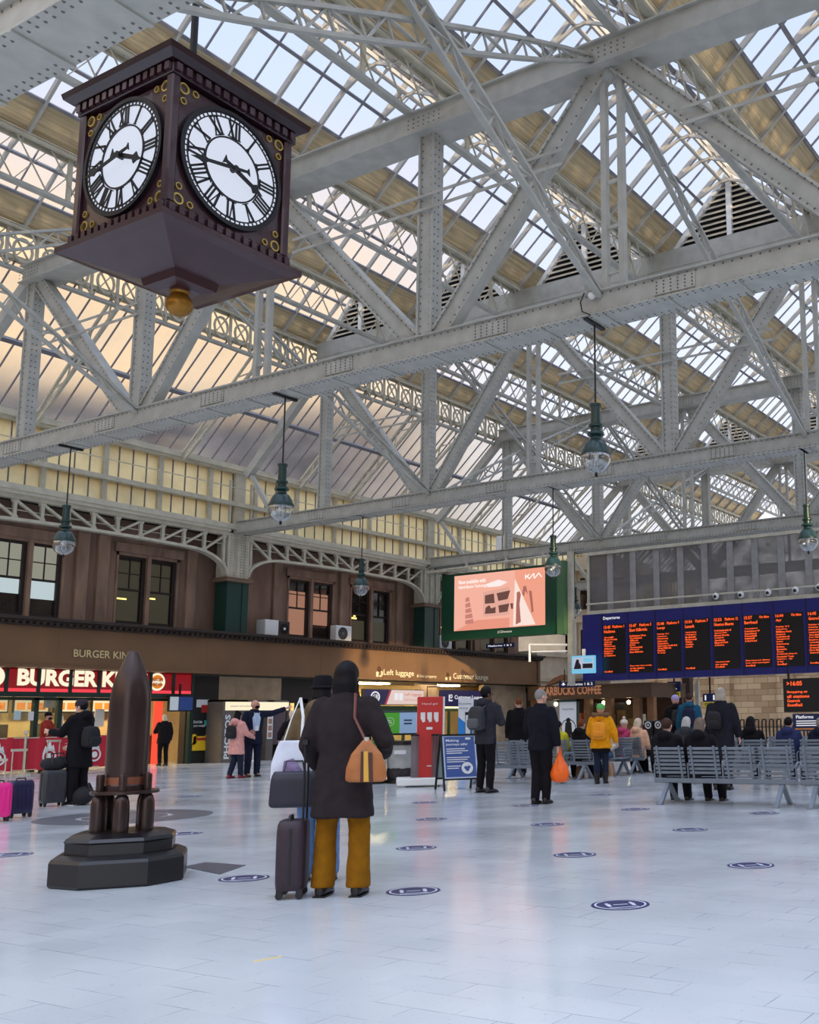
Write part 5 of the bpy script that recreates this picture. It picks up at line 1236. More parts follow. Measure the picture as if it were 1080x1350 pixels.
m = MB(); m.add([(-w + .02, .25, .2), (w - .02, .25, .2), (w - .02, .03, h - .03), (-w + .02, .03, h - .03), (-w + .02, .27, .2), (w - .02, .27, .2), (w - .02, .05, h - .03), (-w + .02, .05, h - .03)], [(0, 1, 2, 3), (7, 6, 5, 4), (0, 4, 5, 1), (1, 5, 6, 2), (2, 6, 7, 3), (3, 7, 4, 0)]); m.build('back_panel', mat('aboard_back', (150, 170, 170), .4), root)
# red stand
p = onz(565, 1036); root = thing('sanitiser_stand', 'tall red hand gel stand on a white base with clear tubes', 'stand', (p.x, p.y, 0), face(p.x, p.y, .05))
RS = mat('stand_red', (206, 46, 40), .4)
m = MB(); m.bbox((-.62, -.38, .03), (.35, .38, .17), .02); m.box((-.55, -.3, 0), (-.45, .3, .03)); m.box((.2, -.3, 0), (.3, .3, .03)); m.build('base', WHITE, root)
m = MB(); m.bbox((-.24, -.05, .17), (.26, .07, 1.75), .01); m.build('panel', RS, root); m = MB(); m.box((.26, -.03, .17), (.30, .06, 1.75)); m.build('edge', WHITE, root)
m = MB()
for x in (-.13, .0, .13): m.prism([(-.045, .08), (.0, 0), (.045, .02), (.045, .2), (-.045, .2)], .01, (x, -.052, 1.24), XP, ZP)
m.text('Hand gel', (-.15, -.056, 1.58), XP, ZP, hfit=.05, width=.3); m.plate((-.06, -.06, 1.10), XP, ZP, .12, .05, .008); m.plate((-.04, -.06, .38), XP, ZP, .1, .02, .008); m.build('print', WHITE, root)
TUB = glass_mix('clear_tube', (225, 228, 230), .45, (190, 190, 194), .08)
for x in (-.28, .12):
    m = MB(); m.tube([(x, -.13, .18), (x, -.13, .98)], .075, 14); m.build('clear_tube', TUB, root, 40); m = MB(); m.tube([(x, -.13, .98), (x, -.13, 1.01)], .085, 14); m.build('tube_cap', BLACK, root)
m = MB(); m.tube([(-.05, .03, 1.75), (-.05, .03, 1.95), (.22, .03, 1.95)], .012, 6); m.build('hook', BLACK, root)
# recycling point
p = onz(522, 1034); p = V((p.x + .35, p.y + .45, 0)); rzb = face(p.x, p.y, .02)
root = thing('recycling_sign', 'green and pale blue recycling sign board above the clear bin bags', 'sign', (p.x + .35, p.y + .25, 0), rzb)
m = MB(); m.bbox((-.62, -.03, .98), (.66, .03, 1.50), .03); m.box((-.6, -.02, 0), (-.55, .02, 1.0)); m.box((.58, -.02, 0), (.63, .02, 1.0)); m.build('frame', BLACK, root)
m = MB(); m.plate((-.58, -.034, 1.02), XP, ZP, .68, .44, .004); m.build('green_half', mat('recycle_green', (84, 190, 40), .4), root)
m = MB(); m.plate((.10, -.034, 1.02), XP, ZP, .52, .44, .004); m.build('blue_half', mat('recycle_blue', (170, 206, 240), .4), root)
m = MB(); m.annulus((-.40, -.04, 1.27), XP, ZP, .06, .09, .004, 20, .5, 5.6); m.prism([(0, 0), (.07, .05), (0, .1)], .004, (-.37, -.042, 1.29), XP, ZP); m.annulus((-.10, -.04, 1.27), XP, ZP, .08, .09, .004, 20); m.text('%', (-.155, -.04, 1.23), XP, ZP, hfit=.08, width=.1); m.text('recycling', (-.46, -.04, 1.06), XP, ZP, hfit=.04, width=.4); m.plate((-.24, -.038, 1.05), XP, ZP, .006, .38, .003); m.build('symbol', WHITE, root)
m = MB(); m.plate((.19, -.04, 1.28), XP, ZP, .17, .03, .004); m.plate((.19, -.04, 1.21), XP, ZP, .17, .03, .004); m.build('mark', SIGNB, root); m = MB(); m.plate((.46, -.04, 1.04), XP, ZP, .02, .4, .003); m.build('divider', WHITE, root)
BAG = mat('clear_bin_bag', (166, 170, 168), .3, vary=.15, scale=5, bump=.4); RUB = mat('rubbish_dark', (44, 42, 46), .7, vary=.5, scale=14, bump=.5)
for i, dx in enumerate((-.42, .22)):
    lab = ('clear bin bag holder with green rim, left of the pair' if i == 0 else 'clear bin bag holder with black rim, right of the pair')
    o = Matrix.Rotation(rzb, 4, 'Z') @ V((dx, -.05, 0)); root = thing('bin_bag_holder', lab, 'bin', (p.x + o.x, p.y + o.y, 0), rzb)
    m = MB(); rs = []
    for z, r, sq in ((.30, .25, 0), (.45, .265, .01), (.62, .25, .01), (.76, .265, .02), (.80, .27, 0)):
        rs.append([((r + sq * math.sin(5 * a + z * 9)) * 1.18 * math.cos(a), (r + sq * math.cos(4 * a)) * math.sin(a), z) for a in [2 * PI * q / 28 for q in range(28)]])
    m.rings(rs); m.build('bag', BAG, root, 60)
    m = MB(); rs = [[((r + .012 * math.sin(7 * a + z * 30)) * 1.18 * math.cos(a), (r + .012 * math.cos(6 * a)) * math.sin(a), z) for a in [2 * PI * q / 28 for q in range(28)]] for z, r in ((.02, .2), (.08, .26), (.2, .27), (.31, .255))]
    m.rings(rs); m.build('bag_contents', RUB, root, 60)
    m = MB(); m.lathe([(.29, .78), (.32, .79), (.32, .86), (.29, .87)], 24); m.build('rim', mat('rim_green', (40, 120, 56), .5) if i == 0 else BLACK, root)
    m = MB(); m.annulus((0, 0, .06), XP, YP, .30, .34, .05, 28); m.box((-.02, .28, 0), (.02, .33, .85)); m.build('stand', BLACK, root)
    if i == 1: m = MB(); m.plate((-.18, -.335, .60), XP, ZP, .24, .08, .005); m.text('Thanks', (-.16, -.342, .62), XP, ZP, hfit=.04, width=.18); m.build('bag_label', PAPER, root)
# pull-up banner by the lounge, distancing poster
p = onX(523 + 105, 975, 24.0); a = onX(604, 970, 27.0); b = onX(624, 932, 27.0)
root = thing('pull_up_banner', 'white and blue pull-up banner with a phone picture by the lounge', 'banner', (27.0, a.y, 0)); W = a.y - b.y
m = MB(); m.box((0, -W, .08), (.02, 0, 2.0)); m.box((-.12, -W, 0), (.14, 0, .08)); m.build('sheet', mat('banner_white', (236, 240, 244), .5), root)
m = MB(); m.prism([(.0, .1), (W, .1), (W, 1.0), (0, 1.4)], .004, (-.005, 0, 0), YN, ZP); m.build('blue_print', mat('banner_blue', (40, 140, 220), .5), root)
m = MB(); m.bbox((-.02, -W * .88, .75), (-.006, -W * .48, 1.55), .004); m.build('phone', BLACK, root); m = MB(); m.plate((-.022, -W * .52, .85), YN, ZP, W * .32, .6, .002); m.build('phone_display', PAPER, root)
m = MB(); m.text('Plan your journey', (-.006, -.05, 1.78), YN, ZP, hfit=.08, width=W * .8); m.text('with the app', (-.006, -.05, 1.64), YN, ZP, hfit=.07, width=W * .6); m.build('lettering', SIGNB, root)
a = onX(738, 980, 30.0); b = onX(761, 925, 30.0); W = a.y - b.y; H = b.z
root = thing('distance_poster', 'white poster with a black standing figure in a ring, before the kiosk', 'poster', (30.0, a.y, 0))
m = MB(); m.box((0, -W, 0), (.04, 0, H)); m.build('board', mat('poster_white', (240, 242, 242), .5), root)
m = MB(); m.annulus((-.004, -W / 2, H * .52), YN, ZP, W * .38, W * .42, .003, 32); m.disc((-.004, -W / 2, H * .66), YN, ZP, .09, .003, 14); m.prism([(-.16, -.32), (-.12, .12), (.12, .12), (.16, -.32), (.10, -.3), (.10, -.5), (-.10, -.5), (-.10, -.3)], .003, (-.004, -W / 2, H * .56), YN, ZP); m.text('Keep your distance', (-.004, -W * .18, H * .84), YN, ZP, hfit=.09, width=W * .64); m.build('print', BLACK, root)
m = MB(); m.box((-.05, -W - .06, 0), (.05, -W, H + .08)); m.box((-.05, -W - .06, H), (.05, .1, H + .08)); m.build('frame', GREEN2, root)

# burger shop barrier
BY = 28.6
posts = [onY(px, 985, BY).x for px in (-38, 33, 96, 152)]
BAN = mat('banner_red', (190, 28, 50), .6)
for i, (xa, xb) in enumerate(zip(posts[:-1], posts[1:])):
    root = thing('barrier_banner', 'red barrier banner with white flame mark, ' + ['at the left picture edge', 'behind the grey suitcase', 'behind the shell monument'][i], 'banner', (xa, BY, 0))
    W = xb - xa - .12; m = MB(); nst = 12
    r0 = [(.08 + W * q / nst, .03 * math.sin(q * 1.3), .12) for q in range(nst + 1)]
    m.add(r0 + [(x, y, 1.02) for x, y, z in r0] + [(x, y + .012, z) for x, y, z in r0] + [(x, y + .012, 1.02) for x, y, z in r0],
          [(q, q + 1, q + nst + 2, q + nst + 1) for q in range(nst)] + [(q + 3 * nst + 3, q + 3 * nst + 4, q + 2 * nst + 3, q + 2 * nst + 2) for q in range(nst)])
    m.build('cloth', BAN, root)
    m = MB(); c = W / 2 + .05
    m.annulus((c, -.045, .48), XP, ZP, .15, .20, .004, 24); m.prism([(-.20, .05), (-.13, .28), (-.09, .22), (.0, .42), (.05, .25), (.10, .30), (.17, .05), (.12, .12), (0, .18), (-.12, .12)], .004, (c, -.045, .50), XP, ZP); m.disc((c, -.046, .48), XP, ZP, .09, .004, 16); m.build('flame_mark', WHITE, root)
    m = MB(); m.tube([(0, 0, 1.0), (xb - xa, 0, 1.0)], .015, 6); m.tube([(0, 0, .14), (xb - xa, 0, .14)], .012, 6); m.build('rail', STEELD, root)
for i, x in enumerate(posts):
    root = thing('barrier_post', 'steel barrier post between the red banners, ' + ['left of the picture edge', 'left of the grey suitcase', 'behind the person in black', 'behind the shell monument'][i], 'post', (x, BY, 0))
    m = MB(); m.tube([(0, 0, .02), (0, 0, 1.12)], .03, 10); m.lathe([(.0, 1.2), (.05, 1.2), (.06, 1.12), (.03, 1.1)], 12); m.build('pole', STEELD, root); m = MB(); m.lathe([(.0, 0), (.2, 0), (.2, .02), (.04, .05)], 18); m.build('foot', STEELD, root)

# ------------------------------------------------------------------ luggage
def suitcase(label, loc, rz, w, d, h, m1, handle=.45, hm=None, rib=True, wheels=True):
    root = thing('suitcase', label, 'suitcase', loc, rz)
    m = MB(); rs = []
    def rr(wx, dy, z, r=.05):
        out = []
        for cx, cy, a0 in ((1, 1, 0), (-1, 1, PI / 2), (-1, -1, PI), (1, -1, 1.5 * PI)):
            for q in range(5): a = a0 + q * PI / 8; out.append((cx * (wx - r) + r * math.cos(a), cy * (dy - r) + r * math.sin(a), z))
        return out
    z0 = .06; W, D = w / 2, d / 2
    for z, k in ((z0, .90), (z0 + .02, .97), (z0 + .06, 1.0), (z0 + h * .5, 1.01), (z0 + h - .07, 1.0), (z0 + h - .025, .96), (z0 + h, .86)): rs.append(rr(W * k, D * k, z))
    m.rings(rs)
    if rib:
        for q in range(5): x = -W * .7 + 1.4 * W * q / 4; m.bbox((x - .008, -D - .008, z0 + .08), (x + .008, D + .008, z0 + h - .09), .003)
    m.build('shell', m1, root, 40)
    m = MB(); m.beam((-W * 1.005, 0, z0 + .05), (-W * 1.005, 0, z0 + h - .05), .015, .012, XP); m.beam((W * 1.005, 0, z0 + .05), (W * 1.005, 0, z0 + h - .05), .015, .012, XP); m.tube([(-.07, -D * .2, z0 + h - .005), (-.06, -D * .2, z0 + h + .03), (.06, -D * .2, z0 + h + .03), (.07, -D * .2, z0 + h - .005)], .01, 6); m.build('carry_handle', BLACK, root)
    for sx in (-1, 1):
        for sy in (-1, 1):
            q = MB(); q.lathe([(.0, -.014), (.026, -.014), (.028, 0), (.026, .014), (0, .014)], 12, (sx * W * .76, sy * D * .68, .028), 'x'); q.box((sx * W * .76 - .02, sy * D * .68 - .02, .03), (sx * W * .76 + .02, sy * D * .68 + .02, .075)); q.build('wheel', BLACK, root)
    if handle:
        m = MB(); g = min(.09, W * .6); t = z0 + h + handle
        for s in (-1, 1): m.tube([(s * g, D * .75, z0 + h - .05), (s * g, D * .75, t)], .009, 6)
        m.box((-g - .02, D * .75 - .018, t - .01), (g + .02, D * .75 + .018, t + .025)); m.build('pull_handle', hm or STEELD, root)
    return root
PURP = mat('suitcase_aubergine', (46, 30, 41), .55, vary=.2, scale=20); NAV = mat('suitcase_navy', (34, 32, 72), .4); HOT = mat('suitcase_pink', (240, 40, 140), .35); GRY = mat('suitcase_grey', (50, 50, 56), .4, vary=.1)
p = onz(386, 1186); SUITP = suitcase('dark aubergine suitcase standing beside the mustard trousers', (p.x + .08, p.y + .1, 0), face(p.x, p.y, -PI / 2 - .15), .32, .205, .49, PURP, .56, BLACK, rib=False).location.copy()
p = onz(19, 1079); suitcase('navy ribbed suitcase with raised handle at the left edge', (p.x + .1, p.y + .1, 0), face(p.x, p.y, .5), .34, .22, .46, NAV, .42)
p = onz(-6, 1084); suitcase('hot pink suitcase cut by the left edge of the picture', (p.x + .05, p.y + .1, 0), face(p.x, p.y, .2), .34, .22, .46, HOT, .3)
p = onz(66, 1064); q = suitcase('dark grey suitcase with raised handle held by the person in black', (p.x + .1, p.y + .12, 0), face(p.x, p.y, .35), .36, .25, .52, GRY, .46); GC = (p.x + .1, p.y + .12)
def blob(name, label, cat, loc, rz, parts, m, group=None, straps=None):
    root = thing(name, label, cat, loc, rz); a = MB()
    for c, r in parts: a.ball(c, r, 14, 10)
    o = remesh_obj(a, 'body', m, root, .014)
    if straps:
        for pts, w, mm in straps:
            s = MB(); s.tube(pts, w, 6); s.build('strap', mm, root, 50)
    return root
def remesh_obj(mb, name, m, parent, vox, smooth=4):
    me = bpy.data.meshes.new('tmp'); me.from_pydata(mb.v, [], mb.f); o = bpy.data.objects.new('tmp', me); COL.objects.link(o)
    r = o.modifiers.new('r', 'REMESH'); r.mode = 'VOXEL'; r.voxel_size = vox; r.adaptivity = 0.0
    if smooth: s = o.modifiers.new('s', 'SMOOTH'); s.factor = .5; s.iterations = smooth
    dg = bpy.context.evaluated_depsgraph_get(); res = bpy.data.meshes.new_from_object(o.evaluated_get(dg)); res.name = name
    bpy.data.objects.remove(o); bpy.data.meshes.remove(me)
    res.materials.clear(); res.materials.append(m); res.polygons.foreach_set('use_smooth', [True] * len(res.polygons))
    ob = bpy.data.objects.new(name, res); COL.objects.link(ob); ob.parent = parent
    return ob
CLB = mat('black_canvas', (26, 24, 28), .8, vary=.2, scale=20)
blob('holdall', 'soft black bag resting on top of the grey suitcase', 'bag', (GC[0], GC[1], .58), 0, [((0, 0, .09), (.20, .14, .10)), ((.1, .02, .11), (.14, .13, .11)), ((-.1, 0, .1), (.13, .13, .1))], CLB, straps=[([(-.12, -.13, .1), (-.1, -.05, .26), (.1, -.05, .27), (.12, -.13, .1)], .012, BLACK)])
pp = onz(88, 1062); blob('duffel_bag', 'black duffel bag on the floor behind the grey suitcase', 'bag', (pp.x + .25, pp.y - .05, 0), .9, [((0, 0, .15), (.30, .16, .15)), ((.2, 0, .14), (.16, .15, .14)), ((-.2, 0, .14), (.16, .15, .14))], CLB, straps=[([(-.14, -.15, .14), (-.1, -.06, .34), (.1, -.06, .34), (.14, -.15, .14)], .014, BLACK)])

# ------------------------------------------------------------------ people
SKIN = mat('skin_light', (214, 166, 142), .55); SKIN2 = mat('skin_brown', (112, 74, 56), .55); SKIN3 = mat('skin_rosy', (204, 150, 128), .55)
def cloth(name, rgb, rough=.9): return mat(name, rgb, rough, vary=.14, scale=14, bump=.12, spec=.15)
def lerp(a, b, t): return V(a) + (V(b) - V(a)) * t
def ring(c, rx, ry, n=20, rot=0.0, sq=2.4):
    out = []
    for q in range(n):
        a = 2 * PI * q / n; ca, sa = math.cos(a), math.sin(a)
        x = rx * math.copysign(abs(ca) ** (2 / sq), ca); y = ry * math.copysign(abs(sa) ** (2 / sq), sa)
        out.append((c[0] + x * math.cos(rot) - y * math.sin(rot), c[1] + x * math.sin(rot) + y * math.cos(rot), c[2]))
    return out
from mathutils import noise as _noise
def folds(o, amp, fr):
    """soft cloth folds pushed along the surface normals"""
    me = o.data; off = V((random.random() * 50, random.random() * 50, 0))
    ns = [n.vector.copy() for n in me.vertex_normals]; co = []
    for v, n in zip(me.vertices, ns):
        p = v.co; q = V((p.x * fr.x, p.y * fr.y, p.z * fr.z)) + off
        a = _noise.noise(q); b = 1 - abs(_noise.noise(V((q.x * 1.3 + q.z, q.y * 1.3, q.z * 2.4)))) * 2
        co.extend(p + n * (amp * (a * .9 + b * .45)))
    me.vertices.foreach_set('co', co); me.update(); return o
class Person:
    """Local frame: x to the person's right, y forward, z up."""
    def __init__(s, label, x, y, heading, H, skin=SKIN, seated=False, arms=None, legs=None, lean=0.0, head_turn=0.0, head_tilt=0.0, vox=.0085, group=None, stand_z=0.0, hands=True, point=None, spread=.055):
        s.H = H; s.skin = skin; s.seated = seated; s.vox = vox
        s.root = thing('person', label, 'person', (x, y, stand_z), heading - PI / 2, group)
        h = H; hz = .43 if seated else .52 * h
        s.hip = V((0, 0, hz)); tl = .335 * h            # hip to neck base
        d = V((0, math.sin(lean), math.cos(lean)))
        s.up = d; s.neck = s.hip + d * tl; s.chest = s.hip + d * (tl * .62); s.waist = s.hip + d * (tl * .26)
        s.headc = s.neck + V((0, math.sin(lean + head_tilt) * .09 * h + .012 * h, math.cos(lean + head_tilt * .5) * .092 * h))
        s.turn = head_turn
        s.hipL, s.hipR = s.hip + V((-.052 * h, 0, 0)), s.hip + V((.052 * h, 0, 0))
        if seated:
            s.legs = {k: (hp, hp + V((sg * .03, .25 * h, .02)), hp + V((sg * .03, .27 * h + .04, -(hz - .05)))) for k, hp, sg in (('L', s.hipL, -1), ('R', s.hipR, 1))}
        else:
            s.legs = {k: (hp, V((sg * (spread + .005) * h, .012 * h, .285 * h)), V((sg * (spread + .01) * h, -.01 * h, .048 * h))) for k, hp, sg in (('L', s.hipL, -1), ('R', s.hipR, 1))}
        if legs:
            for k, (kn, an) in legs.items(): s.legs[k] = (s.legs[k][0], V(kn) * h, V(an) * h)
        sw = .104 * h; sh = s.neck - d * (.040 * h)
        s.sh = {'L': sh + V((-sw, 0, 0)), 'R': sh + V((sw, 0, 0))}
        s.arm = {}
        for k, sg in (('L', -1), ('R', 1)):
            S_ = s.sh[k]
            if seated: s.arm[k] = (S_, S_ + V((sg * .03 * h, .03 * h, -.165 * h)), S_ + V((-sg * .02 * h, .15 * h, -.215 * h)))
            else: s.arm[k] = (S_, S_ + V((sg * .035 * h, -.01 * h, -.175 * h)), S_ + V((sg * .04 * h, .035 * h, -.325 * h)))
        if arms:
            for k, (e, w) in arms.items(): s.arm[k] = (s.sh[k], s.sh[k] + V(e) * h, s.sh[k] + V(w) * h)
        s.point = point; s.body(hands)
    def hand(s, m, k):
        S_, E, W = s.arm[k]; h = s.H; d = (W - E).normalized(); sg = 1 if k == 'R' else -1
        inward = V((-sg, 0, 0)); side = d.cross(inward)
        if side.length < .2: side = d.cross(V((0, 1, 0)))
        side.normalize(); pn = side.cross(d).normalized()       # palm normal
        if side.y < 0 and abs(side.y) > .3: side = -side
        L = .100 * h; pw = .024 * h; pc = W + d * (L * .28)
        m.tube([W - d * .01, W + d * (L * .18), W + d * (L * .50), W + d * (L * .56)], [(.015 * h, .012 * h), (.020 * h, .011 * h), (.024 * h, .011 * h), (.020 * h, .010 * h)], 12, True, pn)
        for i, (o, ln) in enumerate(((1.0, .40), (.34, .45), (-.34, .42), (-1.0, .33))):
            b = W + d * (L * .48) + side * (o * pw * .82); st = s.point == k and i == 0
            c1 = .12 if s.point == k else .35; c2 = .25 if s.point == k else .75
            l1 = L * ln * .5
            d1 = (d + pn * (c1 * (1 if True else 0)) + side * (o * .10)).normalized(); d2 = (d + pn * c2 + side * (o * .06)).normalized()
            p1 = b + d1 * l1; p2 = p1 + d2 * (l1 * .95)
            m.tube([b - d * .012, b, p1, p2], [.0088, .0088, .0080, .0066], 8)
            m.ball(p2, .0068, 8, 6)
        tb = W + d * (L * .16) + side * (pw * .75); t1 = tb + (d * .6 + side * .75 + pn * .25).normalized() * (L * .24); t2 = t1 + (d * .95 + side * .25 + pn * .3).normalized() * (L * .20)
        m.tube([tb - side * .008, tb, t1, t2], [.011, .0105, .0092, .0072], 8); m.ball(t2, .0074, 8, 6)
    def body(s, hands):
        h = s.H; m = MB(); u = s.up
        def R(t, rx, ry, oy=0): c = s.hip + u * t; return ring((c.x, c.y + oy, c.z), rx * h, ry * h)
        T = .335 * h
        m.rings([R(-.055 * h, .06, .055), R(-.03 * h, .088, .062), R(.02 * h, .094, .064), R(T * .28, .080, .054), R(T * .55, .094, .064, .004), R(T * .78, .106, .062), R(T * .92, .092, .046), R(T * 1.0, .045, .040), R(T * 1.06, .034, .036)])
        m.tube([s.neck - u * (.02 * h), s.neck + (s.headc - s.neck) * .5, s.headc], [.036 * h, .031 * h, .03 * h], 12)
        c = s.headc; r = Matrix.Rotation(s.turn, 3, 'Z'); Q = lambda x, y, z: c + r @ V((x * h, y * h, z * h))
        hd = MB(); hd.ball((0, 0, 0), (.0435 * h, .055 * h, .058 * h), 18, 14); hd.ball((0, .012 * h, -.028 * h), (.034 * h, .040 * h, .040 * h), 14, 10)
        hd.tube([(0, .050 * h, .012 * h), (0, .066 * h, -.012 * h), (0, .056 * h, -.018 * h)], [.006 * h, .0105 * h, .006 * h], 8); hd.ball((0, .046 * h, -.034 * h), (.016 * h, .010 * h, .006 * h), 10, 6); hd.ball((0, .043 * h, -.058 * h), (.014 * h, .010 * h, .010 * h), 10, 6); hd.ball((0, .046 * h, .018 * h), (.03 * h, .010 * h, .006 * h), 10, 6)
        for sg in (-1, 1): hd.ball((sg * .0445 * h, -.004 * h, -.006 * h), (.007 * h, .014 * h, .020 * h), 8, 8)
        m.add([c + r @ V(p) for p in hd.v], hd.f)
        for k in 'LR':
            S_, E, W = s.arm[k]; m.ball(S_, .036 * h, 12, 8); m.tube([S_, lerp(S_, E, .4), E, lerp(E, W, .3), W], [.034 * h, .030 * h, .024 * h, .025 * h, .0155 * h], 12)
            if hands: s.hand(m, k)
            else: m.ball(W + (W - E).normalized() * .05, (.035, .03, .05), 8, 8)
            hp, kn, an = s.legs[k]; m.tube([hp, lerp(hp, kn, .5), kn, lerp(kn, an, .35), an], [.056 * h, .048 * h, .035 * h, .036 * h, .022 * h], 12); m.ball(hp, .056 * h, 12, 8)
            fd = V((0, 1, 0)); m.tube([an + V((0, -.02 * h, -.02 * h)), an + V((0, .02 * h, -.022 * h)), an + V((0, .095 * h, -.034 * h))], [.024 * h, .026 * h, .016 * h], 10)
        s.bodyo = remesh_obj(m, 'body', s.skin, s.root, s.vox, 2)
        e = MB()
        for sg in (-1, 1): e.ball(Q(sg * .0175, .0500, .006), (.0065 * h, .0055 * h, .0055 * h), 8, 6)
        e.build('eye', mat('eye_dark', (30, 24, 22), .2), s.root, 60)
        s.Q = Q
    def shoes(s, m, heel=0.0, boot=False, sole=None):
        h = s.H
        for k in 'LR':
            an = s.legs[k][2]; q = MB(); sg = 1 if k == 'R' else -1; z = an.z - .048 * h
            def sec(y, w, z0, z1): return [(an.x + w * math.cos(a), an.y + y * h, z + (z0 + z1) / 2 * h + (z1 - z0) / 2 * h * math.sin(a)) for a in [2 * PI * i / 12 for i in range(12)]]
            q.rings([sec(-.044, .012 * h, .006, .04), sec(-.036, .022 * h, 0, .058), sec(-.005, .026 * h, 0, .062), sec(.03, .026 * h, 0, .050), sec(.065, .028 * h, 0, .036), sec(.098, .024 * h, .0, .028), sec(.112, .012 * h, .003, .018)])
            if boot: q.tube([an + V((0, -.01 * h, -.01)), an + V((0, -.005 * h, .09 * h))], [.034 * h, .036 * h], 12)
            o = q.build('shoe', m, s.root, 60)
            q = MB(); q.rings([[(an.x + w * math.cos(a), an.y + yy * h + .0 , z + zz) for a in (0,)] for yy, w, zz in ()]) if False else None
            q = MB(); q.prism([(an.x - .027 * h, an.y - .045 * h), (an.x + .027 * h, an.y - .045 * h), (an.x + .03 * h, an.y + .06 * h), (an.x + .018 * h, an.y + .113 * h), (an.x - .018 * h, an.y + .113 * h), (an.x - .03 * h, an.y + .06 * h)], .012, (0, 0, z + .011), XP, YP)
            q.build('sole', sole or BLACK, o)
    def trousers(s, m, slim=1.0, flare=0.0, name='trousers', short=0.0):
        h = s.H; q = MB(); u = s.up
        def R(t, rx, ry): c = s.hip + u * t; return ring(c, rx * h, ry * h)
        q.rings([R(-.07 * h, .060, .056), R(-.04 * h, .088, .064), R(.02 * h, .095, .066), R(.08 * h, .088, .060)])
        for k in 'LR':
            hp, kn, an = s.legs[k]; a = lerp(an, kn, .0 + short); d = (an - kn).normalized(); end = an + d * (.012 * h) if not short else a
            q.tube([hp, lerp(hp, kn, .5), kn, lerp(kn, end, .5), end], [.061 * h, max(.0535, .055 * slim) * h, max(.041, (.046 + flare * .1) * slim) * h, max(.041, (.043 + flare * .5) * slim) * h, max(.030, (.037 + flare) * slim) * h], 14); q.ball(hp, .058 * h, 12, 8)
        return folds(remesh_obj(q, name, m, s.root, .014, 4), .007, V((9, 9, 5)))
    def coat(s, m, hem=.40, flare=.0, bulk=1.0, name='coat', sleeves=True, hood=False, collar=True, front=0.0):
        """hem = fraction of H where the coat ends"""
        h = s.H; q = MB(); u = s.up; T = .335 * h; b = bulk
        def R(t, rx, ry, oy=0): c = s.hip + u * t; return ring((c.x, c.y + oy * h, c.z), rx * h * b, ry * h * b, 24)
        zs = []
        hz = s.hip.z
        if s.seated: hem_z = hz - .10
        else: hem_z = hem * h
        low = hem_z - hz
        rings_ = [R(low, .108 + flare, .082 + flare * .8)]
        if low < -.08 * h: rings_.append(R(low * .5, .106 + flare * .6, .080 + flare * .5))
        if low < -.02 * h: rings_.append(R(0, .106 + flare * .25, .078 + flare * .2))
        rings_ += [R(max(T * .25, low + .01), .100, .072), R(T * .55, .112, .080), R(T * .78, .118, .074), R(T * .92, .096, .060), R(T * 1.0, .058, .054), R(T * 1.05, .046, .048)]
        q.rings(rings_)
        if sleeves:
            for k in 'LR':
                S_, E, W = s.arm[k]; d = (W - E).normalized(); q.ball(S_, .043 * h * b, 12, 8); q.tube([S_, lerp(S_, E, .5), E, lerp(E, W, .5), W - d * .005], [.043 * h * b, .042 * h * b, .038 * h * b, .034 * h * b, .029 * h * b], 14); q.ball(E, .037 * h * b, 10, 8)
        if collar: q.tube([s.neck - u * (.01 * h), s.neck + u * (.03 * h)], [.060 * h * b, .052 * h * b], 16)
        if hood: q.ball(s.neck + V((0, -.05 * h, .0)), (.075 * h, .055 * h, .052 * h), 14, 10)
        return folds(remesh_obj(q, name, m, s.root, .015, 6), .009, V((8, 8, 4.5)))
    def hair(s, m, length=0.0, vol=1.0, bun=False, name='hair', front=.3):
        h = s.H; q = MB(); r = Matrix.Rotation(s.turn, 3, 'Z'); c = s.headc
        q.ball((0, -.008 * h, .012 * h), (.0475 * h * vol, .055 * h * vol, .055 * h * vol), 16, 12)
        if length: q.tube([(0, -.02 * h, .02 * h), (0, -.034 * h, -.04 * h), (0, -.036 * h, -.05 * h - length * h)], [(.046 * h * vol, .04 * h * vol), (.052 * h * vol, .038 * h * vol), (.045 * h * vol, .024 * h)], 14, True, (0, 1, 0))
        if bun: q.ball((0, -.045 * h, .05 * h), .03 * h, 10, 8)
        # keep the face clear
        q.v = [tuple(c + r @ V(p)) for p in q.v]
        o = remesh_obj(q, name, m, s.root, .009, 3)
        me = o.data; fwd = r @ V((0, 1, 0)); kill = []
        import bmesh
        bm = bmesh.new(); bm.from_mesh(me)
        for v in list(bm.verts):
            d = V(v.co) - c
            if d.dot(fwd) > .026 * h and d.z < .034 * h: kill.append(v)
        bmesh.ops.delete(bm, geom=kill, context='VERTS'); bm.to_mesh(me); bm.free()
        return o
    def hat(s, m, pom=False, brim=0.0, name='hat', tall=1.0):
        h = s.H; q = MB(); r = Matrix.Rotation(s.turn, 3, 'Z'); c = s.headc
        prof = [(.052 * h, .004 * h), (.055 * h, .012 * h), (.055 * h, .028 * h), (.051 * h, .045 * h * tall), (.036 * h, .064 * h * tall), (.012 * h, .072 * h * tall)]
        if brim: prof = [(.052 * h, .020 * h), (brim * h, .014 * h), (brim * h, .019 * h), (.053 * h, .026 * h), (.050 * h, .05 * h * tall), (.042 * h, .07 * h * tall), (.02 * h, .074 * h * tall)]
        q.lathe(prof, 24); q.v = [tuple(c + r @ V((p[0], p[1] * 1.12 - .002 * h, p[2]))) for p in q.v]
        o = q.build(name, m, s.root, 50)
        if pom: p = MB(); p.ball(c + V((0, 0, .088 * h * tall)), .024 * h, 12, 8); p.build('pompom', m, o, 60)
        return o
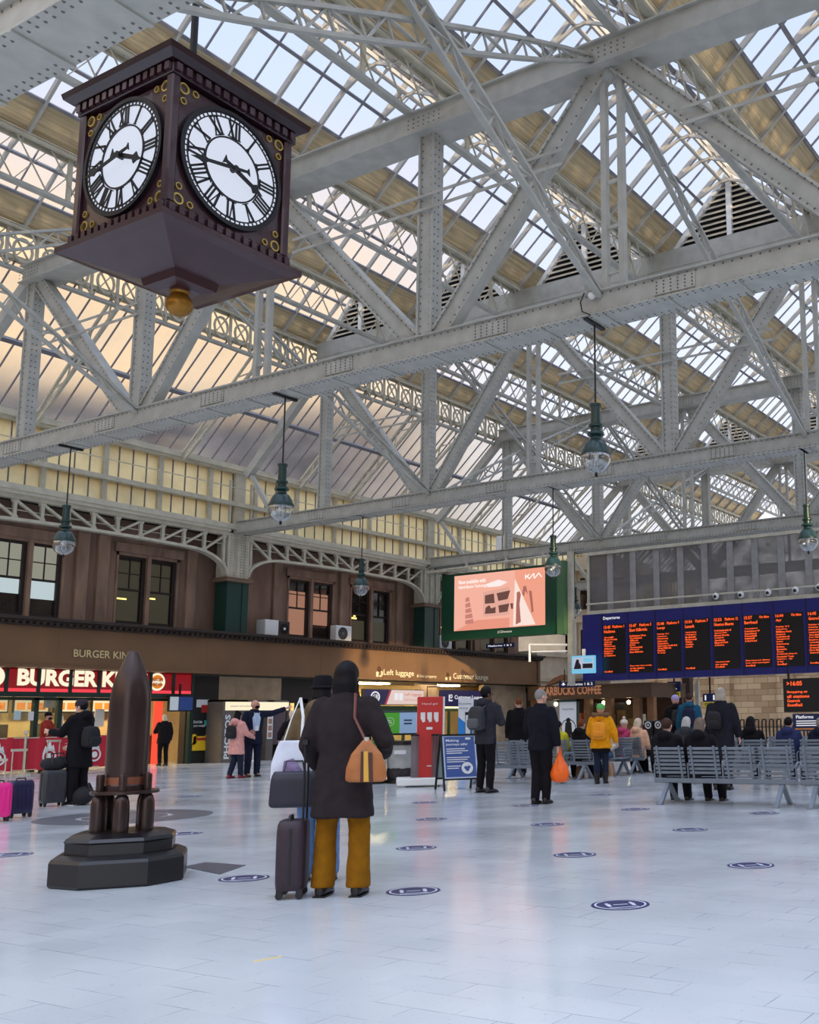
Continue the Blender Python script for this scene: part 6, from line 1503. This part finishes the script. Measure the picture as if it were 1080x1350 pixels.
    def mask(s, m):
        h = s.H; q = MB(); q.ball((0, .030 * h, -.032 * h), (.036 * h, .036 * h, .028 * h), 14, 10); r = Matrix.Rotation(s.turn, 3, 'Z'); q.v = [tuple(s.headc + r @ V(p)) for p in q.v]; return q.build('face_mask', m, s.root, 60)
    def wpt(s, p): return Matrix.Translation(s.root.location) @ Matrix.Rotation(s.root.rotation_euler[2], 4, 'Z') @ V(p)
    def yaw(s): return s.root.rotation_euler[2]
def away(x, y, off=0.0): return math.atan2(y, x) + off
def pack(label, P, m, w=.15, hh=.22, d=.085, m2=None, low=0.0, name='backpack', sx=0.0):
    """backpack on a person's back: body, pocket, straps"""
    h = P.H; c = P.hip + P.up * (.19 * h + low); base = P.wpt(c + V((sx, -(.078 * h + d * .8), -hh)))
    root = thing(name, label, 'backpack', tuple(base), P.yaw())
    q = MB(); q.rings([ring((0, 0, z), rx, ry, 20, 0, 3.2) for z, rx, ry in ((0, w * .8, d * .6), (.03, w, d * .95), (hh, w * 1.02, d), (hh * 1.6, w * .95, d * .9), (hh * 1.9, w * .75, d * .7), (hh * 2, w * .5, d * .4))]); remesh_obj(q, 'body', m, root, .012, 4)
    q = MB(); q.rings([ring((0, -d * .95, z), rx, ry, 16, 0, 3) for z, rx, ry in ((.04, w * .7, d * .3), (.08, w * .8, d * .45), (hh * .85, w * .78, d * .42), (hh * .98, w * .6, d * .2))]); remesh_obj(q, 'pocket', m2 or m, root, .012, 3)
    for sg in (-1, 1):
        q = MB(); q.tube([(sg * w * .55, d * .5, hh * 1.8), (sg * w * .62, d * .9 + .02, hh * 2.1), (sg * w * .62, d + .07, hh * 2.2)], [(.022, .008)] * 3, 8); q.build('strap', m2 or m, root, 50)
    q = MB(); q.tube([(-.03, d * .3, hh * 1.97), (-.02, d * .3, hh * 2.12), (.02, d * .3, hh * 2.12), (.03, d * .3, hh * 1.97)], .007, 6); q.build('grab_loop', BLACK, root)
    return root

BLK = cloth('cloth_black', (24, 22, 26)); CHAR = cloth('cloth_charcoal', (44, 37, 38)); NAVYC = cloth('cloth_navy', (30, 34, 52)); MUST = cloth('cloth_mustard', (132, 86, 12)); JEAN = cloth('cloth_jeans', (104, 134, 176)); OLIVE = cloth('cloth_olive', (108, 90, 66)); DKJ = cloth('cloth_dark_denim', (36, 42, 60))
SHOEB = mat('shoe_black', (22, 18, 20), .4); HBLK = cloth('hair_black', (18, 15, 18), .5); HBRN = cloth('hair_brown', (66, 46, 36), .6); HGRY = cloth('hair_grey', (138, 134, 130), .6); HBLD = cloth('hair_pale', (208, 190, 164), .6)

# woman in the dark coat
p = onz(449, 1181); H = height_at(p, 872) * .985
W1 = Person('person in charcoal coat and mustard flared trousers, seen from behind, tan shoulder bag', p.x, p.y, away(p.x, p.y, -.30), H, arms={'R': ((.085, -.03, -.155), (.045, .115, -.215)), 'L': ((-.06, .0, -.17), (-.045, .10, -.27))}, vox=.0075, spread=.068)
W1.shoes(SHOEB); W1.trousers(MUST, .95, .017); W1.coat(CHAR, .335, .018, 1.08); W1.hair(HBLK, .06, 1.13, name='hair')
TAN = mat('tan_leather', (172, 104, 52), .5, vary=.2, scale=6, bump=.1); TAND = mat('dark_leather', (74, 40, 26), .5); STRP = mat('strap_leather', (110, 56, 42), .5)
cb = V((.135 * H, -.125 * H, .49 * H)); root = thing('shoulder_bag', 'tan leather shoulder bag with yellow zip stripe on the charcoal coat', 'handbag', tuple(W1.wpt(cb)), W1.yaw() + .12)
def bagring(z, w, t): return [(w * math.copysign(abs(math.cos(a)) ** .8, math.cos(a)), t * math.sin(a), z) for a in [2 * PI * q / 24 for q in range(24)]]
m = MB(); m.rings([bagring(0, .125, .045), bagring(.015, .15, .055), bagring(.10, .145, .06), bagring(.20, .11, .045), bagring(.25, .07, .03), bagring(.30, .03, .018)]); remesh_obj(m, 'body', TAN, root, .010, 3)
m = MB(); m.prism([(-.005, .005), (.03, .005), (.02, .22), (-.01, .22)], .008, (.0, -.066, 0), XP, ZP); m.build('yellow_stripe', mat('stripe_yellow', (214, 160, 60), .5), root); m = MB(); m.prism([(.035, .0), (.06, .0), (.05, .21), (.025, .21)], .01, (0, -.064, 0), XP, ZP); m.prism([(-.03, .0), (-.008, .0), (-.014, .22), (-.03, .22)], .01, (0, -.064, 0), XP, ZP); m.build('dark_trim', TAND, root)
shp = W1.sh['R'] + V((-.045 * H, -.05 * H, .055 * H)); inv = Matrix.Rotation(-(W1.yaw() + .12), 4, 'Z') @ Matrix.Translation(-V(W1.wpt(cb)))
top = inv @ W1.wpt(shp); mid = inv @ W1.wpt(W1.sh['R'] + V((-.035 * H, -.087 * H, -.05 * H)))
m = MB(); m.tube([(0, -.0, .28), mid, top, top + V((.0, .07, -.01))], [(.014, .006)] * 4, 8); m.build('strap', STRP, root, 50); m = MB(); m.tube([(0, -.0, .27), (0, 0, .32)], .018, 10); m.build('buckle', STEELD, root)
# companion in the hat
p = onz(410, 1163); H = height_at(p, 893) * .985
W2 = Person('person in olive coat and wide black hat, mostly hidden behind the charcoal coat', p.x + .06, p.y, away(p.x, p.y, -.15), H, arms={'L': ((-.06, .02, -.16), (-.02, .06, -.28)), 'R': ((.05, .02, -.17), (.03, .1, -.28))}, vox=.0085)
W2.shoes(SHOEB, boot=True); W2.trousers(JEAN, .95, .008); W2.coat(OLIVE, .38, .03, 1.08, hood=True); W2.hair(HBLK, .03); W2.hat(BLK, brim=.066, tall=1.1)
b = W2.wpt((-.12 * H, -.115 * H, .475 * H)); root = thing('tote_bag', 'white cotton tote bag with faded purple print over the olive coat', 'bag', tuple(b), W2.yaw())
m = MB(); m.rings([ring((0, 0, z), rx, ry, 20, 0, 3) for z, rx, ry in ((0, .15, .03), (.02, .165, .045), (.18, .16, .05), (.30, .125, .03), (.36, .10, .02))]); remesh_obj(m, 'body', mat('tote_white', (206, 208, 218), .8, vary=.1, scale=8), root, .012, 3)
m = MB(); m.prism([(-.07, .06), (.05, .04), (.09, .13), (.02, .22), (-.05, .20)], .004, (0, -.062, 0), XP, ZP); m.build('print', mat('tote_print', (130, 112, 148), .8, vary=.4, scale=20), root)
for sx in (-.07, .07): m = MB(); m.tube([(sx, 0, .34), (sx * .6 + .03, .02, .55), (.04, .06, .70)], [(.012, .005)] * 3, 6); m.build('handle', WHITE, root)
b = W2.wpt((-.10 * H, -.15 * H, .375 * H)); root = thing('leather_bag', 'dark navy carry bag hanging below the white tote', 'bag', tuple(b), W2.yaw())
m = MB(); m.rings([ring((0, 0, z), rx, ry, 20, 0, 3.4) for z, rx, ry in ((0, .17, .04), (.02, .19, .06), (.22, .18, .06), (.28, .16, .04))]); remesh_obj(m, 'body', mat('carry_navy', (36, 36, 50), .5, vary=.2, scale=6), root, .014, 3)
m = MB(); m.tube([(-.08, 0, .27), (-.06, 0, .36), (.06, 0, .36), (.08, 0, .27)], .008, 6); m.build('handle', BLACK, root)

# person in black by the burger shop
p = onz(100, 1061); H = height_at(p, 922) * .985
M1 = Person('person in long black coat reaching left over a grey suitcase', p.x, p.y, PI / 2 + .25, H, arms={'L': ((-.03, .10, -.13), (-.03, .24, -.11)), 'R': ((.03, .07, -.15), (.0, .20, -.24))}, head_turn=.2)
M1.shoes(SHOEB, sole=WHITE); M1.trousers(BLK, 1.2); M1.coat(BLK, .36, .008, 1.12, hood=True); M1.hair(HBLK, 0, 1.08); M1.hat(mat('knit_plum', (40, 32, 42), .9))
pack('black rucksack on the back of the person in long black coat', M1, CLB, .15, .17, .10, low=-.10)
# red jacket behind the barrier
p = onY(58, 1012, 29.35); M2 = Person('person in rust red jacket and black cap behind the red barrier', p.x, 29.35, -PI / 2 + .5, 1.68, arms={'R': ((.05, .08, -.14), (-.02, .2, -.12)), 'L': ((-.05, .06, -.15), (.02, .17, -.17))}, skin=SKIN3)
M2.shoes(SHOEB); M2.trousers(BLK); M2.coat(cloth('cloth_rust', (150, 52, 42)), .46, 0, 1.05); M2.hair(HBLK); M2.hat(BLK, brim=.06); M2.mask(BLK)
# black clothed person at the burger counter
p = onY(213, 1002, 29.9); M3 = Person('person in black facing away at the burger shop doorway, pale hair', p.x, 29.85, PI / 2 - .2, 1.62, arms={'L': ((-.05, .05, -.15), (.02, .17, -.1))})
M3.shoes(SHOEB); M3.trousers(BLK, .9); M3.coat(BLK, .44, .01, 1.1); M3.hair(HBLD, .02, 1.05)
# pink coat
p = onz(310, 1026); H = height_at(p, 936) * .97
M4 = Person('person in pink coat with black backpack, facing the pointing man', p.x, p.y, math.radians(5), H, arms={'R': ((.04, .06, -.15), (.02, .2, -.2)), 'L': ((-.04, .04, -.15), (-.02, .18, -.19))}, legs={'L': ((-.06, .03, .28), (-.06, -.06, .048)), 'R': ((.06, .03, .285), (.06, .05, .048))}, head_turn=.2)
M4.shoes(mat('shoe_red', (150, 40, 50), .5)); M4.trousers(DKJ); M4.coat(cloth('cloth_pink', (222, 160, 150)), .36, .012, 1.08, hood=True); M4.hair(HBLK, .03, 1.1, bun=True)
pack('black backpack worn over the pink coat', M4, CLB, .13, .16, .08, low=-.02)
# pointing man
p = onz(332, 1024); H = height_at(p, 922) * .985
M5 = Person('bald person in navy suit and face mask, pointing right with raised arm', p.x, p.y, -PI / 2 - .35, H, arms={'L': ((-.145, .02, .015), (-.30, .06, .075)), 'R': ((.05, .02, -.17), (-.01, .13, -.22))}, head_turn=.75, point='L', skin=SKIN3)
M5.shoes(SHOEB); M5.trousers(NAVYC); M5.coat(NAVYC, .43, .006, 1.04, name='jacket'); M5.mask(BLK)
m = MB(); H = M5.H; m.prism([(-.035 * H, .0), (.035 * H, .0), (.055 * H, .17 * H), (.02 * H, .235 * H), (-.02 * H, .235 * H), (-.055 * H, .17 * H)], .012, (0, .092 * H, .60 * H), XN, ZP); m.build('shirt', mat('shirt_blue', (176, 198, 228), .7), M5.root)
m = MB(); m.tube([(-.035 * H, .094 * H, .84 * H), (-.02 * H, .104 * H, .72 * H), (0, .106 * H, .66 * H), (.02 * H, .104 * H, .72 * H), (.035 * H, .094 * H, .84 * H)], .006, 6); m.box((-.04, .105 * H, .60 * H), (.04, .112 * H, .665 * H)); m.build('lanyard', WHITE, M5.root)
# red skirt person
p = onz(383, 1030); M6 = Person('person in dark jacket and red skirt half hidden behind the olive coat', p.x, p.y, away(p.x, p.y, .5), height_at(p, 936) * .98, arms={'L': ((-.06, .05, -.14), (-.03, .12, -.22))})
M6.shoes(SHOEB); M6.trousers(cloth('tights_pale', (150, 140, 140)), .62); M6.coat(BLK, .52, .0, 1.1, hood=True); M6.hair(HBLD, .03, 1.1)
m = MB(); H = M6.H; m.rings([ring((0, 0, z * H), r * H, r * .8 * H, 20) for z, r in ((.36, .125), (.45, .115), (.56, .098))]); remesh_obj(m, 'skirt', cloth('cloth_red', (170, 24, 36)), M6.root, .014, 3)
# man with the backpack
p = onz(640, 1045); H = height_at(p, 905) * .985
M7 = Person('person in dark jacket with grey backpack, hand raised to mouth', p.x, p.y, away(p.x, p.y, -.75), H, skin=SKIN2, arms={'R': ((.045, .06, -.15), (-.06, .125, .01)), 'L': ((-.03, .07, -.15), (.04, .13, -.03))}, head_turn=-.35)
M7.shoes(mat('shoe_charcoal', (40, 38, 42), .5)); M7.trousers(BLK, .9); M7.coat(cloth('cloth_slate', (50, 50, 56)), .46, 0, 1.05, hood=True, name='jacket'); M7.hair(HBLK, 0, 1.12)
pack('dark grey backpack with pale piping on the man by the A-frame sign', M7, mat('pack_grey', (44, 46, 52), .6, vary=.2, scale=12), .16, .21, .11, mat('pack_grey_pocket', (84, 86, 92), .6))
# puffer man
p = onX(684, 1005, 19.4); M8 = Person('person in black puffer jacket standing behind the steel bench, ginger hair', 19.5, onX(684, 960, 19.5).y, away(19.5, 14), 1.74)
M8.shoes(SHOEB); M8.trousers(BLK); c = M8.coat(BLK, .44, .008, 1.18, name='jacket'); M8.hair(cloth('hair_ginger', (112, 66, 40)), 0, 1.0)
# man with orange bag
p = onz(713, 1060); H = height_at(p, 908) * .985
M9 = Person('grey haired person in black jacket holding an orange carrier bag', p.x, p.y, away(p.x, p.y, -.45), H, arms={'R': ((.045, -.01, -.17), (.05, .03, -.315)), 'L': ((-.05, .05, -.16), (-.01, .17, -.2))}, head_turn=-.5, legs={'L': ((-.045, .02, .285), (-.04, -.03, .048)), 'R': ((.045, .03, .285), (.04, .03, .048))}, vox=.0075)
M9.shoes(SHOEB); M9.trousers(BLK, 1.0); M9.coat(cloth('cloth_ink', (26, 26, 34)), .47, .003, 1.06, name='jacket'); M9.hair(HGRY, 0, 1.02)
W = M9.arm['R'][2]; b = M9.wpt((W.x + .02, W.y + .03, W.z - .53)); root = thing('carrier_bag', 'bright orange plastic carrier bag hanging from the hand of the man in black', 'bag', tuple(b), M9.yaw())
m = MB(); rs = []
for z, rx, ry in ((0, .08, .05), (.03, .13, .09), (.12, .155, .105), (.24, .125, .08), (.33, .06, .05), (.40, .025, .025), (.46, .02, .02)):
    rs.append([((rx + .012 * math.sin(5 * a + z * 20)) * math.cos(a), (ry + .012 * math.cos(7 * a + z * 11)) * math.sin(a), z) for a in [2 * PI * q / 28 for q in range(28)]])
m.rings(rs); m.build('body', mat('carrier_orange', (255, 104, 16), .4, vary=.12, scale=14, bump=.3), root, 70)
m = MB(); m.tube([(-.015, 0, .44), (-.02, 0, .50), (0, 0, .54), (.02, 0, .50), (.015, 0, .44)], .008, 6); m.build('handle', mat('carrier_orange', (255, 104, 16)), root)
# yellow coat
p = onz(793, 1033); H = height_at(p, 927) * .97
M10 = Person('person in mustard yellow padded coat and green knitted hat, seen from behind', p.x, p.y, away(p.x, p.y, -.2), H, arms={'R': ((.07, .02, -.16), (.085, .07, -.30)), 'L': ((-.06, .04, -.16), (-.03, .13, -.22))}, legs={'L': ((-.05, .0, .285), (-.045, -.06, .048)), 'R': ((.05, .04, .285), (.05, .03, .05))}, vox=.0085)
YEL = cloth('cloth_yellow', (232, 156, 22)); M10.shoes(SHOEB, boot=True); M10.trousers(DKJ, .85); M10.coat(YEL, .45, .012, 1.24, hood=True); M10.hat(cloth('knit_green', (104, 190, 104)), tall=1.15)
m = MB(); H = M10.H; m.rings([ring((0, 0, z * H), r * H, r * .8 * H, 20) for z, r in ((.40, .128), (.47, .12))]); remesh_obj(m, 'dark_hem', BLK, M10.root, .014, 2)
m = MB(); nk = M10.neck
for q in range(16):
    a = PI + PI * q / 15; m.ball((nk.x + .095 * H * math.cos(a), nk.y - .02 * H + .065 * H * math.sin(a), nk.z + .025 * H + .008 * math.sin(q * 2.1)), .030 * H, 8, 6)
remesh_obj(m, 'fur_trim', cloth('fur_brown', (120, 92, 66)), M10.root, .013, 1)
pack('mustard yellow backpack on the yellow padded coat', M10, mat('pack_mustard', (236, 150, 10), .6, vary=.1, scale=10), .15, .17, .09, mat('pack_mustard_pocket', (226, 140, 10), .6), low=-.05)

# seated people
def seat(label, x, y, heading, H, coatm, hairm, hl=.02, trm=None, hood=True, bulk=1.12, hat=None, vol=1.05, skin=SKIN, turn=0.0, pom=False):
    P = Person(label, x, y, heading, H, seated=True, vox=.010, skin=skin, head_turn=turn)
    P.shoes(SHOEB); P.trousers(trm or BLK); P.coat(coatm, 0, .0, bulk, hood=hood)
    if hairm: P.hair(hairm, hl, vol)
    if hat: P.hat(hat, pom=pom)
    return P
seat('seated person in black, short brown hair, left of two on front bench', 13.92, onX(880, 960, 13.95).y, .05, 1.66, BLK, HBRN, .0)
seat('seated person in black, grey brown hair, right of two on front bench', 13.92, onX(924, 960, 13.95).y, 0, 1.66, BLK, cloth('hair_mouse', (112, 98, 88)), .03)
seat('seated person with ginger hair in black coat left of the yellow coat', 18.8, 11.9, -.1, 1.68, BLK, cloth('hair_ginger', (112, 66, 40)), .0)
seat('seated person with yellow collar partly hidden by the man with orange bag', 18.8, 12.5, 0, 1.62, cloth('cloth_lime', (196, 190, 50)), HBLK, 0)
seat('seated person in peach hooded coat with pale hair', 21.0, 11.74, -.1, 1.66, cloth('cloth_peach', (226, 176, 144)), HBLD, .02, vol=1.15)
seat('seated person in cream bobble hat and pink patterned scarf', 21.0, 12.12, -.2, 1.62, cloth('cloth_pink_pattern', (190, 70, 110)), None, hat=cloth('knit_cream', (214, 200, 186)), pom=True)
P = seat('seated person in blue jeans facing the viewer behind the yellow coat', 20.15, onX(799, 962, 20.15).y, PI + .25, 1.72, cloth('cloth_ivory', (190, 184, 176)), HBRN, trm=cloth('cloth_mid_jeans', (74, 96, 128)), hat=cloth('knit_beige', (206, 186, 160)))
seat('seated person with long grey hair behind the two in black', 18.2, onX(905, 955, 18.2).y, .1, 1.70, cloth('cloth_dark_grey', (60, 60, 66)), cloth('hair_silver', (188, 186, 182)), .08)
seat('seated person with long dark hair in a black coat', 18.2, onX(990, 962, 18.2).y, 0, 1.66, BLK, HBLK, .09, vol=1.12)
seat('seated person in navy jacket with black hair, facing the departure board', 18.2, onX(1040, 964, 18.2).y, 0, 1.62, cloth('cloth_mid_navy', (46, 54, 92)), HBLK, .0)
seat('seated person in dark jacket at the right edge of the picture', 18.2, onX(1082, 968, 18.2).y, 0, 1.58, NAVYC, HGRY, .0)
# standing beyond the benches
P = Person('standing person in lilac knitted hat and black jacket beyond the benches', 22.4, onX(891, 940, 22.4).y, away(22, 11, .2), 1.76); P.shoes(SHOEB); P.trousers(BLK); P.coat(BLK, .45, 0, 1.1, hood=True); P.hat(cloth('knit_lilac', (176, 164, 214)), tall=1.1)
pack('dark backpack worn by the person in the lilac hat', P, CLB, .14, .19, .10)
P = Person('standing person in teal jacket with navy backpack beside the lilac hat', 22.2, onX(909, 940, 22.2).y, away(22, 11, -.1), 1.80); P.shoes(SHOEB); P.trousers(BLK); P.coat(cloth('cloth_teal', (34, 84, 110)), .45, 0, 1.12, hood=True); P.hair(HBRN)
pack('navy backpack worn over the teal jacket', P, cloth('pack_navy', (40, 44, 66)), .15, .2, .10)
w = P.wpt((.22, -.06, .80)); blob('red_pouch', 'small red pouch hanging beside the teal jacket', 'bag', tuple(w), 0, [((0, 0, .1), (.09, .08, .12))], mat('pouch_red', (206, 30, 40), .6))
P = Person('standing grey haired person in long dark coat with shoulder bag, beyond front bench', 16.6, onX(951, 950, 16.6).y, away(16.6, 7.5, -.25), 1.74, arms={'R': ((.05, .02, -.17), (.06, .06, -.30))}); P.shoes(SHOEB); P.trousers(BLK); P.coat(cloth('cloth_midnight', (34, 34, 42)), .30, .01, 1.12); P.hair(cloth('hair_ash', (170, 160, 146)), .03, 1.08)
pack('black bag on the back of the grey haired person', P, CLB, .13, .15, .08, low=-.04, sx=-.08)

# bags on the floor by the benches
def floor_bag(label, px, py, w, d, h, m):
    p = onz(px, py); root = thing('paper_bag', label, 'bag', (p.x, p.y, 0), .3)
    q = MB(); q.rings([ring((0, 0, z), a * w, b * d, 20, 0, 5) for z, a, b in ((0, .95, .95), (.02, 1, 1), (h * .6, 1.02, .95), (h, .98, .55))]); q.build('body', m, root, 50)
    q = MB(); q.tube([(-w * .4, 0, h - .01), (-w * .3, 0, h + .09), (w * .3, 0, h + .09), (w * .4, 0, h - .01)], .006, 6); q.build('handle', m, root)
floor_bag('brown paper bag on the floor under the bench left of the yellow coat', 765, 1026, .11, .08, .26, mat('paper_brown', (112, 76, 48), .8, vary=.15, scale=6))
floor_bag('tan canvas bag on the floor beside the blue jeans', 805, 1023, .10, .08, .28, mat('canvas_tan', (190, 150, 112), .8, vary=.15, scale=6))
